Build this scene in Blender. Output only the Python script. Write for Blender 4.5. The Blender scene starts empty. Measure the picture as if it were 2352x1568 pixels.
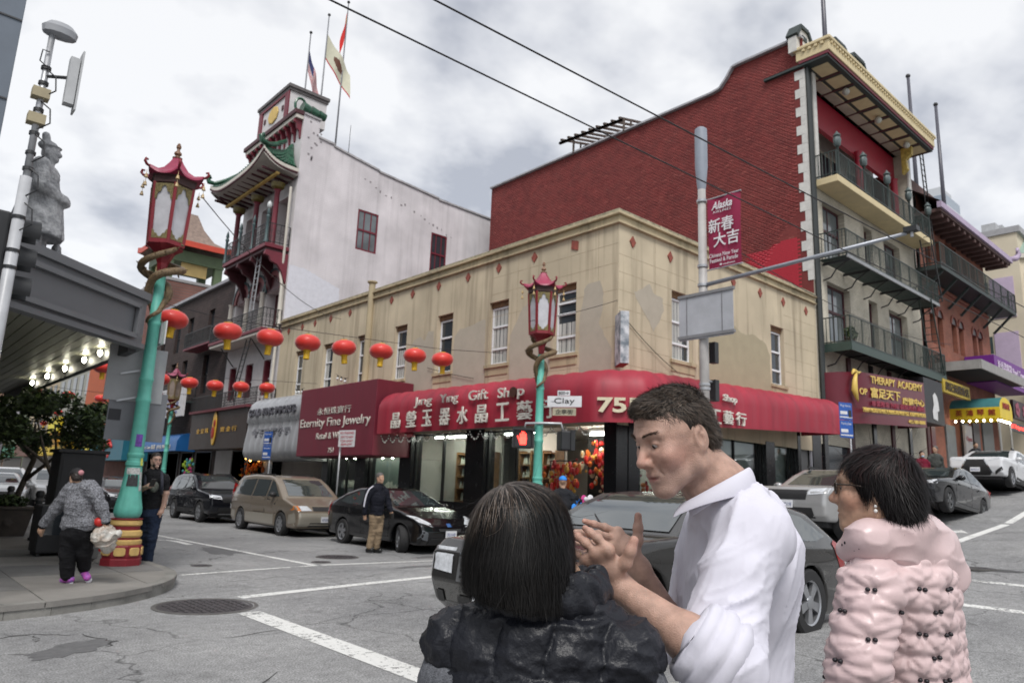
import bpy,math,random
import numpy as np
from mathutils import Vector,Matrix
random.seed(7);RNG=np.random.default_rng(7)
SC=bpy.context.scene;COL=SC.collection
rad=math.radians
HC=1.55
YAW,PIT,ROL=rad(41.712),rad(11.539),rad(2.2425)
FW=Vector((math.sin(YAW)*math.cos(PIT),math.cos(YAW)*math.cos(PIT),math.sin(PIT)))
_r=Vector((math.cos(YAW),-math.sin(YAW),0));_u=_r.cross(FW)
RT=_r*math.cos(ROL)+_u*math.sin(ROL);UP=-_r*math.sin(ROL)+_u*math.cos(ROL)
cam=bpy.data.cameras.new('camera');camo=bpy.data.objects.new('camera',cam);COL.objects.link(camo)
cam.sensor_width=36;cam.lens=25.463;cam.clip_start=0.05;cam.clip_end=2000
camo.matrix_world=Matrix(((RT.x,UP.x,-FW.x,0),(RT.y,UP.y,-FW.y,0),(RT.z,UP.z,-FW.z,HC),(0,0,0,1)))
cam.dof.use_dof=True;cam.dof.focus_distance=1.75;cam.dof.aperture_fstop=8.0
SC.camera=camo
CAMP=Vector((0,0,HC))
def at(px,py,depth):
 f=1663.0
 return CAMP+depth*(FW+RT*((px-1175.5)/f)-UP*((py-784)/f))
world=bpy.data.worlds.new('World');SC.world=world;world.use_nodes=True
SUN_EL,SUN_ROT=rad(53),rad(219)
def build_world():
 nt=world.node_tree;N=nt.nodes;L=nt.links;N.clear()
 out=N.new('ShaderNodeOutputWorld');bg=N.new('ShaderNodeBackground');L.new(bg.outputs[0],out.inputs[0])
 tc=N.new('ShaderNodeTexCoord');sep=N.new('ShaderNodeSeparateXYZ');L.new(tc.outputs['Generated'],sep.inputs[0])
 mx=N.new('ShaderNodeMath');mx.operation='MAXIMUM';L.new(sep.outputs['Z'],mx.inputs[0]);mx.inputs[1].default_value=0.0
 ad=N.new('ShaderNodeMath');ad.operation='ADD';L.new(mx.outputs[0],ad.inputs[0]);ad.inputs[1].default_value=0.38
 dx=N.new('ShaderNodeMath');dx.operation='DIVIDE';L.new(sep.outputs['X'],dx.inputs[0]);L.new(ad.outputs[0],dx.inputs[1])
 dy=N.new('ShaderNodeMath');dy.operation='DIVIDE';L.new(sep.outputs['Y'],dy.inputs[0]);L.new(ad.outputs[0],dy.inputs[1])
 cb=N.new('ShaderNodeCombineXYZ');L.new(dx.outputs[0],cb.inputs[0]);L.new(dy.outputs[0],cb.inputs[1])
 mp=N.new('ShaderNodeMapping');mp.inputs['Rotation'].default_value=(0,0,rad(25));mp.inputs['Scale'].default_value=(1.0,1.12,1);mp.inputs['Location'].default_value=(3.1,1.7,0);L.new(cb.outputs[0],mp.inputs[0])
 n1=N.new('ShaderNodeTexNoise');n1.inputs['Scale'].default_value=1.9;n1.inputs['Detail'].default_value=7;n1.inputs['Roughness'].default_value=0.55;n1.inputs['Distortion'].default_value=0.0;L.new(mp.outputs[0],n1.inputs[0])
 n2=N.new('ShaderNodeTexNoise');n2.inputs['Scale'].default_value=5.5;n2.inputs['Detail'].default_value=4;n2.inputs['Roughness'].default_value=0.5;L.new(mp.outputs[0],n2.inputs[0])
 mixn=N.new('ShaderNodeMix');mixn.data_type='FLOAT';mixn.inputs[0].default_value=0.45;L.new(n1.outputs[0],mixn.inputs[2]);L.new(n2.outputs[0],mixn.inputs[3])
 rp=N.new('ShaderNodeValToRGB');e=rp.color_ramp.elements
 e[0].position=0.39;e[0].color=(0.285,0.297,0.33,1)
 e[1].position=0.56;e[1].color=(0.565,0.567,0.572,1)
 m=e.new(0.465);m.color=(0.43,0.438,0.46,1)
 L.new(mixn.outputs[0],rp.inputs[0])
 sky=N.new('ShaderNodeTexSky');sky.sky_type='NISHITA';sky.sun_disc=False;sky.sun_elevation=SUN_EL;sky.sun_rotation=SUN_ROT
 sk=N.new('ShaderNodeVectorMath');sk.operation='SCALE';sk.inputs['Scale'].default_value=0.10;L.new(sky.outputs[0],sk.inputs[0])
 mxc=N.new('ShaderNodeMix');mxc.data_type='RGBA';mxc.inputs[0].default_value=0.90;L.new(sk.outputs[0],mxc.inputs[6]);L.new(rp.outputs[0],mxc.inputs[7])
 L.new(mxc.outputs[2],bg.inputs[0]);bg.inputs[1].default_value=1.0
build_world()
sun=bpy.data.lights.new('sun','SUN');sun.energy=1.5;sun.angle=rad(20);sun.color=(1,0.97,0.93)
suno=bpy.data.objects.new('sun',sun);COL.objects.link(suno)
_sd=Vector((-0.50,-0.62,1.05)).normalized()
suno.rotation_euler=_sd.to_track_quat('Z','Y').to_euler()
SC.view_settings.view_transform='Standard';SC.view_settings.look='None';SC.view_settings.exposure=0.85;SC.view_settings.gamma=1.0
SC.view_settings.use_curve_mapping=False
MATS={}
def M(name,col=(.5,.5,.5),rough=.6,var=.12,scale=3.0,bump=0.0,bscale=40.0,metal=0.0,emit=0.0,ecol=None,coat=0.0,spec=.5,trans=0.0,stretch=(1,1,1),col2=None,contrast=.5,detail=5,coords='Object',sheen=0.0,alpha=1.0,sss=0.0):
 if name in MATS:return MATS[name]
 m=bpy.data.materials.new(name);m.use_nodes=True;MATS[name]=m
 nt=m.node_tree;N=nt.nodes;L=nt.links
 b=N['Principled BSDF']
 b.inputs['Roughness'].default_value=rough;b.inputs['Metallic'].default_value=metal
 b.inputs['Specular IOR Level'].default_value=spec
 if coat:b.inputs['Coat Weight'].default_value=coat;b.inputs['Coat Roughness'].default_value=.03
 if trans:b.inputs['Transmission Weight'].default_value=trans
 if alpha<1:b.inputs['Alpha'].default_value=alpha
 if sheen:b.inputs['Sheen Weight'].default_value=sheen
 if sss:b.inputs['Subsurface Weight'].default_value=sss;b.inputs['Subsurface Radius'].default_value=(.012,.004,.002);b.inputs['Subsurface Scale'].default_value=1.0
 c=(*col,1)
 if emit:
  b.inputs['Emission Color'].default_value=(*(ecol or col),1);b.inputs['Emission Strength'].default_value=emit
 b.inputs['Base Color'].default_value=c
 m.diffuse_color=c
 if var or bump or col2:
  tc=N.new('ShaderNodeTexCoord');mp=N.new('ShaderNodeMapping');mp.inputs['Scale'].default_value=stretch;L.new(tc.outputs[coords],mp.inputs[0])
 if var or col2:
  n=N.new('ShaderNodeTexNoise');n.inputs['Scale'].default_value=scale;n.inputs['Detail'].default_value=detail;n.inputs['Roughness'].default_value=.6;L.new(mp.outputs[0],n.inputs[0])
  rp=N.new('ShaderNodeValToRGB');L.new(n.outputs[0],rp.inputs[0]);e=rp.color_ramp.elements
  lo=tuple(max(0,x*(1-var)) for x in col) if not col2 else col
  hi=tuple(min(1,x*(1+var)) for x in col) if not col2 else col2
  e[0].color=(*lo,1);e[1].color=(*hi,1);e[0].position=.5-contrast*.4;e[1].position=.5+contrast*.4
  L.new(rp.outputs[0],b.inputs['Base Color'])
  rr=N.new('ShaderNodeMapRange');rr.inputs[3].default_value=max(0,rough-.08);rr.inputs[4].default_value=min(1,rough+.08);L.new(n.outputs[0],rr.inputs[0]);L.new(rr.outputs[0],b.inputs['Roughness'])
 if bump:
  n2=N.new('ShaderNodeTexNoise');n2.inputs['Scale'].default_value=bscale;n2.inputs['Detail'].default_value=4;L.new(mp.outputs[0],n2.inputs[0])
  bp=N.new('ShaderNodeBump');bp.inputs['Strength'].default_value=bump;bp.inputs['Distance'].default_value=.02;L.new(n2.outputs[0],bp.inputs['Height']);L.new(bp.outputs[0],b.inputs['Normal'])
 return m
def nodes(m):return m.node_tree.nodes,m.node_tree.links,m.node_tree.nodes['Principled BSDF']
def props(o,label=None,cat=None,group=None,kind=None):
 if label:o['label']=label
 if cat:o['category']=cat
 if group:o['group']=group
 if kind:o['kind']=kind
 return o
def thing(name,label,cat,loc=(0,0,0),rotz=0.0,group=None,tilt=None):
 o=bpy.data.objects.new(name,None);COL.objects.link(o);o.empty_display_size=.2
 o.location=loc;o.rotation_euler=tilt or(0,0,rotz)
 return props(o,label,cat,group)
class MB:
 def __init__(s):s.v=[];s.f=[];s.mi=[];s.cur=0
 def add(s,vs,fs):
  b=len(s.v);s.v.extend([tuple(x) for x in vs]);s.f.extend([tuple(i+b for i in f) for f in fs]);s.mi.extend([s.cur]*len(fs));return s
 def box(s,a,b,M4=None):
  x0,y0,z0=a;x1,y1,z1=b
  v=[(x0,y0,z0),(x1,y0,z0),(x1,y1,z0),(x0,y1,z0),(x0,y0,z1),(x1,y0,z1),(x1,y1,z1),(x0,y1,z1)]
  if M4 is not None:v=[M4@Vector(p) for p in v]
  return s.add(v,[(0,3,2,1),(4,5,6,7),(0,1,5,4),(1,2,6,5),(2,3,7,6),(3,0,4,7)])
 def cbox(s,c,d,M4=None):
  return s.box((c[0]-d[0]/2,c[1]-d[1]/2,c[2]-d[2]/2),(c[0]+d[0]/2,c[1]+d[1]/2,c[2]+d[2]/2),M4)
 def beam(s,p0,p1,w,h,up=(0,0,1)):
  p0=Vector(p0);p1=Vector(p1);d=(p1-p0).normalized();u=Vector(up)
  if abs(d.dot(u))>.98:u=Vector((1,0,0))
  sd=d.cross(u).normalized();u=sd.cross(d).normalized()
  v=[]
  for p in(p0,p1):
   for a,b in((-1,-1),(1,-1),(1,1),(-1,1)):v.append(p+sd*(a*w/2)+u*(b*h/2))
  return s.add(v,[(0,1,2,3),(7,6,5,4),(0,4,5,1),(1,5,6,2),(2,6,7,3),(3,7,4,0)])
 def tube(s,pts,r,n=8,cap=True):
  pts=[Vector(p) for p in pts];k=len(pts);rs=r if isinstance(r,(list,tuple)) else[r]*k
  b=len(s.v);prev=None;vs=[]
  for i,p in enumerate(pts):
   d=(pts[min(i+1,k-1)]-pts[max(i-1,0)]).normalized()
   if prev is None:
    a=Vector((0,0,1)) if abs(d.z)<.9 else Vector((1,0,0));u=d.cross(a).normalized()
   else:
    u=(prev-d*prev.dot(d)).normalized()
   prev=u;w=d.cross(u)
   for j in range(n):
    t=2*math.pi*j/n;vs.append(p+u*(rs[i]*math.cos(t))+w*(rs[i]*math.sin(t)))
  fs=[(i*n+j,i*n+(j+1)%n,(i+1)*n+(j+1)%n,(i+1)*n+j) for i in range(k-1) for j in range(n)]
  if cap:fs+=[tuple(range(n-1,-1,-1)),tuple((k-1)*n+j for j in range(n))]
  return s.add(vs,fs)
 def cyl(s,p0,p1,r0,r1=None,n=12):return s.tube([p0,p1],[r0,r0 if r1 is None else r1],n)
 def lathe(s,prof,n=16,c=(0,0,0),squash=(1,1),ph=0.0,ribs=None,cap=True):
  vs=[];k=len(prof)
  for(r,z) in prof:
   for j in range(n):
    t=2*math.pi*j/n+ph;rr=r
    if ribs:rr=r*(1+ribs[1]*abs(math.cos(ribs[0]*t/2)))
    vs.append((c[0]+rr*math.cos(t)*squash[0],c[1]+rr*math.sin(t)*squash[1],c[2]+z))
  fs=[(i*n+j,i*n+(j+1)%n,(i+1)*n+(j+1)%n,(i+1)*n+j) for i in range(k-1) for j in range(n)]
  if cap:fs+=[tuple(range(n-1,-1,-1)),tuple((k-1)*n+j for j in range(n))]
  return s.add(vs,fs)
 def prism(s,poly,o,u,v,depth):
  o=Vector(o);u=Vector(u);v=Vector(v);d=Vector(depth);n=len(poly)
  a=[o+u*p[0]+v*p[1] for p in poly];vs=a+[p+d for p in a]
  return s.add(vs,[tuple(range(n-1,-1,-1)),tuple(range(n,2*n))]+[(i,(i+1)%n,n+(i+1)%n,n+i) for i in range(n)])
 def grid(s,pts):
  R=len(pts);C=len(pts[0]);vs=[p for row in pts for p in row]
  return s.add(vs,[(i*C+j,i*C+j+1,(i+1)*C+j+1,(i+1)*C+j) for i in range(R-1) for j in range(C-1)])
 def ball(s,c,r,n=10,m=6):
  r=(r,r,r) if not isinstance(r,(tuple,list)) else r
  vs=[]
  for i in range(m+1):
   ph=-math.pi/2+math.pi*i/m
   for j in range(n):
    t=2*math.pi*j/n;vs.append((c[0]+r[0]*math.cos(ph)*math.cos(t),c[1]+r[1]*math.cos(ph)*math.sin(t),c[2]+r[2]*math.sin(ph)))
  return s.add(vs,[(i*n+j,i*n+(j+1)%n,(i+1)*n+(j+1)%n,(i+1)*n+j) for i in range(m) for j in range(n)])
 def mesh(s,name,off=(0,0,0)):
  me=bpy.data.meshes.new(name)
  v=np.array(s.v,dtype=np.float64).reshape(-1,3)-np.array(off)
  me.from_pydata(v.tolist(),[],s.f);return me
 def build(s,name,mat,parent=None,smooth=False,kind=None,local=False,fixn=True):
  off=tuple(parent_origin(parent)) if(parent is not None and not local) else(0,0,0)
  me=s.mesh(name,off);mats=mat if isinstance(mat,list) else[mat]
  for m in mats:me.materials.append(m)
  if len(mats)>1:me.polygons.foreach_set('material_index',s.mi)
  if fixn and len(s.f)<60000:fix_normals(me)
  if smooth:shade(me,smooth)
  return link(name,me,parent,kind)
def parent_origin(p):
 v=Vector((0,0,0))
 while p is not None:v+=p.location;p=p.parent
 return v
def fix_normals(me):
 import bmesh
 bm=bmesh.new();bm.from_mesh(me);bmesh.ops.recalc_face_normals(bm,faces=bm.faces);bm.to_mesh(me);bm.free()
def shade(me,ang=True):
 me.polygons.foreach_set('use_smooth',[True]*len(me.polygons))
 if ang is not True:
  try:me.set_sharp_from_angle(angle=rad(ang))
  except Exception:pass
def link(name,me,parent=None,kind=None):
 o=bpy.data.objects.new(name,me);COL.objects.link(o)
 if parent is not None:o.parent=parent
 if kind:o['kind']=kind
 return o
def structure(o):o['kind']='structure';return o
def kids(o):return[c for c in bpy.data.objects if c.parent==o]
def copy_tree(o,parent=None,km=None):
 c=o.copy();COL.objects.link(c);c.parent=parent
 for ch in(km[o.name] if km else kids(o)) if(km is None or o.name in km) else[]:copy_tree(ch,c,km)
 return c
def kidmap(root):
 km={}
 def rec(o):
  km[o.name]=kids(o)
  for k in km[o.name]:rec(k)
 rec(root);return km
def bevel(o,w=.01,seg=2,ang=40):
 m=o.modifiers.new('bevel','BEVEL');m.width=w;m.segments=seg;m.limit_method='ANGLE';m.angle_limit=rad(ang);return o
def text_mesh(body,extrude=.0,offset=0.0,shear=0.0,spacing=1.0,res=3):
 cu=bpy.data.curves.new('t','FONT');cu.body=body;cu.size=1;cu.extrude=extrude;cu.offset=offset;cu.shear=shear;cu.space_character=spacing;cu.resolution_u=res
 o=bpy.data.objects.new('t',cu);COL.objects.link(o)
 dg=bpy.context.evaluated_depsgraph_get();me=bpy.data.meshes.new_from_object(o.evaluated_get(dg))
 bpy.data.objects.remove(o);bpy.data.curves.remove(cu);return me
def lettering(name,body,mat,c,right,up,w,h,parent=None,depth=.01,offset=0.0,shear=0.0,spacing=1.0,curve=None):
 """text fitted to w x h metres, centred on c; right/up are unit vectors; extruded depth towards the viewer"""
 me=text_mesh(body,extrude=.5,offset=offset,shear=shear,spacing=spacing)
 n=len(me.vertices);co=np.empty(n*3);me.vertices.foreach_get('co',co);co=co.reshape(-1,3)
 lo=co.min(0);hi=co.max(0);co=(co-(lo+hi)/2)/np.maximum(hi-lo,1e-6)
 R=np.array(right,float);U=np.array(up,float);R/=np.linalg.norm(R);U/=np.linalg.norm(U);Nn=np.cross(R,U)
 P=np.array(c,float)+np.outer(co[:,0]*w,R)+np.outer(co[:,1]*h,U)+np.outer(co[:,2]*depth,Nn)
 if parent is not None:P=P-np.array(parent_origin(parent))
 me.vertices.foreach_set('co',P.ravel());me.update();me.materials.clear();me.materials.append(mat);me.name=name
 return link(name,me,parent)
class SDF:
 """collects primitives, meshes the zero set on a grid"""
 def __init__(s,lo,hi,res):
  s.lo=np.array(lo,np.float32);s.res=res
  n=np.ceil((np.array(hi)-np.array(lo))/res).astype(int)+1;s.n=n
  ax=[s.lo[i]+np.arange(n[i],dtype=np.float32)*res for i in range(3)]
  s.X,s.Y,s.Z=ax[0][:,None,None],ax[1][None,:,None],ax[2][None,None,:];s.D=np.full(n,1e3,np.float32);s.full=(s.X,s.Y,s.Z)
 def win(s,lo,hi,pad):
  i0=np.clip(((np.array(lo)-pad-s.lo)/s.res).astype(int),0,s.n-1);i1=np.clip(((np.array(hi)+pad-s.lo)/s.res).astype(int)+2,0,s.n);sl=tuple(slice(a,max(a,b)) for a,b in zip(i0,i1))
  X,Y,Z=s.full;s.X,s.Y,s.Z=X[sl[0]],Y[:,sl[1]],Z[:,:,sl[2]];return sl
 def _op(s,f,lo,hi,k,sub=False):
  sl=s.win(lo,hi,.02+1.5*k);d=f();D=s.D[sl]
  if d.size and D.size:
   if sub:d=-d
   if k<=0:s.D[sl]=np.maximum(D,d) if sub else np.minimum(D,d)
   elif sub:h=np.clip(.5-.5*(D-d)/k,0,1);s.D[sl]=D*(1-h)+d*h+k*h*(1-h)
   else:h=np.clip(.5+.5*(D-d)/k,0,1);s.D[sl]=D*(1-h)+d*h-k*h*(1-h)
  s.X,s.Y,s.Z=s.full;return s
 def _s(s,d,k):
  h=np.clip(.5-.5*(s.D+d)/max(k,1e-6),0,1);s.D=(s.D*(1-h)-d*h+k*h*(1-h)).astype(np.float32);return s
 def _rot(s,c,Rm):
  x,y,z=s.X-c[0],s.Y-c[1],s.Z-c[2]
  if Rm is not None:Rm=np.array(Rm);x,y,z=(Rm[0,0]*x+Rm[1,0]*y+Rm[2,0]*z,Rm[0,1]*x+Rm[1,1]*y+Rm[2,1]*z,Rm[0,2]*x+Rm[1,2]*y+Rm[2,2]*z)
  return x,y,z
 def d_ell(s,c,r,Rm=None):
  x,y,z=s._rot(c,Rm);k0=np.sqrt((x/r[0])**2+(y/r[1])**2+(z/r[2])**2);k1=np.sqrt((x/r[0]**2)**2+(y/r[1]**2)**2+(z/r[2]**2)**2)
  return k0*(k0-1)/np.maximum(k1,1e-6)
 def d_cone(s,a,b,ra,rb):
  a=np.array(a,np.float32);b=np.array(b,np.float32);ba=b-a;L2=float(ba@ba)+1e-9
  t=np.clip(((s.X-a[0])*ba[0]+(s.Y-a[1])*ba[1]+(s.Z-a[2])*ba[2])/L2,0,1)
  return np.sqrt((s.X-a[0]-t*ba[0])**2+(s.Y-a[1]-t*ba[1])**2+(s.Z-a[2]-t*ba[2])**2)-(ra+(rb-ra)*t)
 def d_box(s,c,h,Rm=None,rnd=0.0):
  x,y,z=s._rot(c,Rm);qx,qy,qz=np.abs(x)-h[0]+rnd,np.abs(y)-h[1]+rnd,np.abs(z)-h[2]+rnd
  return np.sqrt(np.maximum(qx,0)**2+np.maximum(qy,0)**2+np.maximum(qz,0)**2)+np.minimum(np.maximum(qx,np.maximum(qy,qz)),0)-rnd
 def ell(s,c,r,k=.02,R=None,sub=False):
  c=np.array(c,float);q=max(r) if R is not None else np.array(r);return s._op(lambda:s.d_ell(c,r,R),c-q,c+q,k,sub)
 def cone(s,a,b,ra,rb,k=.02,sub=False):
  a=np.array(a,float);b=np.array(b,float);return s._op(lambda:s.d_cone(a,b,ra,rb),np.minimum(a-ra,b-rb),np.maximum(a+ra,b+rb),k,sub)
 def box(s,c,h,k=.02,R=None,rnd=.0,sub=False):
  c=np.array(c,float);q=math.sqrt(sum(x*x for x in h)) if R is not None else np.array(h);return s._op(lambda:s.d_box(c,h,R,rnd),c-q,c+q,k,sub)
 def cut_ell(s,c,r,k=.01,R=None):return s.ell(c,r,k,R,True)
 def cut_box(s,c,h,k=.01,R=None,rnd=0.):return s.box(c,h,k,R,rnd,True)
 def sample(s,P):
  q=np.clip((P-s.lo)/s.res,0,np.array(s.n)-1.001);i=q.astype(int);f=q-i;v=0
  for a in(0,1):
   for b in(0,1):
    for c in(0,1):v=v+s.D[i[:,0]+a,i[:,1]+b,i[:,2]+c]*(f[:,0] if a else 1-f[:,0])*(f[:,1] if b else 1-f[:,1])*(f[:,2] if c else 1-f[:,2])
  return v
 def grad(s,P,e=None):
  e=e or s.res;g=np.stack([s.sample(P+np.eye(3)[k]*e)-s.sample(P-np.eye(3)[k]*e) for k in range(3)],1);return g/np.maximum(np.linalg.norm(g,axis=1),1e-6)[:,None]
 def chain(s,pts,rs,k=.02):
  for i in range(len(pts)-1):s.cone(pts[i],pts[i+1],rs[i],rs[i+1],k)
  return s
 def mesh(s,name='body'):
  D=s.D;nx,ny,nz=D.shape;ins=D<0
  idx=-np.ones((nx-1,ny-1,nz-1),np.int64)
  cnt=np.zeros((nx-1,ny-1,nz-1),np.int8)
  for dx in(0,1):
   for dy in(0,1):
    for dz in(0,1):cnt+=ins[dx:nx-1+dx,dy:ny-1+dy,dz:nz-1+dz]
  act=(cnt>0)&(cnt<8);ai,aj,ak=np.nonzero(act);n=len(ai);idx[ai,aj,ak]=np.arange(n)
  acc=np.zeros((n,3),np.float64);w=np.zeros(n)
  cor={}
  for dx in(0,1):
   for dy in(0,1):
    for dz in(0,1):cor[(dx,dy,dz)]=D[ai+dx,aj+dy,ak+dz].astype(np.float64)
  for a,va in cor.items():
   for ax in range(3):
    if a[ax]==0:
     b=list(a);b[ax]=1;vb=cor[tuple(b)];m=(va<0)!=(vb<0)
     t=np.where(m,va/np.where(va-vb==0,1,va-vb),0)
     p=np.zeros((n,3));p[:]=a;p[:,ax]+=t
     acc[m]+=p[m];w[m]+=1
  V=acc/np.maximum(w,1)[:,None]+np.stack([ai,aj,ak],1);V=V*s.res+s.lo
  faces=[]
  for ax in range(3):
   sl0=[slice(None)]*3;sl1=[slice(None)]*3;sl0[ax]=slice(0,-1);sl1[ax]=slice(1,None)
   A=ins[tuple(sl0)];B=ins[tuple(sl1)];e=np.argwhere(A!=B)
   o1,o2=[(1,2),(2,0),(0,1)][ax]
   ok=(e[:,o1]>0)&(e[:,o2]>0)&(e[:,o1]<D.shape[o1]-1)&(e[:,o2]<D.shape[o2]-1);e=e[ok]
   if not len(e):continue
   fl=A[tuple(e.T)]
   q=[]
   for(d1,d2) in((1,1),(0,1),(0,0),(1,0)):
    f=e.copy();f[:,o1]-=d1;f[:,o2]-=d2;q.append(idx[tuple(f.T)])
   q=np.stack(q,1);q[~fl]=q[~fl][:,::-1];faces.append(q)
  Fq=np.concatenate(faces) if faces else np.zeros((0,4),np.int64)
  Fq=Fq[(Fq>=0).all(1)]
  return V,Fq
 def build(s,name,mat,parent=None,off=None,kind=None,fn=None,mats=None,matfn=None,smooth=True):
  V,Fq=s.mesh()
  if fn is not None:V=fn(V)
  if off is None and parent is not None:off=np.array(parent_origin(parent))
  o=mesh_np(name,V-(off if off is not None else 0),Fq,mat,parent,kind,smooth)
  if mats:
   for m in mats:o.data.materials.append(m)
   cen=V[Fq].mean(1);o.data.polygons.foreach_set('material_index',matfn(cen).astype(np.int32))
  return o
def mesh_np(name,V,F,mat,parent=None,kind=None,smooth=False):
 me=bpy.data.meshes.new(name);V=np.ascontiguousarray(V,np.float32);F=np.ascontiguousarray(F,np.int32);k=F.shape[1]
 me.vertices.add(len(V));me.vertices.foreach_set('co',V.ravel());me.loops.add(F.size);me.loops.foreach_set('vertex_index',F.ravel())
 me.polygons.add(len(F));me.polygons.foreach_set('loop_start',np.arange(0,F.size,k,dtype=np.int32))
 try:me.polygons.foreach_set('loop_total',np.full(len(F),k,np.int32))
 except Exception:pass
 me.update(calc_edges=True);me.validate()
 if mat is not None:me.materials.append(mat)
 if smooth:me.polygons.foreach_set('use_smooth',[True]*len(me.polygons))
 return link(name,me,parent,kind)
def basis(d,upv=(0,0,1)):
 """3x3 with columns right, forward(d), up"""
 d=Vector(d).normalized();r=d.cross(Vector(upv)).normalized();u=r.cross(d)
 return np.array([[r.x,d.x,u.x],[r.y,d.y,u.y],[r.z,d.z,u.z]])
def vnoise(P,f,seed=0):
 q=P*np.array(f)+seed*7.31;i=np.floor(q).astype(np.int64);t=q-i;t=t*t*(3-2*t);v=0
 def h(a,b,c):n=(a*374761393+b*668265263+c*2147483647+seed*974711)&0x7fffffff;n=((n^(n>>13))*1274126177)&0x7fffffff;return((n^(n>>16))&0xffff)/65535.
 for a in(0,1):
  for b in(0,1):
   for c in(0,1):v=v+h(i[:,0]+a,i[:,1]+b,i[:,2]+c)*(t[:,0] if a else 1-t[:,0])*(t[:,1] if b else 1-t[:,1])*(t[:,2] if c else 1-t[:,2])
 return v
def creases(V,f,seed=0,warp=.3):
 W=V+warp*.1*np.stack([vnoise(V,(7,7,7),seed+k) for k in(1,2,3)],1);n=vnoise(W,f,seed)*2-1;return 1-np.sqrt(np.abs(n))*1.6
WX=Vector((1,0,0));WY=Vector((0,1,0));WZ=Vector((0,0,1))
GR=-WY
CR=WX
_ZX=[-400,4,6,8,10,11.4,14.2,16.2,22.9,27.8,36,50,70];_ZZ=[0,0,.07,.13,.18,.24,.40,.58,1.15,1.85,2.8,4.2,6.0]
def gz(x,y):
 z=float(np.interp(x,_ZX,_ZZ));return z*(min(1.,max(0.,(13-y)/4)) if x<14.6 else 1.)
def asphalt_mat():
 m=M('asphalt',(.16,.162,.165),.82,.0,bump=0)
 N,L,b=nodes(m);tc=N.new('ShaderNodeTexCoord')
 big=N.new('ShaderNodeTexNoise');big.inputs['Scale'].default_value=.45;big.inputs['Detail'].default_value=6;L.new(tc.outputs['Object'],big.inputs[0])
 fine=N.new('ShaderNodeTexNoise');fine.inputs['Scale'].default_value=60;fine.inputs['Detail'].default_value=3;L.new(tc.outputs['Object'],fine.inputs[0])
 med=N.new('ShaderNodeTexNoise');med.inputs['Scale'].default_value=9;med.inputs['Detail'].default_value=6;L.new(tc.outputs['Object'],med.inputs[0])
 r1=N.new('ShaderNodeValToRGB');r1.color_ramp.elements[0].color=(.19,.191,.194,1);r1.color_ramp.elements[1].color=(.31,.31,.308,1);r1.color_ramp.elements[0].position=.3;r1.color_ramp.elements[1].position=.72;L.new(big.outputs[0],r1.inputs[0])
 r2=N.new('ShaderNodeMapRange');r2.inputs[1].default_value=.3;r2.inputs[2].default_value=.7;r2.inputs[3].default_value=.45;r2.inputs[4].default_value=1.55;L.new(fine.outputs[0],r2.inputs[0])
 r3=N.new('ShaderNodeMapRange');r3.inputs[1].default_value=.3;r3.inputs[2].default_value=.7;r3.inputs[3].default_value=.80;r3.inputs[4].default_value=1.12;L.new(med.outputs[0],r3.inputs[0])
 mu=N.new('ShaderNodeMath');mu.operation='MULTIPLY';L.new(r2.outputs[0],mu.inputs[0]);L.new(r3.outputs[0],mu.inputs[1])
 wn=N.new('ShaderNodeTexNoise');wn.inputs['Scale'].default_value=1.3;wn.inputs['Detail'].default_value=4;L.new(tc.outputs['Object'],wn.inputs[0])
 av=N.new('ShaderNodeVectorMath');av.operation='ADD';L.new(tc.outputs['Object'],av.inputs[0]);L.new(wn.outputs['Color'],av.inputs[1])
 vo=N.new('ShaderNodeTexVoronoi');vo.feature='DISTANCE_TO_EDGE';vo.inputs['Scale'].default_value=.34;L.new(av.outputs[0],vo.inputs[0])
 cr=N.new('ShaderNodeMapRange');cr.inputs[1].default_value=.0;cr.inputs[2].default_value=.008;cr.inputs[3].default_value=.35;cr.inputs[4].default_value=1;L.new(vo.outputs['Distance'],cr.inputs[0])
 cg=N.new('ShaderNodeMapRange');cg.inputs[1].default_value=.52;cg.inputs[2].default_value=.62;L.new(big.outputs[0],cg.inputs[0])
 cm=N.new('ShaderNodeMix');cm.data_type='FLOAT';L.new(cg.outputs[0],cm.inputs[0]);L.new(cr.outputs[0],cm.inputs[2]);cm.inputs[3].default_value=1
 sn=N.new('ShaderNodeTexNoise');sn.inputs['Scale'].default_value=1.15;sn.inputs['Detail'].default_value=8;sn.inputs['Roughness'].default_value=.65;L.new(tc.outputs['Object'],sn.inputs[0]);sr=N.new('ShaderNodeMapRange');sr.inputs[1].default_value=.55;sr.inputs[2].default_value=.72;sr.inputs[3].default_value=1.0;sr.inputs[4].default_value=.68;L.new(sn.outputs[0],sr.inputs[0])
 m3=N.new('ShaderNodeMath');m3.operation='MULTIPLY';L.new(mu.outputs[0],m3.inputs[0]);L.new(sr.outputs[0],m3.inputs[1]);m2=N.new('ShaderNodeMath');m2.operation='MULTIPLY';L.new(m3.outputs[0],m2.inputs[0]);L.new(cm.outputs[0],m2.inputs[1])
 vs=N.new('ShaderNodeVectorMath');vs.operation='SCALE';L.new(r1.outputs[0],vs.inputs[0]);L.new(m2.outputs[0],vs.inputs['Scale']);L.new(vs.outputs[0],b.inputs['Base Color'])
 bp=N.new('ShaderNodeBump');bp.inputs['Strength'].default_value=.35;bp.inputs['Distance'].default_value=.01;L.new(fine.outputs[0],bp.inputs['Height']);L.new(bp.outputs[0],b.inputs['Normal'])
 return m
ASPH=asphalt_mat()
CONC=M('concrete_pavement',(.21,.20,.185),.85,.22,1.2,bump=.25,bscale=60)
CONC2=M('concrete_dark',(.15,.147,.142),.85,.25,1.5,bump=.25,bscale=60)
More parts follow.
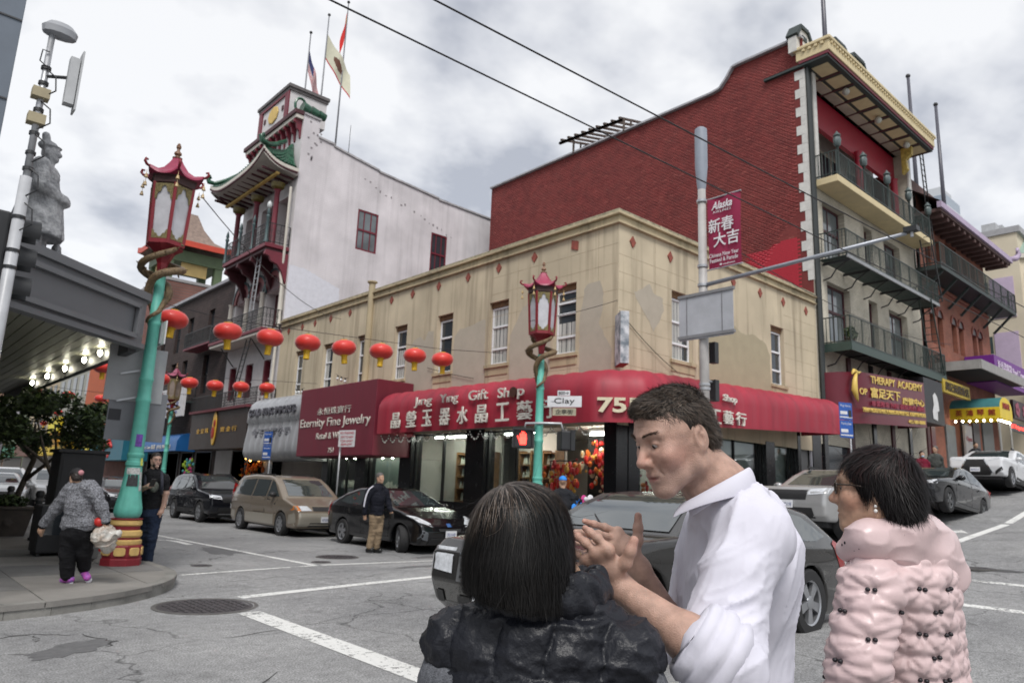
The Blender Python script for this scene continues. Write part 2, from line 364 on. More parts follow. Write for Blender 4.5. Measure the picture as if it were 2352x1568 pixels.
KERB=M('kerb_stone',(.20,.195,.18),.85,.3,3,bump=.4,bscale=30)
def paint_mat(name,col,wear=.46,sc=16):
 m=M(name,col,.7,.06,20);N,L,b=nodes(m);tc=N.new('ShaderNodeTexCoord')
 n=N.new('ShaderNodeTexNoise');n.inputs['Scale'].default_value=sc;n.inputs['Detail'].default_value=8;n.inputs['Roughness'].default_value=.72;L.new(tc.outputs['Object'],n.inputs[0])
 n2=N.new('ShaderNodeTexNoise');n2.inputs['Scale'].default_value=1.3;L.new(tc.outputs['Object'],n2.inputs[0])
 ad=N.new('ShaderNodeMath');ad.operation='MULTIPLY_ADD';ad.inputs[1].default_value=.45;L.new(n2.outputs[0],ad.inputs[0]);L.new(n.outputs[0],ad.inputs[2])
 mr=N.new('ShaderNodeMapRange');mr.inputs[1].default_value=wear+.14;mr.inputs[2].default_value=wear+.2;L.new(ad.outputs[0],mr.inputs[0]);L.new(mr.outputs[0],b.inputs['Alpha'])
 return m
PAINT=paint_mat('road_paint',(.68,.68,.66),.47)
def build_ground():
 xs=[-400,-150,-60,-30,-15,-8]+[i*.75 for i in range(-6,75)]+[60,75,100,160,420]
 ys=[-400,-120,-40,-15,-8,-4]+[i*1.0 for i in range(-2,22)]+[25,30,40,60,100,160,300,600]
 mb=MB();mb.grid([[(x,y,gz(min(x,70),y)) for x in xs] for y in ys])
 o=mb.build('road',ASPH,fixn=False,smooth=True);structure(o)
build_ground()
def clip_rect(poly,x0,y0,x1,y1):
 def cl(p,f,it):
  out=[]
  for i in range(len(p)):
   a,b=p[i-1],p[i];fa,fb=f(a),f(b)
   if fb>=0:
    if fa<0:out.append(it(a,b,fa,fb))
    out.append(b)
   elif fa>=0:out.append(it(a,b,fa,fb))
  return out
 it=lambda a,b,fa,fb:(a[0]+(b[0]-a[0])*fa/(fa-fb),a[1]+(b[1]-a[1])*fa/(fa-fb))
 for f in(lambda p:p[0]-x0,lambda p:x1-p[0],lambda p:p[1]-y0,lambda p:y1-p[1]):
  poly=cl(poly,f,it)
  if not poly:return[]
 return poly
def pavement(name,poly,area,cell,kerbline,h=.15,mat=CONC,mat2=CONC2,ox=0,oy=0):
 """raised pavement: base sheet, kerb along kerbline, separate slabs inside `area`"""
 mb=MB();n=len(poly)
 x0=min(p[0] for p in poly);x1=max(p[0] for p in poly);st=1.5;x=x0
 while x<x1-1e-6:
  q=clip_rect(poly,x,-1e3,min(x+st,x1),1e3)
  if len(q)>2:mb.add([(a,b,gz(a,b)+h-.008) for a,b in q],[tuple(range(len(q)))])
  x+=st
 base=mb.build(name,mat2,fixn=False);structure(base)
 kb=MB();kw=.15
 seg=[]
 for(a,b) in zip(kerbline[:-1],kerbline[1:]):
  L=math.dist(a,b);k=max(1,int(L/1.2))
  for i in range(k):seg.append(((a[0]+(b[0]-a[0])*i/k,a[1]+(b[1]-a[1])*i/k),(a[0]+(b[0]-a[0])*(i+1)/k,a[1]+(b[1]-a[1])*(i+1)/k)))
 for i,(a,b) in enumerate(seg):
  d=Vector((b[0]-a[0],b[1]-a[1],0)).normalized();nn=Vector((-d.y,d.x,0));e=.004
  kb=MB();za,zb=gz(*a),gz(*b)
  A=Vector((a[0],a[1],0))+d*e;B=Vector((b[0],b[1],0))-d*e
  vs=[A+Vector((0,0,za-.1)),B+Vector((0,0,zb-.1)),B+nn*kw+Vector((0,0,zb-.1)),A+nn*kw+Vector((0,0,za-.1)),A+nn*.02+Vector((0,0,za+h)),B+nn*.02+Vector((0,0,zb+h)),B+nn*kw+Vector((0,0,zb+h)),A+nn*kw+Vector((0,0,za+h))]
  kb.add(vs,[(0,3,2,1),(4,5,6,7),(0,1,5,4),(1,2,6,5),(2,3,7,6),(3,0,4,7)])
  kb.build('kerb_stone',KERB,base)
 rr=random.Random(len(name))
 ax0,ay0,ax1,ay1=area;j=.007
 y=ay0+oy
 while y<ay1:
  x=ax0+ox
  while x<ax1:
   q=clip_rect(poly,x+j,y+j,x+cell-j,y+cell-j)
   if len(q)>2:
    ar=abs(sum(q[i-1][0]*q[i][1]-q[i][0]*q[i-1][1] for i in range(len(q))))/2
    if ar>.02:
     dz=rr.uniform(-.002,.003);sb=MB();k=len(q)
     top=[(a,b,gz(a,b)+h+dz) for a,b in q];bot=[(a,b,gz(a,b)+h-.06) for a,b in q]
     sb.add(top+bot,[tuple(range(k)),tuple(range(2*k-1,k-1,-1))]+[(i,(i+1)%k,k+(i+1)%k,k+i) for i in range(k)])
     sb.build('slab',mat if rr.random()<.62 else mat2,base)
   x+=cell
  y+=cell
 return base
def arc(cx,cy,r,a0,a1,n=10):return[(cx+r*math.cos(rad(a0+(a1-a0)*i/n)),cy+r*math.sin(rad(a0+(a1-a0)*i/n))) for i in range(n+1)]
_se=[(-60,9.45)]+arc(1.0,12.45,3.0,-90,0)+[(4.0,150)]
pavement('pavement',_se+[(-60,150)],(-2.2,9.3,4.1,27),1.35,[(-12,9.45)]+_se[1:-1]+[(4.0,60)])
_sw=[(11.55,150)]+arc(13.3,10.95,1.75,180,270)+[(70,9.2)]
pavement('pavement',_sw+[(70,12.6),(15.2,12.6),(15.2,150)],(11.5,9.2,46,56),1.55,[(11.55,60)]+_sw[1:-1]+[(50,9.2)])
_ne=[(2.6,-40),(2.6,-1.0),(2.0,.9),(.4,1.15),(-60,1.15)]
pavement('pavement',_ne+[(-60,-40)],(-2,-2,2.6,1.2),1.35,[(2.6,-12),(2.6,-1.0),(2.0,.9),(.4,1.15),(-10,1.15)],h=.02)
_nw=[(70,1.15),(14.5,1.15),(12.3,.4),(11.55,-1.5),(11.55,-40)]
pavement('pavement',_nw+[(70,-40)],(11.5,-1,14,1.2),1.5,[(50,1.15),(14.5,1.15),(12.3,.4),(11.55,-1.5),(11.55,-12)])
def stripe(name,a,b,w,mat=PAINT,label=None):
 d=Vector((b[0]-a[0],b[1]-a[1],0));L=d.length;d.normalize();n=Vector((-d.y,d.x,0));k=max(1,int(L/.6));rows=[]
 for i in range(k+1):
  p=Vector((a[0],a[1],0))+d*(L*i/k);row=[]
  for s in(-1,1):
   q=p+n*(s*w/2);row.append((q.x,q.y,gz(q.x,q.y)+.005))
  rows.append(row)
 mb=MB();mb.grid(rows);return structure(mb.build(name,mat,fixn=False))
stripe('stop_line',(3.83,8.8),(3.83,2.0),.30)
stripe('crosswalk_line',(4.15,9.9),(11.2,10.45),.22)
stripe('crosswalk_line',(3.98,12.47),(4.16,12.52),.13);stripe('crosswalk_line',(4.25,12.53),(6.9,13.05),.13);stripe('crosswalk_line',(7.0,13.06),(9.9,12.98),.13)
stripe('lane_line',(6.86,13.1),(6.3,22.5),.13);stripe('lane_line',(6.2,25),(5.6,60),.13)
stripe('crosswalk_line',(11.56,1.6),(11.56,8.8),.22);stripe('crosswalk_line',(13.92,1.6),(13.92,8.8),.22)
stripe('lane_line',(17.6,5.70),(44,6.3),.2)
def road_arrow(cx,cy,rot,s=1.0):
 pts=arc(0,0,.8,0,180,12);mb=MB();rows=[]
 c,sn=math.cos(rot),math.sin(rot)
 tr=lambda x,y:(cx+(x*c-y*sn)*s,cy+(x*sn+y*c)*s)
 for(x,y) in[(.8,-1.2),(.8,-.6)]+pts:
  r=math.hypot(x,y) if y>=0 else .8;row=[]
  for k in(-.11,.11):
   if y<0:q=tr(x+k,y)
   else:q=tr(x*(1+k/.8),y*(1+k/.8))
   row.append((*q,gz(*q)+.005))
  rows.append(row)
 mb.grid(rows)
 hd=[tr(-1.2,0),tr(-.4,0),tr(-.8,-.75)];mb.add([(*q,gz(*q)+.005) for q in hd],[(0,1,2)])
 return structure(mb.build('road_arrow',PAINT,fixn=False))
road_arrow(5.6,19.0,rad(0),.8);road_arrow(20.4,6.9,rad(90),.75)
IRON=M('cast_iron',(.075,.068,.072),.55,.3,8,bump=.5,bscale=90,metal=.4)
def manhole(cx,cy,r,label,spokes=True):
 t=thing('manhole_cover',label,'manhole cover',(cx,cy,gz(cx,cy)))
 ring=MB();ring.lathe([(r*1.08,-.02),(r*1.08,.008),(r*1.0,.010),(r*.985,.002)],40);ring.build('rim',M('worn_iron',(.12,.115,.11),.6,.3,12,metal=.3),t,local=True,smooth=30)
 lid=MB();lid.lathe([(r*.975,-.02),(r*.975,.006),(r*.9,.008),(r*.88,.005),(r*.5,.006)],40);lid.build('lid',IRON,t,local=True,smooth=30)
 st=MB()
 if spokes:
  k=int(r/.085)
  for i in range(-k,k+1):
   x=i*.085;L=math.sqrt(max(0,(r*.86)**2-x*x));y=-L
   while y<L-.05:st.box((x-.02,y+.01,.004),(x+.02,min(y+.1,L),.012));y+=.13
 else:
  for i in range(8):a=i*math.pi/4;st.cyl((r*.55*math.cos(a),r*.55*math.sin(a),.003),(r*.55*math.cos(a),r*.55*math.sin(a),.011),.03,n=8)
 st.build('tread',IRON,t,local=True,kind='stuff')
manhole(3.55,9.45,.57,'large round iron manhole cover beside the kerb corner')
manhole(8.05,14.35,.42,'dark round manhole cover near the man crossing the avenue')
manhole(5.65,6.85,.42,'round manhole cover with dots half hidden by the quilted vest',False)
manhole(5.0,13.75,.17,'tiny round valve cover between the crosswalk lines',False)
manhole(7.25,13.55,.18,'small round valve cover next to the white lane line',False)
manhole(15.3,4.5,.42,'low round cover on the right in the uphill crosswalk',False)
def asphalt_patch(cx,cy,rx,ry,rot,col):
 mb=MB();n=26;rr=random.Random(int(cx*10));P=[]
 for i in range(n):
  t=2*math.pi*i/n;q=1+rr.uniform(-.22,.22);x,y=rx*q*math.cos(t),ry*q*math.sin(t)
  X,Y=cx+x*math.cos(rot)-y*math.sin(rot),cy+x*math.sin(rot)+y*math.cos(rot);P.append((X,Y,gz(X,Y)+.003))
 mb.add(P,[tuple(range(n))]);structure(mb.build('asphalt_repair',M('asphalt_patch_%d'%int(col*1000),(col,col,col*1.02),.85,.2,12,bump=.3,bscale=90),fixn=False))
asphalt_patch(1.75,7.75,.42,.2,rad(35),.12)
asphalt_patch(15.2,4.4,.7,.2,rad(95),.07)
def crack(pts,w,seed):
 rr=random.Random(seed);P=[]
 for a,b in zip(pts[:-1],pts[1:]):
  for i in range(7):t=i/7;P.append((a[0]+(b[0]-a[0])*t+rr.uniform(-.035,.035),a[1]+(b[1]-a[1])*t+rr.uniform(-.035,.035)))
 rows=[]
 for i in range(len(P)-1):
  d=Vector((P[i+1][0]-P[i][0],P[i+1][1]-P[i][1],0)).normalized();n=Vector((-d.y,d.x,0))*w*rr.uniform(.25,1);z=gz(*P[i])+.0035;rows.append([(P[i][0]-n.x,P[i][1]-n.y,z),(P[i][0]+n.x,P[i][1]+n.y,z)])
 m=MB();m.grid(rows);structure(m.build('road_crack',M('crack_tar',(.035,.034,.033),.9,.3,20),fixn=False))
for k,(p,w) in enumerate((([(.9,8.4),(1.5,8.6),(1.95,8.35),(2.15,7.9),(2.0,7.6)],.012),([(1.2,8.9),(1.6,8.5),(1.55,8.1)],.008),([(3.0,7.5),(4.6,7.9),(6.0,7.6),(7.2,8.2)],.007),([(4.6,11.4),(6.5,11.8),(9.5,11.6)],.008),([(10.2,3.0),(11.5,4.8),(12.4,5.0)],.008),([(2.9,6.0),(2.2,5.2),(2.4,4.2)],.008))):crack(p,w,k)
asphalt_patch(6.3,16.4,.9,.35,rad(80),.14);asphalt_patch(8.6,11.9,.7,.16,rad(5),.13);asphalt_patch(10.0,13.7,.5,.2,rad(10),.11)
def facade(mb,o,u,n,W,z0,z1,holes,depth=.25):
 """front sheet with rectangular openings and reveals; u along, n outward normal; holes (u0,u1,z0,z1)"""
 o=Vector(o);u=Vector(u);n=Vector(n)
 us=sorted({0.0,W,*[h[0] for h in holes],*[h[1] for h in holes]});zs=sorted({z0,z1,*[h[2] for h in holes],*[h[3] for h in holes]})
 us=[x for x in us if 0<=x<=W];zs=[z for z in zs if z0<=z<=z1]
 P=lambda a,z,d=0:o+u*a+WZ*z-n*d
 for i in range(len(us)-1):
  for j in range(len(zs)-1):
   cu,cz=(us[i]+us[i+1])/2,(zs[j]+zs[j+1])/2
   if any(h[0]<cu<h[1] and h[2]<cz<h[3] for h in holes):continue
   mb.add([P(us[i],zs[j]),P(us[i+1],zs[j]),P(us[i+1],zs[j+1]),P(us[i],zs[j+1])],[(0,1,2,3)])
 for(a,b,c,d) in holes:
  for(p,q) in(((a,c),(a,d)),((a,d),(b,d)),((b,d),(b,c)),((b,c),(a,c))):
   mb.add([P(*p),P(*q),P(*q,depth),P(*p,depth)],[(0,1,2,3)])
def oriented(mb,o,u,n,a,b,c=None):
 """box in facade coordinates: a=(u,out,z) min, b max"""
 o=Vector(o);u=Vector(u);n=Vector(n)
 vs=[]
 for z in(a[2],b[2]):
  for(x,y) in((a[0],a[1]),(b[0],a[1]),(b[0],b[1]),(a[0],b[1])):vs.append(o+u*x+n*y+WZ*z)
 return mb.add(vs,[(0,3,2,1),(4,5,6,7),(0,1,5,4),(1,2,6,5),(2,3,7,6),(3,0,4,7)])
GLASS=M('window_glass',(.035,.042,.05),.06,.25,1.5,spec=.8)
GLASS_L=M('window_glass_pale',(.13,.15,.16),.08,.3,1.2,spec=.8)
WHITEFR=M('white_frame_paint',(.74,.75,.77),.45,.05)
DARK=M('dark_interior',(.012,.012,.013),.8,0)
BLACKM=M('black_metal',(.018,.019,.02),.45,.2,10)
GREENM=M('green_black_iron',(.022,.034,.03),.45,.3,8)
CURT=M('curtain',(.42,.42,.40),.9,.3,2.0,stretch=(6,6,.3))
def sash_window(parent,o,u,n,a,b,c,d,frame=WHITEFR,fw=.055,cols=1,split=(.30,.62),out=-.14,glass=GLASS,curtain=None):
 """window filling the opening a..b, c..d (facade coords)"""
 w=MB();oriented(w,o,u,n,(a,out-.03,c),(b,out,d))
 win=w.build('window',glass,parent)
 f=MB();e=out+.035
 oriented(f,o,u,n,(a,out-.04,c),(a+fw,e,d));oriented(f,o,u,n,(b-fw,out-.04,c),(b,e,d))
 oriented(f,o,u,n,(a+fw,out-.04,d-fw),(b-fw,e,d));oriented(f,o,u,n,(a+fw,out-.04,c),(b-fw,e,c+fw))
 for s in split:z=c+(d-c)*s;oriented(f,o,u,n,(a+fw,out-.02,z-fw*.55),(b-fw,e+.01,z+fw*.55))
 for i in range(1,cols):x=a+(b-a)*i/cols;oriented(f,o,u,n,(x-fw*.3,out-.02,c+fw),(x+fw*.3,e-.012,d-fw))
 f.build('frame',frame,win)
 if curtain:
  k=MB();z0,z1,x0,x1=curtain;rows=[]
  m=12
  for i in range(m+1):
   t=i/m;x=a+fw+(b-a-2*fw)*(x0+(x1-x0)*t);dd=out+.004+.006*math.sin(i*2.2)
   p=Vector(o)+Vector(u)*x+Vector(n)*dd;rows.append([p+WZ*(c+(d-c)*z0),p+WZ*(c+(d-c)*z1)])
  k.grid(rows);k.build('curtain',CURT,win,fixn=False)
 return win
def streak_mat(name,base,dark,rough=.85,joints=None,bump=.15):
 m=M(name,base,rough,0);N,L,b=nodes(m);tc=N.new('ShaderNodeTexCoord')
 mp=N.new('ShaderNodeMapping');mp.inputs['Scale'].default_value=(3.2,3.2,.16);L.new(tc.outputs['Object'],mp.inputs[0])
 n=N.new('ShaderNodeTexNoise');n.inputs['Scale'].default_value=1.0;n.inputs['Detail'].default_value=6;n.inputs['Roughness'].default_value=.6;L.new(mp.outputs[0],n.inputs[0])
 n2=N.new('ShaderNodeTexNoise');n2.inputs['Scale'].default_value=.6;n2.inputs['Detail'].default_value=5;L.new(tc.outputs['Object'],n2.inputs[0])
 r=N.new('ShaderNodeMapRange');r.inputs[1].default_value=.50;r.inputs[2].default_value=.72;r.inputs[4].default_value=.78;L.new(n.outputs[0],r.inputs[0])
 r2=N.new('ShaderNodeMapRange');r2.inputs[1].default_value=.35;r2.inputs[2].default_value=.75;r2.inputs[3].default_value=.78;r2.inputs[4].default_value=1.08;L.new(n2.outputs[0],r2.inputs[0])
 mx=N.new('ShaderNodeMix');mx.data_type='RGBA';L.new(r.outputs[0],mx.inputs[0]);mx.inputs[6].default_value=(*base,1);mx.inputs[7].default_value=(*dark,1)
 v=N.new('ShaderNodeVectorMath');v.operation='SCALE';L.new(mx.outputs[2],v.inputs[0]);L.new(r2.outputs[0],v.inputs['Scale']);L.new(v.outputs[0],b.inputs['Base Color'])
 fn=N.new('ShaderNodeTexNoise');fn.inputs['Scale'].default_value=25;fn.inputs['Detail'].default_value=5;L.new(tc.outputs['Object'],fn.inputs[0])
 bp=N.new('ShaderNodeBump');bp.inputs['Strength'].default_value=bump;bp.inputs['Distance'].default_value=.02;L.new(fn.outputs[0],bp.inputs['Height']);L.new(bp.outputs[0],b.inputs['Normal'])
 return m
def brick_mat(name,c1,c2,mortar,bw=.22,bh=.075,axis='x',rough=.85,bump=.5,msize=.012):
 m=M(name,c1,rough,0);N,L,b=nodes(m);tc=N.new('ShaderNodeTexCoord');sp=N.new('ShaderNodeSeparateXYZ');L.new(tc.outputs['Object'],sp.inputs[0]);cb=N.new('ShaderNodeCombineXYZ')
 L.new(sp.outputs['X' if axis=='x' else 'Y'],cb.inputs[0]);L.new(sp.outputs['Z'],cb.inputs[1])
 bt=N.new('ShaderNodeTexBrick');bt.inputs['Scale'].default_value=1;bt.inputs['Brick Width'].default_value=bw;bt.inputs['Row Height'].default_value=bh;bt.inputs['Mortar Size'].default_value=msize;bt.inputs['Mortar Smooth'].default_value=.3
 bt.inputs['Color1'].default_value=(*c1,1);bt.inputs['Color2'].default_value=(*c2,1);bt.inputs['Mortar'].default_value=(*mortar,1);L.new(cb.outputs[0],bt.inputs[0])
 n=N.new('ShaderNodeTexNoise');n.inputs['Scale'].default_value=1.1;n.inputs['Detail'].default_value=6;L.new(tc.outputs['Object'],n.inputs[0])
 r=N.new('ShaderNodeMapRange');r.inputs[1].default_value=.3;r.inputs[2].default_value=.7;r.inputs[3].default_value=.72;r.inputs[4].default_value=1.18;L.new(n.outputs[0],r.inputs[0])
 v=N.new('ShaderNodeVectorMath');v.operation='SCALE';L.new(bt.outputs[0],v.inputs[0]);L.new(r.outputs[0],v.inputs['Scale']);L.new(v.outputs[0],b.inputs['Base Color'])
 inv=N.new('ShaderNodeMath');inv.operation='SUBTRACT';inv.inputs[0].default_value=1;L.new(bt.outputs['Fac'],inv.inputs[1])
 bp=N.new('ShaderNodeBump');bp.inputs['Strength'].default_value=bump;bp.inputs['Distance'].default_value=.02;L.new(inv.outputs[0],bp.inputs['Height']);L.new(bp.outputs[0],b.inputs['Normal'])
 return m
def brick_field(name,o,u,n,inside,W,z0,z1,bw,bh,mats,parent,matfn=None,j=.010,proud=.012,seed=3,single=0):
 """real bricks, joined into one part; inside(u,z)->bool array"""
 rg=np.random.default_rng(seed);rows=int((z1-z0)/bh);o=np.array(o,float);u=np.array(u,float);n=np.array(n,float)
 U0,Z0=[],[]
 for r in range(rows):
  off=(r%2)*bw/2;k=np.arange(-1,int(W/bw)+1);U0.append(k*bw+off);Z0.append(np.full(len(k),z0+r*bh))
 U0=np.concatenate(U0);Z0=np.concatenate(Z0);ok=inside(U0+bw/2,Z0+bh/2)&inside(U0,Z0)&inside(U0+bw,Z0+bh);U0=U0[ok];Z0=Z0[ok];N=len(U0)
 pr=proud*(.5+rg.random(N)*.8);near=np.zeros(N,bool)
 if single:
  P0=o+U0[:,None]*u+Z0[:,None]*np.array([0,0,1.]);near[np.argsort(np.linalg.norm(P0-np.array(CAMP),axis=1))[:single]]=True;bmesh_=MB();bmesh_.box((-.02,-(bw-j)/2,0),(proud*.9,(bw-j)/2,bh-j));ang=math.atan2(n[1],n[0]);mi_=matfn(U0,Z0,rg) if matfn is not None else np.zeros(N,int);shared=[]
  for mt_ in mats:q_=bmesh_.mesh('brick');q_.materials.append(mt_);shared.append(q_)
  po=np.array(parent_origin(parent))
  for i_ in np.where(near)[0]:ob_=link('brick',shared[int(mi_[i_])],parent);ob_.location=tuple(P0[i_]+u*bw/2+np.array([0,0,j/2])-po);ob_.rotation_euler=(0,0,ang)
  U0,Z0,pr=U0[~near],Z0[~near],pr[~near];N=len(U0)
 a=U0+j/2+rg.normal(0,.002,N);b_=U0+bw-j/2+rg.normal(0,.002,N);c=Z0+j/2;d=Z0+bh-j/2
 z=np.array([0,0,1.0])
 def P(uu,zz,dd):return o+uu[:,None]*u+zz[:,None]*z+dd[:,None]*n
 zero=np.full(N,-.01)
 V=np.stack([P(a,c,zero),P(b_,c,zero),P(b_,d,zero),P(a,d,zero),P(a,c,pr),P(b_,c,pr),P(b_,d,pr),P(a,d,pr)],1).reshape(-1,3)
 f=np.array([[4,5,6,7],[0,1,5,4],[1,2,6,5],[2,3,7,6],[3,0,4,7]]);F=(np.arange(N)[:,None,None]*8+f[None]).reshape(-1,4)
 ob=mesh_np(name,V-np.array(parent_origin(parent)),F,None,parent,'stuff')
 for m in mats:ob.data.materials.append(m)
 if matfn is not None:ob.data.polygons.foreach_set('material_index',np.repeat(matfn(U0,Z0,rg),5).astype(np.int32))
 return ob
def railing(parent,pts,z0,h,step=.13,mat=BLACKM,bar=.012,posts=True,curl=False,name='railing',topw=.035):
 """pts: ground polyline (x,y); each railing one part with its bars"""
 mb=MB()
 for(a,b) in zip(pts[:-1],pts[1:]):
  A=Vector((*a,0));B=Vector((*b,0));L=(B-A).length;k=max(2,int(L/step))
  for z in(z0+.08,z0+h):mb.beam(A+WZ*z,B+WZ*z,topw,topw)
  for i in range(k+1):
   p=A.lerp(B,i/k);r=bar*(1.7 if(posts and i%8==0) else 1)
   mb.beam(p+WZ*z0,p+WZ*(z0+h),r*2,r*2,up=(1,.01,0))
   if curl and i<k:
    q=A.lerp(B,(i+.5)/k);d=(B-A).normalized()
    for cz in(.3,.62):mb.tube([q+d*(step*.38*math.cos(t))+WZ*(z0+h*cz+.1*math.sin(t)) for t in[x*math.pi/3 for x in range(7)]],.009,4,cap=False)
 return mb.build(name,mat,parent)
def awning(parent,name,o,u,n,W,ztop,zbot,proj,rib,mat,ext=None):
 """rounded barrel awning with shallow ribs; o at wall/floor origin"""
 o=Vector(o);u=Vector(u);n=Vector(n);nr=int(W/rib);per=6
 prof=[];R=min(proj,.62)
 prof.append((0,ztop));prof.append((proj-R,ztop-.02))
 for i in range(1,8):t=rad(90*i/7);prof.append((proj-R+R*math.sin(t),ztop-.02-R*(1-math.cos(t))))
 prof.append((proj+.02,(zbot+ztop-R)/2));prof.append((proj,zbot))
 rows=[]
 for i in range(nr*per+1):
  x=W*i/(nr*per);s=abs(math.sin(math.pi*i/per));row=[]
  for k,(d,z) in enumerate(prof):
   a=.055*s*(1 if 0<k<len(prof)-1 else .0);nx=(d-(proj-R))/R if k>1 else 0;nz=1 if k<2 else max(0,(z-(ztop-R))/R)
   row.append(o+u*x+n*(d+a*max(0,min(1,nx)))+WZ*(z+a*max(0,min(1,nz))*.8))
  rows.append(row)
 mb=MB();mb.grid(rows)
 for x in(0,W):
  c=[o+u*x+n*d+WZ*z for d,z in prof]+[o+u*x+WZ*zbot];mb.add(c,[tuple(range(len(c)))])
 mb.add([o+WZ*(zbot+.3),o+u*W+WZ*(zbot+.3),o+u*W+n*(proj-.03)+WZ*(zbot+.28),o+n*(proj-.03)+WZ*(zbot+.28)],[(0,1,2,3)])
 return mb.build(name,mat,parent,smooth=50,fixn=False)
STUCCO=streak_mat('beige_stucco',(.585,.50,.36),(.28,.225,.155))
STUCCO_TRIM=streak_mat('beige_trim',(.50,.415,.27),(.20,.17,.11),bump=.5)
PATCH=M('grey_beige_repaint',(.42,.375,.305),.9,.06,3,bump=.1)
REDTILE=M('red_diamond_tile',(.24,.055,.035),.6,.3,10)
def thin_glass(name,tint=(.9,.95,.95),refl=.9):
 if name in MATS:return MATS[name]
 m=bpy.data.materials.new(name);m.use_nodes=True;MATS[name]=m;N=m.node_tree.nodes;L=m.node_tree.links;N.clear()
 o=N.new('ShaderNodeOutputMaterial');mx=N.new('ShaderNodeMixShader');t=N.new('ShaderNodeBsdfTransparent');g=N.new('ShaderNodeBsdfGlossy');f=N.new('ShaderNodeLayerWeight');f.inputs[0].default_value=.5;pw=N.new('ShaderNodeMath');pw.operation='POWER';pw.inputs[1].default_value=4.0;L=m.node_tree.links;L.new(f.outputs['Facing'],pw.inputs[0])
 t.inputs[0].default_value=(*tint,1);g.inputs['Roughness'].default_value=.02;g.inputs[0].default_value=(refl,refl,refl,1)
 a=N.new('ShaderNodeMath');a.operation='MULTIPLY_ADD';a.inputs[1].default_value=.95;a.inputs[2].default_value=.05;L.new(pw.outputs[0],a.inputs[0])
 L.new(a.outputs[0],mx.inputs[0]);L.new(t.outputs[0],mx.inputs[1]);L.new(g.outputs[0],mx.inputs[2]);L.new(mx.outputs[0],o.inputs[0]);return m
SHOPGLASS=thin_glass('shop_glass',(.82,.88,.88))
corner=thing('corner_building','beige two-storey stucco building with red diamond tiles on the street corner','building',(20,22,0))
CO,GU,GN=(14.5,33.0,0),GR,-WX
CO2,CU,CN=(14.5,12.08,0),WX,-WY
WB,WT=5.36,7.40
gw=[(13.61,14.50),(16.48,17.41),(19.33,20.21),(22.10,22.92),(24.95,25.67),(27.65,28.53),(30.44,31.22)]
cw=[(16.89,17.94),(22.53,23.42)]
mb=MB()
gh=[(33-b,33-a,WB,WT) for a,b in gw];ch=[(a-14.5,b-14.5,WB,WT) for a,b in cw]
facade(mb,CO,GU,GN,20.92,3.3,8.75,gh,.24);facade(mb,CO2,CU,CN,11.4,3.3,8.75,ch,.24)
mb.build('wall',STUCCO,corner,fixn=False)
mb=MB()
mb.box((14.8,12.38,8.45),(25.6,32.8,8.5));mb.build('roof',M('tar_roof',(.09,.09,.09),.9),corner)
def cornice_part(name,z0,z1,out,mat):
 m=MB();m.prism([(14.5-out,33.02),(14.5-out,12.08-out),(25.88,12.08-out),(25.88,12.4),(14.9,12.4),(14.9,33.02)],(0,0,z0),WX,WY,(0,0,z1-z0));o=m.build(name,mat,corner);return bevel(o,.015)
cornice_part('cornice_moulding',8.752,8.80,.10,STUCCO_TRIM);cornice_part('cornice_frieze',8.803,9.0,.03,STUCCO_TRIM)
cornice_part('cornice_moulding',9.003,9.08,.12,STUCCO_TRIM);cornice_part('coping',9.083,9.20,.02,M('weathered_coping',(.30,.27,.19),.95,.5,6,bump=1.0,bscale=12))
def window_trim(o,u,n,a,b):
 s=MB();oriented(s,o,u,n,(a-.10,-.02,WB-.10),(b+.10,.07,WB-.002));oriented(s,o,u,n,(a-.06,-.02,WB-.34),(b+.06,.025,WB-.104));s.build('sill',STUCCO_TRIM,corner)
 l=MB();oriented(l,o,u,n,(a,-.24,WT-.17),(b,-.10,WT-.004));l.build('lintel',M('rust_lintel',(.16,.085,.04),.8,.3,6),corner)
for i,(a,b) in enumerate(gw):
 A,B=33-b,33-a
 sash_window(corner,CO,GU,GN,A+.02,B-.02,WB+.02,WT-.18,split=(.27,.66) if i!=0 else(.27,.64,.82),out=-.17,curtain=[(0,.5,0,1),(.0,.98,.0,.9),None,(0,.6,.1,1),None,(.0,.98,.0,.4),None][i]);window_trim(CO,GU,GN,A,B)
for i,(a,b) in enumerate(cw):
 sash_window(corner,CO2,CU,CN,a-14.48,b-14.52,WB+.02,WT-.18,split=(.27,.62),out=-.17,curtain=(0,.98,0,.7) if i==0 else None);window_trim(CO2,CU,CN,a-14.5,b-14.5)
dm=MB();dm.prism([(-.13,0),(0,-.17),(.13,0),(0,.17)],(0,0,0),(0,-1,0),(0,0,1),(-.03,0,0));dme=dm.mesh('diamond_tile');dme.materials.append(REDTILE)
for y in(13.69,15.37,17.02,18.6,20.26,21.88,23.3,26.46,28.1,29.55,30.78,32.19):
 o=link('diamond_tile',dme,corner);o.location=(14.498-20,y-22,8.5)
 if y<14:o.rotation_euler=(rad(-35),0,0);o.scale=(1,1.25,1.25)
for x in(15.08,16.81,18.5,20.22,21.88,23.45,25.13):
 o=link('diamond_tile',dme,corner);o.location=(x-20,12.078-22,8.37);o.rotation_euler=(0,0,rad(90))
p=MB();p.cyl((14.42,24.72,4.9),(14.42,24.72,9.42),.13,n=12);p.lathe([(.13,0),(.2,.05),(.2,.1),(.0,.12)],12,c=(14.42,24.72,9.40));p.build('vent_pipe',STUCCO_TRIM,corner,smooth=40)
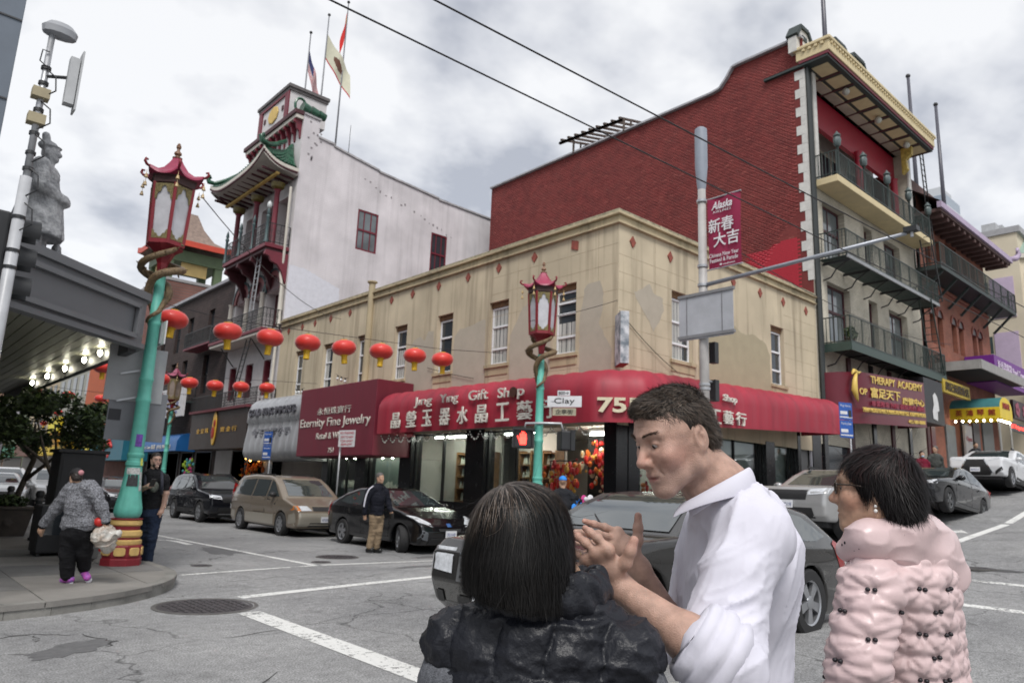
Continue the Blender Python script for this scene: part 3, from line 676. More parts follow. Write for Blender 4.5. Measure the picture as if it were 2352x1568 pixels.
def blob(parent,name,o,u,n,poly,mat,d=.004,seed=1):
 rr=random.Random(seed);P=[]
 for i in range(len(poly)):
  a,b=poly[i],poly[(i+1)%len(poly)];k=max(2,int(math.dist(a,b)/.12))
  for j in range(k):t=j/k;P.append((a[0]+(b[0]-a[0])*t+rr.uniform(-.025,.025),a[1]+(b[1]-a[1])*t+rr.uniform(-.025,.025)))
 m=MB();o=Vector(o);u=Vector(u);n=Vector(n);m.add([o+u*x+WZ*z+n*d for x,z in P],[tuple(range(len(P)))]);return m.build(name,mat,parent,fixn=False)
def gb(pts,s):blob(corner,'paint_patch',CO,GU,GN,[(33-y,z) for y,z in pts],PATCH,seed=s)
gb([(13.45,4.4),(13.45,6.3),(13.3,7.1),(13.2,7.25),(12.75,7.25),(12.6,7.0),(12.62,6.4),(12.75,6.1),(12.55,5.7),(12.3,5.3),(12.3,4.7),(12.6,4.4)],1)
gb([(16.35,4.4),(16.35,6.2),(15.9,6.9),(15.4,7.3),(15.1,7.3),(14.62,6.6),(14.62,4.4)],2)
gb([(19.2,4.7),(19.2,6.5),(18.9,6.75),(18.2,6.8),(17.6,6.9),(17.5,4.6)],3)
gb([(22.0,4.6),(22.0,6.3),(21.6,6.7),(21.2,6.8),(20.9,6.6),(20.75,6.95),(20.4,6.9),(20.3,4.7)],4)
blob(corner,'paint_patch',CO2,CU,CN,[(3.7,3.6),(3.7,6.9),(4.6,7.05),(4.95,6.85),(5.6,6.95),(6.3,6.75),(6.9,6.85),(7.7,6.65),(7.9,6.3),(7.95,4.4),(5,4.0)],M('olive_repaint',(.36,.315,.215),.9,.06,3,bump=.1),seed=5)
blob(corner,'paint_patch',CO2,CU,CN,[(.65,6.95),(1.0,7.1),(1.35,7.35),(1.55,7.1),(1.95,7.05),(2.0,6.7),(1.7,6.2),(1.5,6.0),(1.25,6.35),(.95,6.6)],PATCH,seed=6)
jm=M('stucco_joint',(.36,.29,.20),.95,.4,5)
sj=MB()
for z in(4.9,5.9,6.9,7.65,8.2):oriented(sj,CO,GU,GN,(15.6,0,z),(20.9,.002,z+.012))
for z in(4.55,4.9,5.4,5.9,6.4,6.9,7.4,7.9):oriented(sj,CO2,CU,CN,(.02,0,z),(2.35 if WB<z<WT else 3.6,.002,z+.012));oriented(sj,CO2,CU,CN,(8.95,0,z),(11.3,.002,z+.012))
for u in(1.6,10.2):oriented(sj,CO2,CU,CN,(u,.0004,4.2),(u+.012,.0024,8.7))
for u in(3.9,5.7,8.9,12.0,16.9,20.2):oriented(sj,CO,GU,GN,(u,.0004,4.9),(u+.012,.0024,8.7))
sj.build('scored_joints',jm,corner,kind='stuff')
BLKTILE=M('black_tile',(.012,.012,.014),.25,.2,5)
SHOPWALL=M('shop_wall',(.42,.40,.37),.9,.05);WOOD=M('shelf_wood',(.20,.10,.04),.5,.3,6);MARBLE=M('white_marble_floor',(.25,.24,.22),.4,.1)
def pier(a,b,y=None):
 m=MB();oriented(m,CO,GU,GN,(33-b,-.45,-.05),(33-a,.02,3.4));m.build('pier',BLKTILE,corner)
for a,b in((17.37,18.27),(21.3,22.0),(12.081,12.50),(24.3,25.0),(27.2,27.7),(32.5,32.98)):pier(a,b)
for a,b in((14.95,15.4),(18.2,18.7),(21.95,22.5),(24.1,24.3),(25.2,25.85)):
 m=MB();oriented(m,CO2,CU,CN,(a-14.5,-.4,-.05),(b-14.5,.02,3.4 if a<24 else 4.2));m.build('pier',BLKTILE,corner)
def bay(o,u,n,a,b,z0,z1,mull=(),zb=-.05):
 g=MB();oriented(g,o,u,n,(a,-.22,z0),(b,-.20,z1));w=g.build('shop_window',SHOPGLASS,corner)
 f=MB()
 for x in(a,*mull,b-.05):oriented(f,o,u,n,(x,-.25,z0),(x+.05,-.16,z1))
 oriented(f,o,u,n,(a,-.26,z1-.05),(b,-.15,z1));f.build('frame',BLACKM,w)
 s=MB();oriented(s,o,u,n,(a,-.3,zb),(b,-.10,z0));s.build('stall_riser',BLKTILE,corner)
bay(CO,GU,GN,33-21.3,33-18.27,1.1,3.3,(33-19.7,));bay(CO,GU,GN,33-17.37,33-15.2,1.1,3.3,(33-16.1,))
bay(CO,GU,GN,33-24.3,33-22.0,.9,2.75);bay(CO,GU,GN,33-27.2,33-25.0,.9,2.75,(33-26,))
bay(CO2,CU,CN,.9,3.7,1.3,3.35,(2.2,));bay(CO2,CU,CN,4.2,7.45,1.5,3.75,(5.8,),.3);bay(CO2,CU,CN,8.0,9.6,1.7,3.8,(),.8)
d=MB();oriented(d,CO2,CU,CN,(9.8,-.2,1.15),(10.65,-.15,3.6));d.build('door',M('grey_door',(.16,.16,.16),.5,.1),corner)
d=MB();oriented(d,CO2,CU,CN,(10.65,-.1,1.1),(11.35,-.02,3.9));d.build('side_panel',M('pale_panel',(.5,.5,.55),.6,.1),corner)
m=MB();m.box((14.6,12.2,0.0),(19.5,33,.02));m.build('shop_floor',MARBLE,corner)
m=MB();m.box((19.3,12.2,.02),(19.45,33,3.35));m.box((14.6,21.55,.02),(19.3,21.7,3.3));m.box((19.5,12.6,0),(25.8,12.65,4.5));m.build('back_wall',SHOPWALL,corner)
m=MB();m.box((14.4,12.2,3.36),(25.8,32.9,3.42));m.build('shop_ceiling',SHOPWALL,corner)
m=MB();m.box((15.9,15.25,.02),(16.0,17.4,3.3));m.box((16.0,18.25,.02),(16.1,21.5,3.3));m.build('display_partition',SHOPWALL,corner)
for(y0,y1,xx) in((15.3,16.9,15.89),(18.35,20.2,15.99)):
 s=MB()
 for z in(1.1,1.5,1.9,2.3,2.66):s.box((xx-.32,y0,z),(xx,y1,z+.03))
 for k in range(4):y=y0+(y1-y0)*k/3;s.box((xx-.34,y-.03,.7),(xx,y+.03,2.75))
 sh=s.build('display_shelf',WOOD,corner)
 fg=MB();rr=random.Random(int(y0*10))
 for z in(1.13,1.53,1.93,2.33):
  y=y0+.08
  while y<y1-.05:
   hh=rr.uniform(.2,.31);fg.lathe([(.05,0),(.055,.05),(.035,hh*.5),(.045,hh*.62),(.02,hh*.75),(.032,hh*.86),(.0,hh)],6,c=(xx-.17+rr.uniform(-.05,.05),y,z));y+=rr.uniform(.10,.14)
 fg.build('figurines',M('white_jade',(.52,.54,.47),.35,.3,8),sh,smooth=True,kind='stuff')
def goods(cx,cy,z0,z1,w,n,cols,seed,parent,name):
 rr=random.Random(seed);m=MB()
 for i in range(n):
  m.cur=rr.randrange(len(cols));p=(cx+rr.gauss(0,w[0]),cy+rr.gauss(0,w[1]),rr.uniform(z0,z1));s=rr.uniform(.03,.10)
  m.ball(p,(s,s*.7,s*rr.uniform(.7,1.6)),6,4)
 return m.build(name,cols,parent,kind='stuff',fixn=False)
REDG=[M('goods_red',(.5,.02,.015),.5,.2,9),M('goods_orange',(.55,.13,.02),.5,.2,9),M('goods_gold',(.5,.28,.04),.45,.2,9),M('goods_crimson',(.3,.01,.02),.5,.2,9)]
stall=thing('goods_display','hanging red and gold ornaments crowding the open shop doorway','display',(14.8,13.8,0.1))
goods(14.9,14.35,.5,2.3,(.12,.3),260,REDG,5,stall,'red_ornaments');goods(16.1,13.6,1.6,3.0,(.3,.5),260,REDG+[M('goods_cream',(.6,.5,.35),.6)],6,stall,'hanging_ornaments');goods(16.4,13.4,.4,1.8,(.2,.5),160,REDG[1:]+[M('goods_brown',(.12,.05,.02),.6)],7,stall,'shelf_goods')
r_=MB();r_.cyl((14.95,14.9,.15),(14.95,14.9,2.4),.02);r_.cyl((14.95,13.9,2.4),(14.95,14.9,2.4),.02);r_.box((16.2,12.7,1.5),(16.9,14.6,1.54));r_.box((16.2,12.7,.15),(16.25,14.6,3.2));r_.build('rack',BLACKM,stall)
def lamp_mesh(parent,name,a,b,mat):
 m=MB();m.box(a,b);return m.build(name,mat,parent)
TUBE=M('fluorescent_tube',(1,.97,.85),.5,0,emit=26,ecol=(1,.95,.82))
WARM=M('warm_shop_lamp',(1,.9,.7),.5,0,emit=45,ecol=(1,.92,.75))
for i,(a,b) in enumerate((((15.6,12.95,3.15),(15.72,14.0,3.2)),((15.0,15.6,3.2),(15.1,17.0,3.25)),((15.1,18.6,3.2),(15.2,20.8,3.25)),((18,12.9,3.2),(18.1,15,3.25)))):
 t=thing('tube_light',['fluorescent tube over the ornament doorway','fluorescent tube inside the second figurine window','fluorescent tube inside the first figurine window','fluorescent tube deep inside the corner shop'][i],'light',(a[0],a[1],3.36));lamp_mesh(t,'tube',a,b,TUBE);m=MB();m.box((a[0]-.03,a[1],3.25),(b[0]+.03,b[1],3.355));m.build('housing',WHITEFR,t)
jw=thing('jewellery_display','lit jewellery shop window with pale necklace busts behind the parked cars','display',(15.2,24.5,.9))
bs=MB();rr=random.Random(4)
for k in range(70):
 y=22.2+rr.random()*4.8;x=15.0+rr.random()*.5;z=1.0+.35*int(rr.random()*2);h=rr.uniform(.2,.34);bs.lathe([(.07,0),(.08,.06),(.09,h*.5),(.03,h*.75),(.035,h),(0,h+.01)],7,c=(x,y,z))
bs.build('necklace_busts',M('bust_velvet',(.62,.64,.58),.6,.15,9),jw,smooth=True,kind='stuff')
m=MB();m.box((14.85,22.0,.9),(15.7,27.1,1.0));m.box((15.7,22,.9),(15.75,27.1,2.6));m.build('counter',M('teal_counter',(.18,.25,.23),.4,.2),jw)
for k in range(7):m=MB();m.ball((14.95,22.5+k*.68,2.55),.05,8,5);m.build('spotlight',WARM,jw)
RED=streak_mat('red_awning_vinyl',(.37,.021,.044),(.24,.016,.034),.55,bump=.1)
LETTER=M('letter_white',(.66,.63,.57),.55,.08,12)
def awning_path(parent,name,st,mat,rib=.62,amp=.032,close=True):
 rows=[];
 for i,(a,b) in enumerate(zip(st[:-1],st[1:])):
  L=math.dist(a[2:4],b[2:4]);nr=max(1,round(L/rib));per=6
  for k in range(nr*per+(1 if i==len(st)-2 else 0)):
   t=k/(nr*per);wx,wy,fx,fy,zt,zb=[a[j]+(b[j]-a[j])*t for j in range(6)]
   d=Vector((fx-wx,fy-wy,0));pj=d.length;d.normalize();R=min(pj,.62);s=abs(math.sin(math.pi*k/per))*amp
   prof=[(0,zt,0,0),(pj-R,zt-.02,0,1)]+[(pj-R+R*math.sin(rad(15*q)),zt-.02-R*(1-math.cos(rad(15*q))),math.sin(rad(15*q)),math.cos(rad(15*q))) for q in range(1,7)]+[(pj,zb,.25,0)]
   rows.append([Vector((wx,wy,0))+d*(u+s*nx)+WZ*(z+s*nz) for u,z,nx,nz in prof])
 m=MB();m.grid(rows)
 for r in(rows[0],rows[-1]):
  q=r[0].copy();q.z=r[-1].z;c=list(r)+[q];m.add(c,[tuple(range(len(c)))])
 return m.build(name,mat,parent,smooth=60,fixn=False)
gift=thing('gift_shop_awning','long red ribbed awning with white lettering wrapping the corner shop','awning',(13.5,14,3.3))
awning_path(gift,'canopy',[(14.49,21.15,12.95,21.15,4.62,3.2),(14.49,12.05,12.95,11.55,4.55,3.2),(14.52,12.06,13.75,10.55,4.55,3.2),(24.35,12.06,24.35,10.55,4.95,3.76)],RED)
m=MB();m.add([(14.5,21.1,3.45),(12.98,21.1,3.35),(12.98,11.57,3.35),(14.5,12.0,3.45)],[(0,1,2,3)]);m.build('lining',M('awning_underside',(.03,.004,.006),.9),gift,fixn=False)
def word(parent,body,y0,y1,z0,z1,x=12.86,name='letters',off=.002,mat=LETTER,dep=.04,**k):
 return lettering(name,body,mat,(x,(y0+y1)/2,(z0+z1)/2),GR,WZ,abs(y0-y1),z1-z0,parent,dep,off,**k)
word(gift,'Jıng',18.91,17.99,3.93,4.26);word(gift,'Yıng',17.57,16.70,3.93,4.26);word(gift,'Gift',16.2,15.35,3.99,4.27)
word(gift,'Sh',14.92,14.46,3.98,4.25);word(gift,'p',14.12,13.87,3.9,4.17)
o_=MB();o_.lathe([(.11,0),(.14,.0),(.14,.05),(.08,.05)],14);ob=o_.build('missing_letter_stain',M('dark_rust',(.06,.02,.012),.8,.4,12),gift,local=True);ob.location=Vector((12.83,14.29,4.1))-gift.location;ob.rotation_euler=(0,rad(90),0)
cn='晶瑩玉器水晶工藝行';cy_=[(20.17,19.66),(19.31,18.78),(18.44,17.95),(17.55,17.05),(16.69,16.2),(15.85,15.33),(14.97,14.45),(14.12,13.55),(13.3,12.75)]
for c_,(a,b) in zip(cn,cy_):word(gift,c_,a,b,3.34,3.84,off=.012)
dch=Vector((13.75-12.95,10.55-11.55,0)).normalized();nch=Vector((dch.y,-dch.x,0))
lettering('letters','755',M('letter_cream',(.62,.55,.40),.55,.1,12),Vector((13.35,11.05,3.6))+dch.cross(WZ)*.08,dch,WZ,1.05,.36,gift,.05,.03)
for bd,x0,x1,z0,z1 in(('Gift',15.4,16.2,4.0,4.24),('Shop',16.9,17.55,4.03,4.27),('晶',15.2,15.65,3.42,3.78),('工',16.2,16.75,3.45,3.82),('藝',16.9,17.35,3.48,3.84),('行',17.5,18.0,3.5,3.86)):
 lettering('letters',bd,LETTER,((x0+x1)/2,10.46,(z0+z1)/2-.02),CR,WZ,x1-x0,z1-z0,gift,.05,.01)
BURG=M('burgundy_vinyl',(.155,.016,.032),.5,.12,1.3,bump=.12,bscale=3,stretch=(1,4,.4))
et=thing('jewelry_awning','burgundy box awning of the jewelry shop with raised white lettering','awning',(13.7,24.3,2.5))
m=MB();m.box((12.98,21.4,2.5),(14.48,27.05,5.1));bevel(m.build('canopy',BURG,et),.02)
ser=dict(off=.012)
word(et,'永恒珠寶行',25.55,23.03,4.03,4.3,x=12.965,dep=.02,off=-.004);word(et,'Eternity Fine Jewelry',26.87,21.66,3.5,3.92,x=12.965,dep=.02,off=0);word(et,'Retail & Wholesale',25.46,22.6,3.13,3.36,x=12.965,dep=.02,off=-.004);word(et,'751',24.46,24.05,2.62,2.8,x=12.965,dep=.02,off=-.004)
SILV=M('silver_awning',(.42,.43,.45),.38,.2,1.2,bump=.08,bscale=6,metal=.35)
sv=thing('silver_awning','dented silver scalloped awning with faded ghost lettering','awning',(13.7,29.8,2.4))
rows=[];n_=54
for i in range(n_+1):
 y=32.6-5.45*i/n_;s=abs(math.sin(math.pi*i/6))*.05;row=[]
 for(d,z,k) in((0,5.15,0),(.75,5.15,.5),(1.05,5.05,.8),(1.25,4.85,1),(1.36,4.5,1),(1.38,4.1,1),(1.30,4.0,1),(1.32,3.7,1),(1.4,3.1,1),(1.42,2.75,1),(1.36,2.55,1),(1.2,2.42,.8),(.9,2.38,.4),(.1,2.38,0)):
  row.append((14.5-d-s*k,y,z+s*k*(.5 if z>4.8 else-.3 if z<2.6 else 0)))
 rows.append(row)
m=MB();m.grid(rows)
for r in(rows[0],rows[-1]):m.add(r,[tuple(range(len(r)))])
m.build('canopy',SILV,sv,smooth=60,fixn=False)
GHOST=M('ghost_letters',(.10,.10,.12),.5,.35,5,metal=.2)
word(sv,'GOLD KING IMPORTS',32.3,27.7,4.3,4.62,x=13.07,mat=GHOST,dep=.05,off=.03);word(sv,'金王珠寶公司',31.9,28.0,3.35,3.75,x=13.12,mat=M('ghost_letters_pale',(.25,.255,.28),.5,.3,5,metal=.2),dep=.04,off=.03)
db=thing('dark_shop_sign','dark brown shop sign board with a gold oval emblem','sign',(13.6,36.5,3))
m=MB();m.box((13.2,32.75,2.95),(14.3,40.2,4.8));m.build('board',M('dark_brown_board',(.028,.016,.012),.5,.15),db)
m=MB();m.box((13.05,32.7,4.8),(14.45,40.3,4.92));m.build('trim',M('maroon_trim',(.14,.03,.04),.6,.2),db)
GOLD=M('gold_paint',(.62,.36,.04),.4,.1,8)
e_=MB();e_.lathe([(.5,0),(.52,.02),(.5,.05),(.42,.05)],24,squash=(1.9/1.0*.5+.35,.52/.5*.55));ob=e_.build('emblem',GOLD,db,local=True);ob.location=Vector((13.19,36.7,3.95))-db.location;ob.rotation_euler=(0,rad(-90),0)
ob.scale=(1.25,.85,1)
m=MB();m.ball((13.12,36.75,3.75),(.03,.22,.3),8,6);m.ball((13.12,36.6,4.2),(.03,.14,.18),8,6);m.build('emblem_figure',M('emblem_red',(.35,.03,.02),.5),db)
word(db,'金 皇 珠',39.2,37.5,3.75,4.0,x=13.18,mat=GOLD,dep=.02);word(db,'寶 金 行',35.9,33.9,3.75,4.0,x=13.18,mat=GOLD,dep=.02)
WPAINT=streak_mat('white_painted_brick',(.72,.685,.705),(.58,.55,.565),bump=.3)
def _brickbump(m,axis='x',s=.5):
 N,L,b=nodes(m);tc=N.new('ShaderNodeTexCoord');sp=N.new('ShaderNodeSeparateXYZ');L.new(tc.outputs['Object'],sp.inputs[0]);cb=N.new('ShaderNodeCombineXYZ');L.new(sp.outputs['X' if axis=='x' else 'Y'],cb.inputs[0]);L.new(sp.outputs['Z'],cb.inputs[1])
 bt=N.new('ShaderNodeTexBrick');bt.inputs['Scale'].default_value=1;bt.inputs['Brick Width'].default_value=.3;bt.inputs['Row Height'].default_value=.1;bt.inputs['Mortar Size'].default_value=.012;L.new(cb.outputs[0],bt.inputs[0])
 iv=N.new('ShaderNodeMath');iv.operation='SUBTRACT';iv.inputs[0].default_value=1;L.new(bt.outputs['Fac'],iv.inputs[1]);bp=N.new('ShaderNodeBump');bp.inputs['Strength'].default_value=s;bp.inputs['Distance'].default_value=.02;L.new(iv.outputs[0],bp.inputs['Height'])
 old=[l for l in L if l.to_socket==b.inputs['Normal']]
 if old:L.new(old[0].from_socket,bp.inputs['Normal'])
 L.new(bp.outputs[0],b.inputs['Normal'])
_brickbump(WPAINT)
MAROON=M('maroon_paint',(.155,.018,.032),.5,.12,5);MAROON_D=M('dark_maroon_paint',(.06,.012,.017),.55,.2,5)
GTILE=M('green_glazed_tile',(.022,.085,.05),.28,.45,4);CREAM=M('cream_paint',(.56,.53,.47),.7,.08);GREYW=M('facade_white',(.58,.56,.56),.7,.08)
YEL=M('ochre_panel',(.62,.43,.13),.6,.1);TEALIRON=M('teal_grey_iron',(.05,.085,.09),.45,.2,6)
wb=thing('white_building','tall white painted brick building with a green tiled pagoda balcony','building',(19,36,0))
mb=MB()
wins=[(18.04,19.30,13.7,15.95),(22.85,23.98,13.5,15.95)]
facade(mb,(14.5,33,0),WX,-WY,13.5,0,17.9,[(a-14.5,b-14.5,c,d) for a,b,c,d in wins],.12)
prof=[(14.5,20.05),(15.4,20.0),(15.42,19.05),(16.3,18.97),(16.33,18.85),(19.1,18.42),(19.12,18.36),(23.2,18.05),(23.24,17.98),(28,17.92),(28,17.9),(14.5,17.9)]
mb.add([(x,33,z) for x,z in prof],[tuple(range(len(prof)))])
mb.build('side_wall',WPAINT,wb,fixn=False)
m=MB();m.box((14.8,33.3,17.5),(28,40,17.6));m.box((27.9,33,0),(28,40,17.9));m.box((14.5,39.7,0),(28,39.75,17.9));m.build('roof',MATS['tar_roof'],wb)
cp=MB()
for a,b in(((14.5,20.05),(15.45,20.0)),((15.4,19.05),(16.35,18.97)),((16.3,18.87),(19.12,18.44)),((19.12,18.38),(23.22,18.07)),((23.22,18.0),(28,17.94))):cp.beam((a[0],33.1,a[1]+.05),(b[0],33.1,b[1]+.05),.34,.10)
cp.build('coping',M('grey_coping',(.36,.35,.36),.9,.3,5),wb)
for a,b,c,d in wins:sash_window(wb,(14.5,33,0),WX,-WY,a-14.5,b-14.5,c,d,frame=MAROON,fw=.09,cols=3,split=(.5,),out=-.05,glass=GLASS_L if a<20 else GLASS)
blob(wb,'paint_patch',(14.5,33,0),WX,-WY,[(.02,8.9),(.02,12.0),(.9,11.95),(2.0,11.6),(2.85,11.35),(2.85,9.0)],M('fresh_white_patch',(.66,.665,.72),.85,.07,5),.006,9)
st=MB();rr=random.Random(8)
for i in range(26):
 x=18.3+i*.33+rr.uniform(-.1,.1);z=17.6-.09*i+rr.uniform(-.1,.1)
 if rr.random()<.7 and z>15.9:st.box((x,32.985,z),(x+rr.uniform(.04,.12),32.998,z+rr.uniform(.04,.14)))
for i in range(14):x=14.7+rr.random()*.8;z=17.5+rr.random()*2.3;st.box((x,32.985,z),(x+.1,32.998,z+.09))
st.build('wall_anchors',M('spalled_patch',(.25,.23,.24),.9,.3),wb,kind='stuff')
mb=MB();WO=(14.5,39.7,0)
fh=[(5.83-.87,5.83,5.6,7.35),(2.77,3.7,5.6,7.35),(.6,1.53,5.6,7.35)]
fh+=[(4.4,6.0,8.9,10.9),(2.5,4.1,8.9,10.9),(.45,2.05,8.9,10.9),(.5,2.0,13,15.8),(2.6,4.1,13,15.8),(4.6,6.1,13,15.8)]
facade(mb,WO,GR,-WX,6.7,0,20.0,fh,.5);mb.build('front_wall',GREYW,wb,fixn=False)
for(a,b,c,d) in fh[:3]:sash_window(wb,WO,GR,-WX,a+.02,b-.02,c,d,frame=WHITEFR,cols=2,split=(.5,),out=-.3)
for(a,b,c,d) in fh[3:]:w=MB();oriented(w,WO,GR,-WX,(a,-.55,c),(b,-.5,d));w.build('window',M('dark_red_door',(.07,.008,.012),.5),wb)
for(a,b,c,d) in fh[:3]:w=MB();oriented(w,WO,GR,-WX,(a,-.5,c),(a+.13,-.02,d));w.build('jamb',MAROON,wb)
for(a,b) in((4.4,6.0),(2.5,4.1),(.45,2.05)):
 cxm=(a+b)/2;r0=(b-a)/2
 for nm,ri,ro,out,mt in(('arch_trim',r0,r0+.26,.07,M('rose_trim',(.24,.085,.085),.6,.1)),('arch_moulding',r0+.26,r0+.36,.11,TEALIRON)):
  m=MB();rows=[]
  for i in range(15):
   t=rad(180*i/14);rows.append([Vector(WO)+GR*(cxm+r*math.cos(t))+WZ*(10.9+r*1.0*math.sin(t))-WX*o for r,o in((ri,0),(ri,out),(ro,out),(ro,0))])
  m.grid(rows);m.build(nm,mt,wb,fixn=False)
 m=MB();n=14;pts=[Vector(WO)+GR*(cxm+r0*math.cos(rad(180*i/n)))+WZ*(10.9+r0*math.sin(rad(180*i/n)))-WX*.012 for i in range(n+1)];m.add(pts,[tuple(range(n+1))]);m.build('arch_recess',MATS['dark_red_door'],wb,fixn=False)
for y in(39.6,37.4,35.45,33.15):m=MB();m.lathe([(.16,0),(.13,.1),(.11,1.9),(.16,2.0)],10,c=(14.35,y,8.95));m.build('column',CREAM,wb,smooth=40)
BX=13.25
def slab(name,x0,y0,y1,z0,z1,mat,parent=wb):m=MB();m.box((x0,y0,z0),(14.48,y1,z1));return bevel(m.build(name,mat,parent),.02)
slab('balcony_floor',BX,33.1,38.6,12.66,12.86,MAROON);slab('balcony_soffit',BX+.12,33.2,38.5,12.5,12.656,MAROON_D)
for i,y in enumerate((33.2,34.9,36.6,38.3)):
 m=MB();m.prism([(0,0),(-1.15,0),(-1.2,-.22),(-.95,-.3),(-.85,-.5),(-.5,-.62),(-.28,-.9),(-.12,-1.3),(0,-1.5)],(14.48,y-.09,12.5),WX,WZ,(0,.18,0));m.build('bracket',MAROON if i==0 else MAROON_D,wb)
for i,(x,y) in enumerate(((13.3,33.2),(13.3,34.9),(13.3,36.6),(13.3,38.45))):
 m=MB();m.lathe([(.11,0),(.11,.12),(.075,.2),(.07,1.25),(.1,1.3),(.1,1.38),(.05,1.42),(.09,1.52),(.06,1.7),(.02,1.82),(0,1.9)],10,c=(x,y,12.86));m.build('lamp_post',TEALIRON,wb,smooth=50)
m=MB();m.lathe([(.06,0),(.11,.08),(.12,.25),(.05,.36),(0,.42)],10,c=(13.3,33.2,14.6));m.build('lamp_globe',M('globe_glass',(.5,.52,.52),.2,.1),wb,smooth=60)
railing(wb,[(14.45,33.15),(13.3,33.2),(13.3,38.45),(14.45,38.45)],12.9,1.0,.2,BLACKM,curl=True)
for y in(33.9,36.4,38.9):m=MB();m.lathe([(.2,0),(.2,.1),(.14,.2),(.13,3.0),(.2,3.1)],12,c=(13.9,y,12.86));m.build('column',MAROON,wb,smooth=40)
for y in(33.9,36.4,38.9):m=MB();m.lathe([(.15,0),(.32,.12),(.36,.35),(.2,.4)],10,c=(13.9,y,15.95));m.build('capital',M('gilt_capital',(.13,.10,.02),.5,.5,14),wb,smooth=40)
ex0,ey0,ey1=12.55,32.85,40.0;wallx,top=14.45,18.6
def eave_pt(s,t):
 if s<.2:q=s/.2;x=14.45+(ex0-14.45)*q;y=ey0;cn=q
 elif s<.8:q=(s-.2)/.6;x=ex0;y=ey0+(ey1-ey0)*q;cn=abs(2*q-1)
 else:q=(s-.8)/.2;x=ex0+(14.45-ex0)*q;y=ey1;cn=1-q
 zc=16.95+.62*cn**3.2
 tx=wallx;ty=min(max(y,ey0+1.1),ey1-1.1);h=(1-math.sqrt(max(0,1-t*t)))*.55+.45*t*t
 return Vector((x+(tx-x)*t,y+(ty-y)*t,zc+(top-zc)*(.35*t+.65*h)))
rows=[];NS=90
for i in range(NS+1):rows.append([eave_pt(i/NS,t/8) for t in range(9)])
m=MB();m.grid(rows);m.build('roof_surface',GTILE,wb,smooth=50,fixn=False)
for i in range(2,NS-1,2):
 if 15<=i<=20 or 70<=i<=75:continue
 tl=MB();tl.tube([eave_pt(i/NS,t/6)+WZ*.05 for t in range(7)],.075,6);tl.build('roof_tile',GTILE,wb,smooth=40)
fa=MB();rows=[[eave_pt(i/NS,0)+WZ*d for d in(.02,-.16)] for i in range(NS+1)];fa.grid(rows);fa.build('eave_fascia',CREAM,wb,fixn=False)
fa=MB();rows=[[eave_pt(i/NS,0.04)+WZ*d for d in(-.16,-.34)] for i in range(NS+1)];fa.grid(rows);fa.build('eave_underfascia',M('eave_pink',(.42,.36,.36),.7,.1),wb,fixn=False)
dn=MB()
for i in range(1,NS):p=eave_pt(i/NS,.02)-WZ*.22;dn.cbox(p,(.09,.09,.09))
dn.build('dentils',MAROON_D,wb,kind='stuff')
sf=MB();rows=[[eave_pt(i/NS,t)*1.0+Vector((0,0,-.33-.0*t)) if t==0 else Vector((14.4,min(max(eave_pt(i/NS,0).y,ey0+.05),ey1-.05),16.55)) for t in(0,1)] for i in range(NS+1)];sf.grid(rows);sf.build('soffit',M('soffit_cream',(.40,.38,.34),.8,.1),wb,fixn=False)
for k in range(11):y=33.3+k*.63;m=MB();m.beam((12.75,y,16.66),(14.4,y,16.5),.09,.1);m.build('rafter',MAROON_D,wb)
m=MB();m.beam((13.5,33.1,16.52),(13.5,39.8,16.52),.16,.1);m.build('beam',YEL,wb)
for y in(ey0,ey1):
 p0=eave_pt(.2 if y==ey0 else .8,0)
 m=MB();m.tube([p0+Vector((1.4,(.8 if y==ey0 else-.8),1.0)),p0+Vector((.7,(.4 if y==ey0 else-.4),.42)),p0+Vector((.2,(.1 if y==ey0 else-.1),.16)),p0+Vector((-.1,0,.2)),p0+Vector((-.2,0,.42)),p0+Vector((-.08,0,.55)),p0+Vector((0,0,.42))],[.1,.12,.13,.14,.13,.1,.05],8);m.build('hip_ridge',GTILE,wb,smooth=50)
m=MB();m.box((13.98,32.95,19.95),(14.48,39.6,20.2));bevel(m.build('cornice',MAROON_D,wb),.03)
m=MB();m.box((14.08,33.0,19.75),(14.48,39.5,19.948));m.build('cornice_band',CREAM,wb)
for k in range(11):
 y=33.15+k*.6;m=MB();m.prism([(0,0),(-.42,0),(-.44,-.18),(-.3,-.25),(-.22,-.5),(-.1,-.62),(-.05,-.95),(0,-1.0)],(14.49,y,19.745),WX,WZ,(0,.14,0));m.build('bracket',MAROON,wb)
m=MB();m.box((14.1,34.1,20.2),(16.2,37.9,21.85));m.build('tower',GREYW,wb)
m=MB();m.box((13.95,33.95,21.85),(16.3,38.05,22.02));m.box((14.02,34.02,21.7),(16.25,37.98,21.846));m.build('tower_cap',M('tower_cap_grey',(.12,.11,.11),.7,.2),wb)
for y in(34.1,37.45):m=MB();m.box((14.03,y,20.2),(14.1,y+.45,21.7));m.build('tower_pilaster',MAROON,wb)
m=MB();m.box((14.02,34.4,21.55),(14.097,37.6,21.69));m.build('tower_band',MAROON,wb)
m=MB();m.lathe([(.62,0),(.66,.03),(.6,.06)],8,squash=(.75,1.0));ob=m.build('clock_panel',YEL,wb,local=True);ob.location=Vector((14.09,36.0,20.95))-wb.location;ob.rotation_euler=(0,rad(-90),0)
for y,z in((34.85,20.95),(37.1,20.95)):m=MB();m.cbox((14.07,y,z),(.04,.2,.26));m.build('plaque',MAROON_D,wb)
m=MB()
for k,(dx,r) in enumerate(((0,.36),(.5,.3),(.95,.24))):m.cyl((14.5+dx,33.4,20.55),(14.9+dx,33.4,20.5),r,r*.85,12)
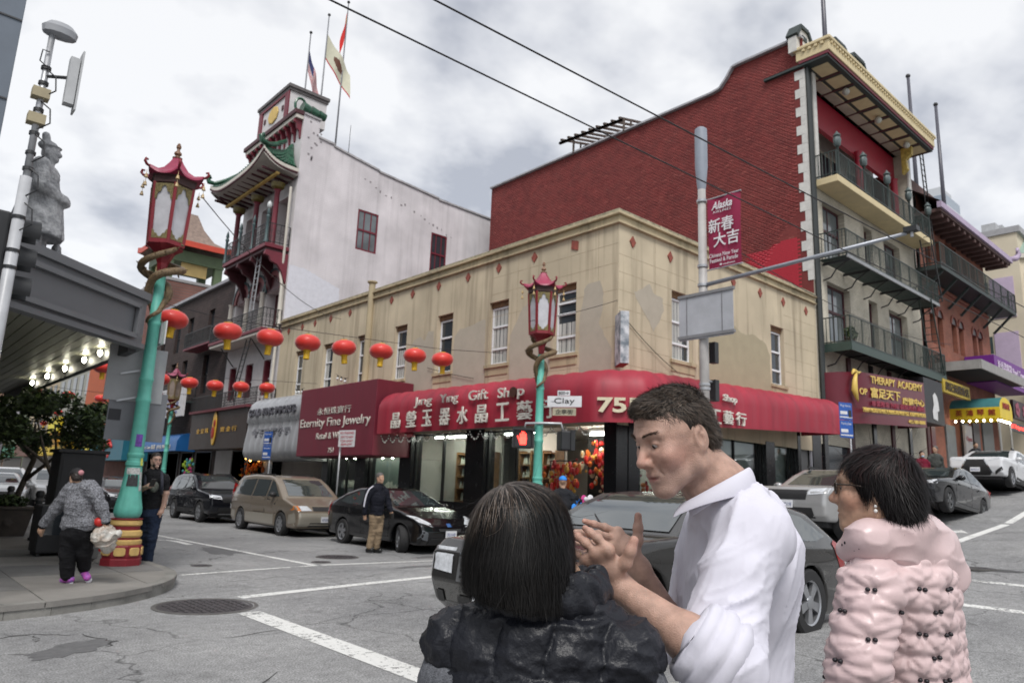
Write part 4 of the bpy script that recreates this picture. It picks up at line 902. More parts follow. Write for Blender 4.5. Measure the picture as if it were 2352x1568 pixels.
m.tube([(14.4+.3*math.cos(t),33.35,20.6+.42*math.sin(t)) for t in[x*.5 for x in range(13)]],.07,6);m.build('dragon_ornament',GTILE,wb,smooth=50)
slab('balcony_floor',13.45,33.0,39.9,8.5,8.66,MAROON);slab('balcony_soffit',13.5,33.1,39.8,8.35,8.496,CREAM)
railing(wb,[(14.4,33.05),(13.5,33.05),(13.5,39.8),(14.4,39.8)],8.68,.95,.16,BLACKM,curl=True)
for y in(34.6,38.6):
 m=MB();m.tube([(14.45,y,7.4),(13.7,y,8.3)],.03,6);m.build('brace',BLACKM,wb)
railing(wb,[(14.45,32.9),(13.55,32.9),(13.55,41.6)],4.95,.85,.16,BLACKM,curl=True)
dp=MB();dp.tube([(14.25,33.12,16),(14.25,33.12,12.2),(14.25,33.3,11.5),(14.3,33.12,10.9),(14.3,33.12,5)],.07,8);dp.build('drain_pipe',CREAM,wb,smooth=40)
def ladder(parent,a,b,w,mat,name='fire_ladder',along=WY):
 a=Vector(a);b=Vector(b);m=MB();al=Vector(along)*w/2;n=int((b-a).length/.3)
 for s in(-1,1):m.beam(a+al*s,b+al*s,.05,.04)
 for i in range(n+1):p=a.lerp(b,i/n);m.beam(p-al,p+al,.025,.025)
 return m.build(name,mat,parent)
ladder(wb,(13.6,34.9,8.6),(13.6,34.5,12.6),.45,M('pale_steel',(.35,.36,.38),.5));ladder(wb,(13.7,36.2,5.3),(13.7,34.9,8.5),.5,BLACKM)
def flagpole(x,y,z0,z1,label):
 t=thing('flagpole',label,'flagpole',(x,y,z0));m=MB();m.cyl((x,y,z0),(x,y,z1),.06,.035,8);m.build('pole',M('pole_grey',(.16,.165,.18),.4,.1),t,smooth=True);m=MB();m.ball((x,y,z1+.09),.09);m.build('finial',BLACKM,t,smooth=True)
 m=MB();m.cyl((x,y,z0),(x,y,z0+.3),.12);m.build('base_socket',BLACKM,t)
def flag(name,x,y,ztop,w,h,label,cols,cfn,hang):
 t=thing(name,label,'flag',(x,y,ztop));nu,nv=26,26;m=MB();P=[]
 for j in range(nv+1):
  row=[]
  for i in range(nu+1):
   a,b=i/nu,j/nv;fold=.16*math.sin(a*9+b*2)*a;dx=w*a*hang[0];dz=-h*b-w*a*hang[1]-.1*math.sin(a*7)*a
   row.append(Vector((x+dx,y+fold+dx*hang[2],ztop+dz)))
  P.append(row)
 vs=[p for r in P for p in r];C=nu+1
 for j in range(nv):
  for i in range(nu):
   m.cur=cfn((i+.5)/nu,(j+.5)/nv);b=0
   m.add([P[j][i],P[j][i+1],P[j+1][i+1],P[j+1][i]],[(0,1,2,3)])
 m.build('cloth',cols,t,fixn=False)
FR,FWH,FB=M('flag_red',(.42,.03,.045),.8,.1),M('flag_white',(.62,.62,.62),.8,.05),M('flag_blue',(.03,.035,.12),.8,.1)
flagpole(15.7,36,17.6,26.7,'leftmost and shortest of the three rooftop flagpoles');flagpole(16.7,36,17.6,28.35,'middle of the three rooftop flagpoles with the bear flag');flagpole(17.85,36,17.6,29.8,'tallest rooftop flagpole on the right with a red flag')
flag('flag',15.72,36,25.7,2.2,1.25,'drooping flag with red and white stripes and a blue canton',[FR,FWH,FB],lambda a,b:2 if(a<.42 and b<.54) else(0 if int(b*13)%2==0 else 1),(.42,1.0,.2))
flag('flag',16.72,36,27.2,2.6,1.6,'cream flag with a brown animal blowing on the middle pole',[M('flag_cream',(.55,.54,.42),.8,.08),M('flag_brown',(.12,.05,.03),.8),FR],lambda a,b:1 if((a-.5)/.2)**2+((b-.48)/.2)**2<1 else(2 if b>.92 else 0),(.62,.75,-.1))
flag('flag',17.87,36,29.6,2.4,1.5,'red flag with small yellow stars hanging limp on the tallest pole',[M('flag_bright_red',(.62,.025,.02),.8),M('flag_yellow',(.7,.5,.03),.8)],lambda a,b:1 if(a<.3 and((a-.16)/.09)**2+((b-.3)/.13)**2<1) else 0,(-.14,1.1,.1))
m_=thing('roof_aerial','thin whip aerial on the white building roof edge','aerial',(18.2,35,17.6));m=MB();m.cyl((18.2,35,17.6),(18.2,35,21.6),.03,.012,6);m.build('rod',BLACKM,m_);m=MB();m.cyl((18.2,35,17.6),(18.2,35,17.9),.06);m.build('base',BLACKM,m_)
ac=thing('roof_ventilator','dark boxy ventilator on the white building roof next to the red wall','ventilator',(24.6,36,17.6));m=MB();m.box((23.9,35,17.6),(25.4,37,19.15));m.build('housing',M('vent_grey',(.06,.065,.07),.6,.2),ac)
m=MB()
for k in range(6):m.box((23.86,35.1,17.8+k*.21),(23.9,36.9,17.9+k*.21));m.box((24.0,34.96,17.8+k*.21),(25.3,35,17.9+k*.21))
m.build('louvres',M('vent_slat',(.14,.15,.16),.5),ac,kind='stuff')
RB1,RB2=M('red_brick_paint',(.195,.034,.03),.8,.2,2.0,bump=.3,bscale=60),M('red_brick_paint_dark',(.165,.027,.025),.85,.2,2.0,bump=.3,bscale=60)
BRIGHT=M('bright_red_patch',(.40,.012,.028),.6,.1,4,bump=.2,bscale=60);REDMORT=M('red_mortar',(.15,.025,.023),.9,.15)
WBRICK=brick_mat('pale_face_brick',(.58,.54,.45),(.51,.47,.38),(.38,.35,.29),.22,.075,'x',bump=.35);QW=M('quoin_white',(.56,.55,.52),.8,.12,5)
rb=thing('red_building','tall building with a dark red painted brick side and white fronted balconies','building',(31,18,0))
tp=[(12.08,19.95),(14.9,19.97),(15.2,19.95),(15.5,19.55),(15.85,19.18),(16.3,19.12),(31.4,19.1)]
RX=25.9
def rtop(y):return np.interp(y,[p[0] for p in tp],[p[1] for p in tp])
m=MB();pl=[(y,z) for y,z in tp]+[(31.4,0),(12.08,0)];m.add([(RX,y,z) for y,z in pl],[tuple(range(len(pl)))]);m.box((RX+.02,12.5,18.6),(36.9,31.4,18.7));m.build('side_wall',REDMORT,rb,fixn=False)
W_=31.4-12.08
def ins(u,z):
 y=31.4-u;q=(y>12.45)&(y<31.39)&(z<rtop(y)-.12)&(z>8.7)
 return q
def mfn(u,z,rg):
 y=31.4-u;w=.5*np.sin(y*2.1)+.3*np.sin(y*5+z*3);br=(y<14.9+.12*w)&(z<11.55-.1*(y-12.5)+.12*w)
 st_=vnoise(np.stack([y,z,y*0],1),(.7,.35,1),4)+.6*vnoise(np.stack([y,z,y*0],1),(2.5,1.2,1),5);return np.where(br,2,np.where(rg.random(len(u))<np.clip((st_-.6)*1.3,.06,.9),1,np.where(rg.random(len(u))<.03,3,0)))
brick_field('bricks',(RX,31.4,0),GR,-WX,ins,W_,8.6,20,.23,.078,[RB1,RB2,BRIGHT,M('red_brick_worn',(.25,.06,.05),.85,.2,3)],rb,mfn,proud=.007,j=.008,single=300)
cp=MB()
for a,b in zip(tp[:-1],tp[1:]):cp.beam((RX-.02,a[0],a[1]+.02),(RX-.02,b[0],b[1]+.02),.3,.09)
cp.build('coping',M('pale_coping',(.34,.34,.36),.7,.2),rb)
for k in range(22):
 z=9.75+k*.4;L=.40 if k%2 else .20
 q=MB();q.box((RX-.02,12.06,z),(RX+.3,12.08+L,z+.39));q.build('quoin_block',QW,rb)
FO=(RX,12.08,0);FWd=11.0
up=[(1.02,3.0,10.9,13.25),(4.9,5.75,10.9,13.25),(7.0,8.85,10.9,13.25)];lo=[(1.1,3.15,7.6,9.95),(4.95,5.85,7.6,10.0),(7.1,9.2,7.6,10.0)];tpw=[(.6,3.3,14.0,17.3),(3.9,6.7,14.0,17.3),(7.3,9.6,14.0,17.3)]
mb=MB();facade(mb,FO,CU,CN,FWd,3.6,19.0,up+lo+[(.45,10.55,13.92,18.6)],.9);mb.build('front_wall',WBRICK,rb,fixn=False)
m=MB();m.box((36.88,12.08,0),(36.95,31.4,18));m.build('far_wall',REDMORT,rb)
for(a,b,c,d) in up+lo:
 wide=b-a>1;sash_window(rb,FO,CU,CN,a+.02,b-.02,c,d,frame=MAROON_D,fw=.1,cols=2 if wide else 1,split=(.55,) if wide else(),out=-.28,glass=GLASS if not wide else GLASS_L)
m=MB();m.box((26.2,13.75,13.6),(36.7,13.85,18.7));m.build('loggia_wall',QW,rb);m=MB();m.box((26.3,12.07,13.75),(36.5,13.75,13.9));m.build('loggia_floor',MATS.get('dark_green_trim') or CREAM,rb)
for(a,b,c,d) in tpw:sash_window(rb,(RX,13.75,0),CU,CN,a,b,c,d,frame=CREAM,fw=.12,cols=3,split=(.4,),out=.04,glass=GLASS)
REDP=M('lacquer_red',(.30,.012,.03),.4,.1,5);YCREAM=M('yellow_cream',(.60,.50,.30),.7,.08);DKGREEN=M('dark_green_trim',(.028,.04,.038),.6,.2)
FY=11.16
m=MB();m.box((26.35,FY,13.62),(36.4,12.06,13.9));bevel(m.build('top_balcony_slab',YCREAM,rb),.02)
m=MB();m.box((26.42,FY+.06,13.90),(36.35,12.05,13.93));m.build('balcony_deck',DKGREEN,rb)
railing(rb,[(26.4,12.05),(26.4,FY+.05),(36.35,FY+.05),(36.35,12.05)],13.93,.98,.14,GREENM)
for k in range(5):
 x=26.6+k*2.42;m=MB();m.lathe([(.08,0),(.06,.1),(.05,1.15),(.09,1.2)],8,c=(x,FY+.06,13.93));m.build('lamp_post',GREENM,rb,smooth=40);m=MB();m.lathe([(.06,0),(.14,.1),(.16,.3),(.1,.42),(.16,.46),(.05,.6),(0,.68)],8,c=(x,FY+.06,15.12));m.build('lantern_head',M('lamp_glass_green',(.10,.13,.13),.3,.3,8),rb,smooth=40)
for x in(27.4,31.9,36.0):m=MB();m.lathe([(.2,0),(.17,.15),(.16,3.2),(.2,3.3)],14,c=(x,12.55,13.93));m.build('red_column',REDP,rb,smooth=40)
m=MB();m.box((26.36,12.65,17.1),(36.44,12.85,18.59));m.build('red_lintel',REDP,rb)
for x in(26.55,36.55):m=MB();m.box((x-.14,11.98,13.93),(x+.14,12.06,18.6));m.build('corner_post',QW,rb)
EY=11.05
m=MB();m.box((25.75,EY,18.62),(37.1,13.75,18.72));m.build('eave_soffit',DKGREEN,rb)
m=MB();m.box((25.72,EY-.05,18.72),(37.12,12.2,18.84));m.build('eave_red_moulding',MAROON,rb)
m=MB();m.box((25.70,EY-.1,18.84),(37.14,12.3,19.28));bevel(m.build('eave_fascia',YCREAM,rb),.02)
m=MB();m.box((25.62,EY-.18,19.28),(37.22,12.4,19.42));bevel(m.build('eave_crown',YCREAM,rb),.03)
m=MB()
for k in range(46):m.cbox((25.9+k*.245,EY-.125,19.2),(.11,.06,.1))
for k in range(4):m.cbox((25.66,EY+.15+k*.25,19.2),(.07,.11,.1))
m.build('dentils',YCREAM,rb,kind='stuff')
for k in range(9):
 x=26.1+k*1.22
 for y0,y1 in((EY+.2,EY+.85),(EY+1.0,EY+1.5)):m=MB();m.box((x+.1,y0,18.605),(x+1.0,y1,18.618));m.build('coffer',YCREAM,rb)
 m=MB();m.box((x+1.05,EY+.15,18.59),(x+1.17,EY+1.55,18.619));m.build('soffit_rib',MAROON_D,rb)
for x in(28.5,31.8,35.1):m=MB();m.ball((x,EY+.5,18.42),.16);m.cyl((x,EY+.5,18.5),(x,EY+.5,18.62),.03);m.build('ceiling_lamp',M('opal_glass',(.45,.45,.40),.3),rb,smooth=True)
m=MB();m.prism([(0,0),(-.5,0),(-.45,-.4),(-.2,-.6),(-.25,-1.1),(0,-1.3)],(35.6,12.0,18.55),(0,1,0),WZ,(.25,0,0));m.build('gilt_bracket',M('gilt',(.45,.33,.08),.5,.4,8),rb)
pf=[(0,19.3),(0,19.95),(.35,20.5),(1.0,20.5),(1.3,20.1),(1.9,19.75),(3.2,19.75),(3.3,21.2),(3.6,21.5),(4.6,21.5),(4.8,21.2),(5.3,21.2),(5.5,21.65),(6.6,21.65),(6.9,21.1),(7.6,20.9),(8.3,20.2),(9.0,19.6),(9.0,19.3)]
m=MB();m.prism(pf,(25.6,12.2,0),WX,WZ,(0,.35,0));m.build('parapet',QW,rb)
pe=MB()
for a,b in zip(pf[1:-2],pf[2:-1]):pe.beam((25.6+a[0],12.37,a[1]+.05),(25.6+b[0],12.37,b[1]+.05),.5,.16)
pe.build('parapet_cap',DKGREEN,rb)
for x0,x1,z in((.5,.9,20.0),(3.8,4.5,20.9),(5.7,6.5,21.1)):m=MB();m.box((25.6+x0,12.17,z),(25.6+x1,12.2,z+.22));m.build('parapet_recess',DKGREEN,rb)
def iron_balcony(z,x0,x1,y0,solid):
 if solid:m=MB();m.box((x0,y0,z-.12),(x1,12.05,z));m.build('balcony_slab',DKGREEN,rb);m=MB();m.box((x0,y0-.03,z-.28),(x1,y0,z+.04));m.box((x0-.03,y0,z-.28),(x0,12.05,z+.04));m.build('balcony_fascia',M('green_fascia',(.035,.06,.05),.5,.2),rb)
 else:
  m=MB()
  for k in range(int((x1-x0)/.11)):m.box((x0+k*.11,y0,z-.03),(x0+k*.11+.05,12.05,z))
  m.build('grating',GREENM,rb,kind='stuff');m=MB();m.box((x0,y0-.05,z-.1),(x1,y0,z+.03));m.build('balcony_fascia',M('grey_fascia',(.26,.27,.28),.6,.2),rb)
 for k in range(6):
  x=x0+.3+k*(x1-x0-.6)/5;m=MB();m.tube([(x,12.05,z-.75),(x,11.75,z-.68),(x,11.55,z-.4),(x,y0+.1,z-.14)],.03,5);m.beam((x,y0,z-.12),(x,12.05,z-.12),.05,.1);m.build('bracket',BLACKM,rb)
 railing(rb,[(x0,12.05),(x0,y0),(x1,y0),(x1,12.05)],z,1.02,.13,GREENM,bar=.011)
iron_balcony(10.62,26.35,36.0,11.0,False);iron_balcony(7.28,26.35,36.25,11.02,True)
ladder(rb,(35.7,11.15,7.3),(34.7,11.15,10.6),.5,GREENM,along=WY);ladder(rb,(35.8,11.0,10.7),(35.2,11.1,13.7),.45,BLACKM,along=WY);ladder(rb,(37.1,11.4,13.9),(37.1,11.6,19.6),.45,BLACKM,along=WX)
dp=MB();dp.tube([(25.98,11.98,18.6),(26.02,11.98,5)],.08,8);dp.tube([(26.2,11.98,18.6),(26.2,11.98,5)],.05,8);dp.build('drain_pipe',M('black_pipe',(.03,.035,.035),.4),rb,smooth=40)
pot=thing('potted_plant','potted green plant on the iron balcony of the pale brick front','plant',(27.2,11.4,7.3));m=MB();m.lathe([(.12,0),(.18,.25),(.2,.26),(.17,.22)],10,c=(27.2,11.4,7.3));m.build('pot',M('terracotta',(.2,.08,.05),.8),pot,smooth=40)
LEAF=[M('leaf_green',(.045,.075,.022),.6,.3,20),M('leaf_dark',(.02,.036,.013),.65,.3,20),M('leaf_bright',(.085,.13,.035),.55,.3,20)]
def leaf_cloud(name,parent,blobs,n,size,mats=LEAF,seed=1,off=None):
 rg=np.random.default_rng(seed);V=[];w=np.array([b[1][0]*b[1][1]*b[1][2] for b in blobs]);w=w/w.sum();N=n
 bi=rg.choice(len(blobs),N,p=w);d=rg.normal(size=(N,3));d/=np.linalg.norm(d,axis=1)[:,None];r=(rg.random(N)**.45)[:,None]
 c=np.array([blobs[i][0] for i in range(len(blobs))])[bi];R=np.array([blobs[i][1] for i in range(len(blobs))])[bi];P=c+d*r*R
 a=rg.normal(size=(N,3));a[:,2]*=.6;a/=np.linalg.norm(a,axis=1)[:,None];b=np.cross(a,rg.normal(size=(N,3)));b/=np.linalg.norm(b,axis=1)[:,None]
 s=size*(.6+.8*rg.random(N))[:,None];nn=np.cross(a,b)*s*.18
 V=np.stack([P-a*s,P+b*s*.42+nn,P+a*s,P-b*s*.42+nn],1).reshape(-1,3);F=np.arange(N*4).reshape(-1,4)
 o=mesh_np(name,V-np.array(off if off is not None else parent_origin(parent)),F,None,parent,'stuff')
 for m in mats:o.data.materials.append(m)
 o.data.polygons.foreach_set('material_index',rg.choice(len(mats),N,p=[.45,.4,.15] if len(mats)==3 else None).astype(np.int32));return o
leaf_cloud('leaves',pot,[((27.2,11.4,7.75),(.32,.25,.35))],260,.07)
th=thing('massage_sign','burgundy curved sign with yellow lettering below the iron balconies','sign',(29,11.3,4.3))
rows=[]
pth=[(26.05,12.05),(26.1,11.75),(26.25,11.45),(26.6,11.2),(27.1,11.0),(27.6,10.93),(30,10.9),(33.0,10.9)]
for(x,y) in pth:zz=.058*(x-26);rows.append([(x,y,4.32+zz),(x,y,6.2+zz)])
m=MB();m.grid(rows);m.add([(33.0,10.9,4.73),(33.0,12.05,4.73),(33.0,12.05,6.6),(33.0,10.9,6.6)],[(0,1,2,3)])
tpz=[(x,y,6.2+.058*(x-26)) for x,y in pth]+[(33,12.05,6.6)];m.add(tpz,[tuple(range(len(tpz)))]);m.build('panel',M('burgundy_panel',(.115,.008,.02),.4,.12,2),th,smooth=40,fixn=False)
TY=M('letter_yellow',(.70,.50,.12),.5,.05);TR=M('letter_red',(.30,.02,.05),.5)
def cl(parent,bd,x0,x1,z0,z1,y,mat,dep=.02,off=.01,up=(.058,0,1),name='letters',**k):
 sl=Vector((1,0,.058)).normalized();return lettering(name,bd,mat,((x0+x1)/2,y,(z0+z1)/2),sl,WZ,x1-x0,z1-z0,parent,dep,off,**k)
cl(th,'THERAPY',27.55,29.85,5.98,6.26,10.88,TY);cl(th,'ACADEMY',30.1,32.75,6.12,6.42,10.88,TY);cl(th,'富足天下',27.5,30.3,5.45,5.85,10.88,TY,off=.02);cl(th,'康健中心',30.5,32.85,5.5,5.8,10.88,TY,off=.015)
cl(th,'OP',26.65,27.3,5.42,5.66,10.93,TY);cl(th,'專業推拿 按摩 調理治療 減肥',27.5,32.8,5.2,5.42,10.88,TR);cl(th,'THERAPY MASSAGE FOR HEALTH, HEALING AND WEIGHT LOSS.  ACADEMY FOR MASSAGE',26.7,32.9,4.93,5.12,10.88,TY);cl(th,'415-989-8888',31.0,32.8,4.78,4.93,10.88,TY)
m=MB();c0=Vector((26.55,11.02,5.75));m.tube([c0+Vector((-.25,0,.35)),c0+Vector((-.1,0,.5)),c0+Vector((.25,0,.45)),c0+Vector((.45,-.03,.52))],[.03,.07,.06,.015],6);m.tube([c0+Vector((.1,0,.46)),c0+Vector((-.05,0,.15)),c0+Vector((-.12,0,-.2)),c0+Vector((.05,0,-.5)),c0+Vector((.16,0,-.62))],[.05,.09,.12,.06,.01],6);m.build('swash_letter',TY,th,smooth=True)
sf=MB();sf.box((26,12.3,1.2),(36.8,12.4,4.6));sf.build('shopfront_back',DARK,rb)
for k,x in enumerate((26.0,28.3,30.4,32.3,34.2,36.4)):m=MB();m.box((x,12.0,gz(x,11)+.1),(x+.3,12.35,7.1));m.build('shopfront_post',[BLKTILE,MAROON_D][k%2],rb)
for k,(x0,x1) in enumerate(((26.3,28.3),(28.6,30.4),(30.7,32.3),(32.6,34.2))):m=MB();m.box((x0,12.2,2.0),(x1,12.24,4.3));w=m.build('shop_window',GLASS,rb);f=MB();f.box((x0,12.15,1.5),(x1,12.25,2.0));f.box((x0,12.16,4.05),(x1,12.2,4.3));f.build('frame',BLACKM,w)
m=MB();m.box((26,12.1,4.4),(36.8,12.2,7.1));m.build('upper_shopfront',M('dark_shop_board',(.02,.022,.022),.6,.3,3),rb)
BRK=brick_mat('orange_brick',(.29,.095,.055),(.24,.075,.045),(.22,.12,.09),.24,.08,'x')
br=thing('brick_building','orange brick building with arched windows and a dark green balcony up the hill','building',(43,18,0))
BO=(37.4,12.08,0);BWd=10.3
aw=[(.7,1.45),(1.75,2.5),(3.8,4.55),(4.9,5.65),(7.1,7.85),(8.1,8.85)]
ah=[(a,b,9.35,10.85) for a,b in aw];uh=[(.8,1.5,12.9,15.0),(2.2,2.9,12.9,15.0),(3.8,5.6,12.9,15.3),(6.5,7.2,13,15.0),(7.9,8.6,13,15.0)]
mb=MB();facade(mb,BO,CU,CN,BWd,1,16.8,ah+uh,.25);mb.build('front_wall',BRK,br,fixn=False)
m=MB();m.box((37.42,12.1,16.7),(47.7,26,16.8));m.box((47.6,12.1,0),(47.7,26,16.8));m.build('roof',MATS['tar_roof'],br)
DKW=M('dark_brown_window',(.035,.012,.01),.4,.2)
for(a,b,c,d) in ah+uh:m=MB();oriented(m,BO,CU,CN,(a,-.25,c),(b,-.2,d));m.build('window',DKW if c<12 else GLASS,br)
for(a,b) in aw:
 m=MB();r=(b-a)/2;n=8;cc=Vector(BO)+CU*((a+b)/2)+WZ*10.85-WY*.01;m.add([cc+CU*(r*math.cos(math.pi*i/n))+WZ*(r*math.sin(math.pi*i/n)) for i in range(n+1)],[tuple(range(n+1))]);m.build('window_arch',DKW,br,fixn=False)
 m=MB();rows=[[cc+CU*(q*math.cos(math.pi*i/n))+WZ*(q*math.sin(math.pi*i/n))-WY*o for q,o in((r,0),(r,.05),(r+.12,.05),(r+.12,0))] for i in range(n+1)];m.grid(rows);m.build('arch_hood',M('brick_hood',(.2,.06,.04),.8),br,fixn=False)
m=MB();oriented(m,BO,CU,CN,(0,0,8.6),(10.3,.12,8.8));oriented(m,BO,CU,CN,(0,0,12.3),(10.3,.08,12.45));m.build('string_course',M('brick_band',(.25,.09,.06),.8,.2),br)
LIL=M('lilac_trim',(.42,.34,.46),.7,.1);BRT=M('brown_roof',(.10,.055,.05),.8,.3,4)
m=MB();m.box((37.0,10.9,15.5),(48.6,12.1,15.65));m.build('eave_soffit',BRT,br);m=MB();m.box((36.9,10.8,15.65),(48.7,11.0,15.95));m.build('eave_fascia',LIL,br)
for k in range(14):m=MB();m.box((37.3+k*.82,10.95,15.3),(37.55+k*.82,12.05,15.49));m.build('eave_bracket',BRT,br)
m=MB();m.add([(36.9,10.8,15.95),(48.7,10.8,15.95),(48.2,12.1,16.9),(37.0,12.1,16.9)],[(0,1,2,3)]);m.box((37.0,12.1,16.8),(48.0,12.4,17.5));m.build('tiled_eave',BRT,br,fixn=False)
m=MB();m.tube([(48.6,10.9,15.9),(49.0,10.7,16.0),(49.3,10.6,16.3),(49.1,10.6,16.6),(48.95,10.6,16.4)],[.15,.18,.15,.1,.05],6);m.build('ridge_ornament',LIL,br,smooth=True)
for x0,x1,z,y0 in((36.6,49.0,12.75,10.95),):
 m=MB();m.box((x0,y0,z-.2),(x1,12.05,z));m.build('balcony_slab',DKGREEN,br);railing(br,[(x0,12.05),(x0,y0),(x1,y0),(x1,12.05)],z,1.05,.17,GREENM)
 for k in range(7):x=x0+.5+k*1.9;m=MB();m.beam((x,y0+.1,z-.2),(x,12.05,z-1.2),.08,.12);m.build('brace',DKGREEN,br)
mq=thing('marquee_canopy','flat dark canopy edged in grey over the brick shopfront','canopy',(41,11,8));m=MB();m.box((38.0,10.1,7.95),(45.6,12.05,8.15));m.build('slab',M('canopy_black',(.02,.02,.022),.7),mq);m=MB();m.box((37.95,10.02,7.85),(45.65,10.1,8.28));m.box((37.92,10.1,7.85),(38.0,12.05,8.28));m.build('edge',M('grey_edge',(.28,.27,.26),.6,.15),mq)
pu=thing('purple_sign','purple box sign with white lettering above the canopy','sign',(45,11,8.5));PUR=M('purple_vinyl',(.14,.015,.22),.5,.1);m=MB();m.box((42.7,10.7,7.9),(48.8,12.04,9.3));m.build('box',PUR,pu)
lettering('letters','新香港廣場 Pearl Tower',M('letter_lilac',(.62,.52,.66),.5),(45.8,10.68,8.85),CR,WZ,5.2,.5,pu,.02,.01);lettering('letters','415-989-8888 專業服務',MATS['letter_lilac'],(45.8,10.68,8.25),CR,WZ,4.4,.28,pu,.02)
ys=thing('yellow_shop_sign','weathered yellow sign board with dark characters under the iron balcony end','sign',(37.5,11,6.6));m=MB();m.box((35.6,10.95,6.55),(39.2,11.1,7.15));m.build('board',M('yellow_board',(.42,.30,.03),.6,.2),ys);lettering('letters','興記燒臘飯店',M('letter_dark',(.05,.03,.01),.6),(37.4,10.93,6.85),CR,WZ,3.2,.42,ys,.02,.01)
bk=thing('black_shop_awning','black awning with a white figure print next to the burgundy sign','awning',(34.4,11,5));m=MB();m.box((33.15,10.95,5.0),(35.4,12.05,6.9));m.build('canopy',M('black_vinyl',(.015,.015,.018),.5,.2),bk)
m=MB();m.prism([(0,0),(.5,-.05),(.55,.35),(.75,.4),(.7,.75),(.6,1.0),(.35,1.15),(.1,1.0),(.15,.6),(-.05,.3)],(34.0,10.94,5.2),WX,WZ,(0,-.01,0));m.build('figure_print',M('print_white',(.6,.6,.6),.6),bk)
yw=thing('yellow_barrel_awning','yellow awning with red characters, teal barrel roof and a row of bulbs','awning',(40.6,11,5.7));YV=M('yellow_vinyl',(.68,.50,.02),.5,.08);TV=M('teal_vinyl',(.05,.19,.20),.5,.12)
X0,X1,ya,yb=39.6,41.6,9.9,12.0;xm,R=(X0+X1)/2,(X1-X0)/2
m=MB();m.grid([[(xm-R*math.cos(t),y,6.22+R*.55*math.sin(t)) for t in[math.pi*i/12 for i in range(13)]] for y in(ya,yb)]);m.build('barrel',TV,yw,smooth=True,fixn=False)
for x in(X0,X1):m=MB();m.box((x-.02,ya,5.72),(x+.02,yb,6.24));m.build('valance',YV,yw)
m=MB();pts=[(X0,ya-.01,5.72)]+[(xm-R*math.cos(math.pi*i/12),ya-.01,6.22+R*.55*math.sin(math.pi*i/12)) for i in range(13)]+[(X1,ya-.01,5.72)];m.add(pts,[tuple(range(len(pts)))]);m.build('end_panel',YV,yw,fixn=False)
LRED=M('letter_dark_red',(.30,.03,.02),.5)
for k,c_ in enumerate('英鴻琴館'):lettering('letters',c_,LRED,(X0-.035,11.6-k*.46,6.0),GR,WZ,.3,.3,yw,.02,.01)
lettering('letters','國術館',LRED,(xm,ya-.03,6.35),CR,WZ,1.1,.3,yw,.02)
BULB=M('bulb_warm',(1,.92,.75),.5,0,emit=14,ecol=(1,.9,.72))
for k in range(7):m=MB();m.ball((X0+.08,ya+.1+k*.3,5.62),.05,8,5);m.build('bulb',BULB,yw,smooth=True)
for k in range(6):m=MB();m.ball((X0+.3+k*.28,ya+.06,5.62),.05,8,5);m.build('bulb',BULB,yw,smooth=True)
for x in(X0+.1,X1-.1):m=MB();m.cyl((x,ya+.1,gz(x,9.9)+.15),(x,ya+.1,5.75),.05);m.build('support_post',M('grey_post',(.25,.25,.24),.5),yw)
m=MB();m.box((37.4,12.1,1.5),(47.7,12.2,8.5));m.build('shopfront',M('dark_front',(.03,.025,.024),.6,.3,2),br)
for x,w,h,c in((36.9,.5,3.0,(.10,.012,.015)),(38.9,1.3,2.2,(.12,.13,.13)),(41.2,1.1,2.3,(.07,.07,.07)),(43.0,1.0,2.4,(.05,.04,.04)),(44.6,1.8,2.6,(.09,.10,.10))):
 m=MB();z=gz(x,11)+.15;m.box((x,12.0,z+.0),(x+w,12.09,z+h));m.build('shop_panel',M('panel_%d'%int(x*10),c,.4,.3,3),br)
nt=thing('notice_board','white notice board with red text beside the yellow awning door','sign',(41.6,11.9,4.2));m=MB();m.box((41.1,11.85,4.1),(42.2,11.95,5.6));m.build('board',M('notice_white',(.5,.48,.48),.6),nt);lettering('letters','Open',M('notice_red',(.4,.05,.06),.6),(41.65,11.83,4.9),CR,WZ,.8,.3,nt,.01)
ld=thing('led_sign','glowing red scrolling sign at the far right shops','sign',(46.6,10.9,5.9));m=MB();m.box((45.4,10.92,5.65),(48.6,11.0,6.1));m.build('housing',BLACKM,ld);lettering('letters','#1 Acupuncture',M('led_red',(1,.03,.02),.5,0,emit=3.5),(47.0,10.9,5.88),CR,WZ,3.0,.28,ld,.01,.01)
bl=thing('dark_round_sign','dark sign board with pink plum blossom motifs at the far right','sign',(47.5,10.9,6.6));m=MB();m.box((46,10.85,6.35),(50,11.0,7.35));m.build('board',M('dark_maroon_board',(.03,.012,.015),.5),bl)
for x in(46.7,48.1):m=MB();[m.cyl((x+.25*math.cos(a),10.84,6.85+.25*math.sin(a)),(x+.25*math.cos(a),10.82,6.85+.25*math.sin(a)),.17,n=10) for a in[k*2*math.pi/5 for k in range(5)]];m.build('blossom',M('blossom_pink',(.30,.08,.12),.6),bl)
CRM=M('cream_stucco',(.62,.55,.42),.85,.06,.8);LILW=M('lilac_stucco',(.52,.42,.55),.85,.06)
cb=thing('cream_building','cream apartment building with bay windows and lilac panels up the hill','building',(60,18,0))
m=MB();m.box((52,11.2,0),(75,30,18.6));m.build('wall',CRM,cb)
m=MB();m.box((51.9,11.0,18.6),(75,30,19.0));m.build('parapet',M('grey_parapet',(.35,.35,.36),.8),cb)
for k in range(5):m=MB();m.box((52.6+k*1.6,12.4,19),(53.4+k*1.6,13.2,19.7+.3*(k%2)));m.build('roof_vent',M('vent_pale',(.4,.41,.42),.7),cb)
by=10.2
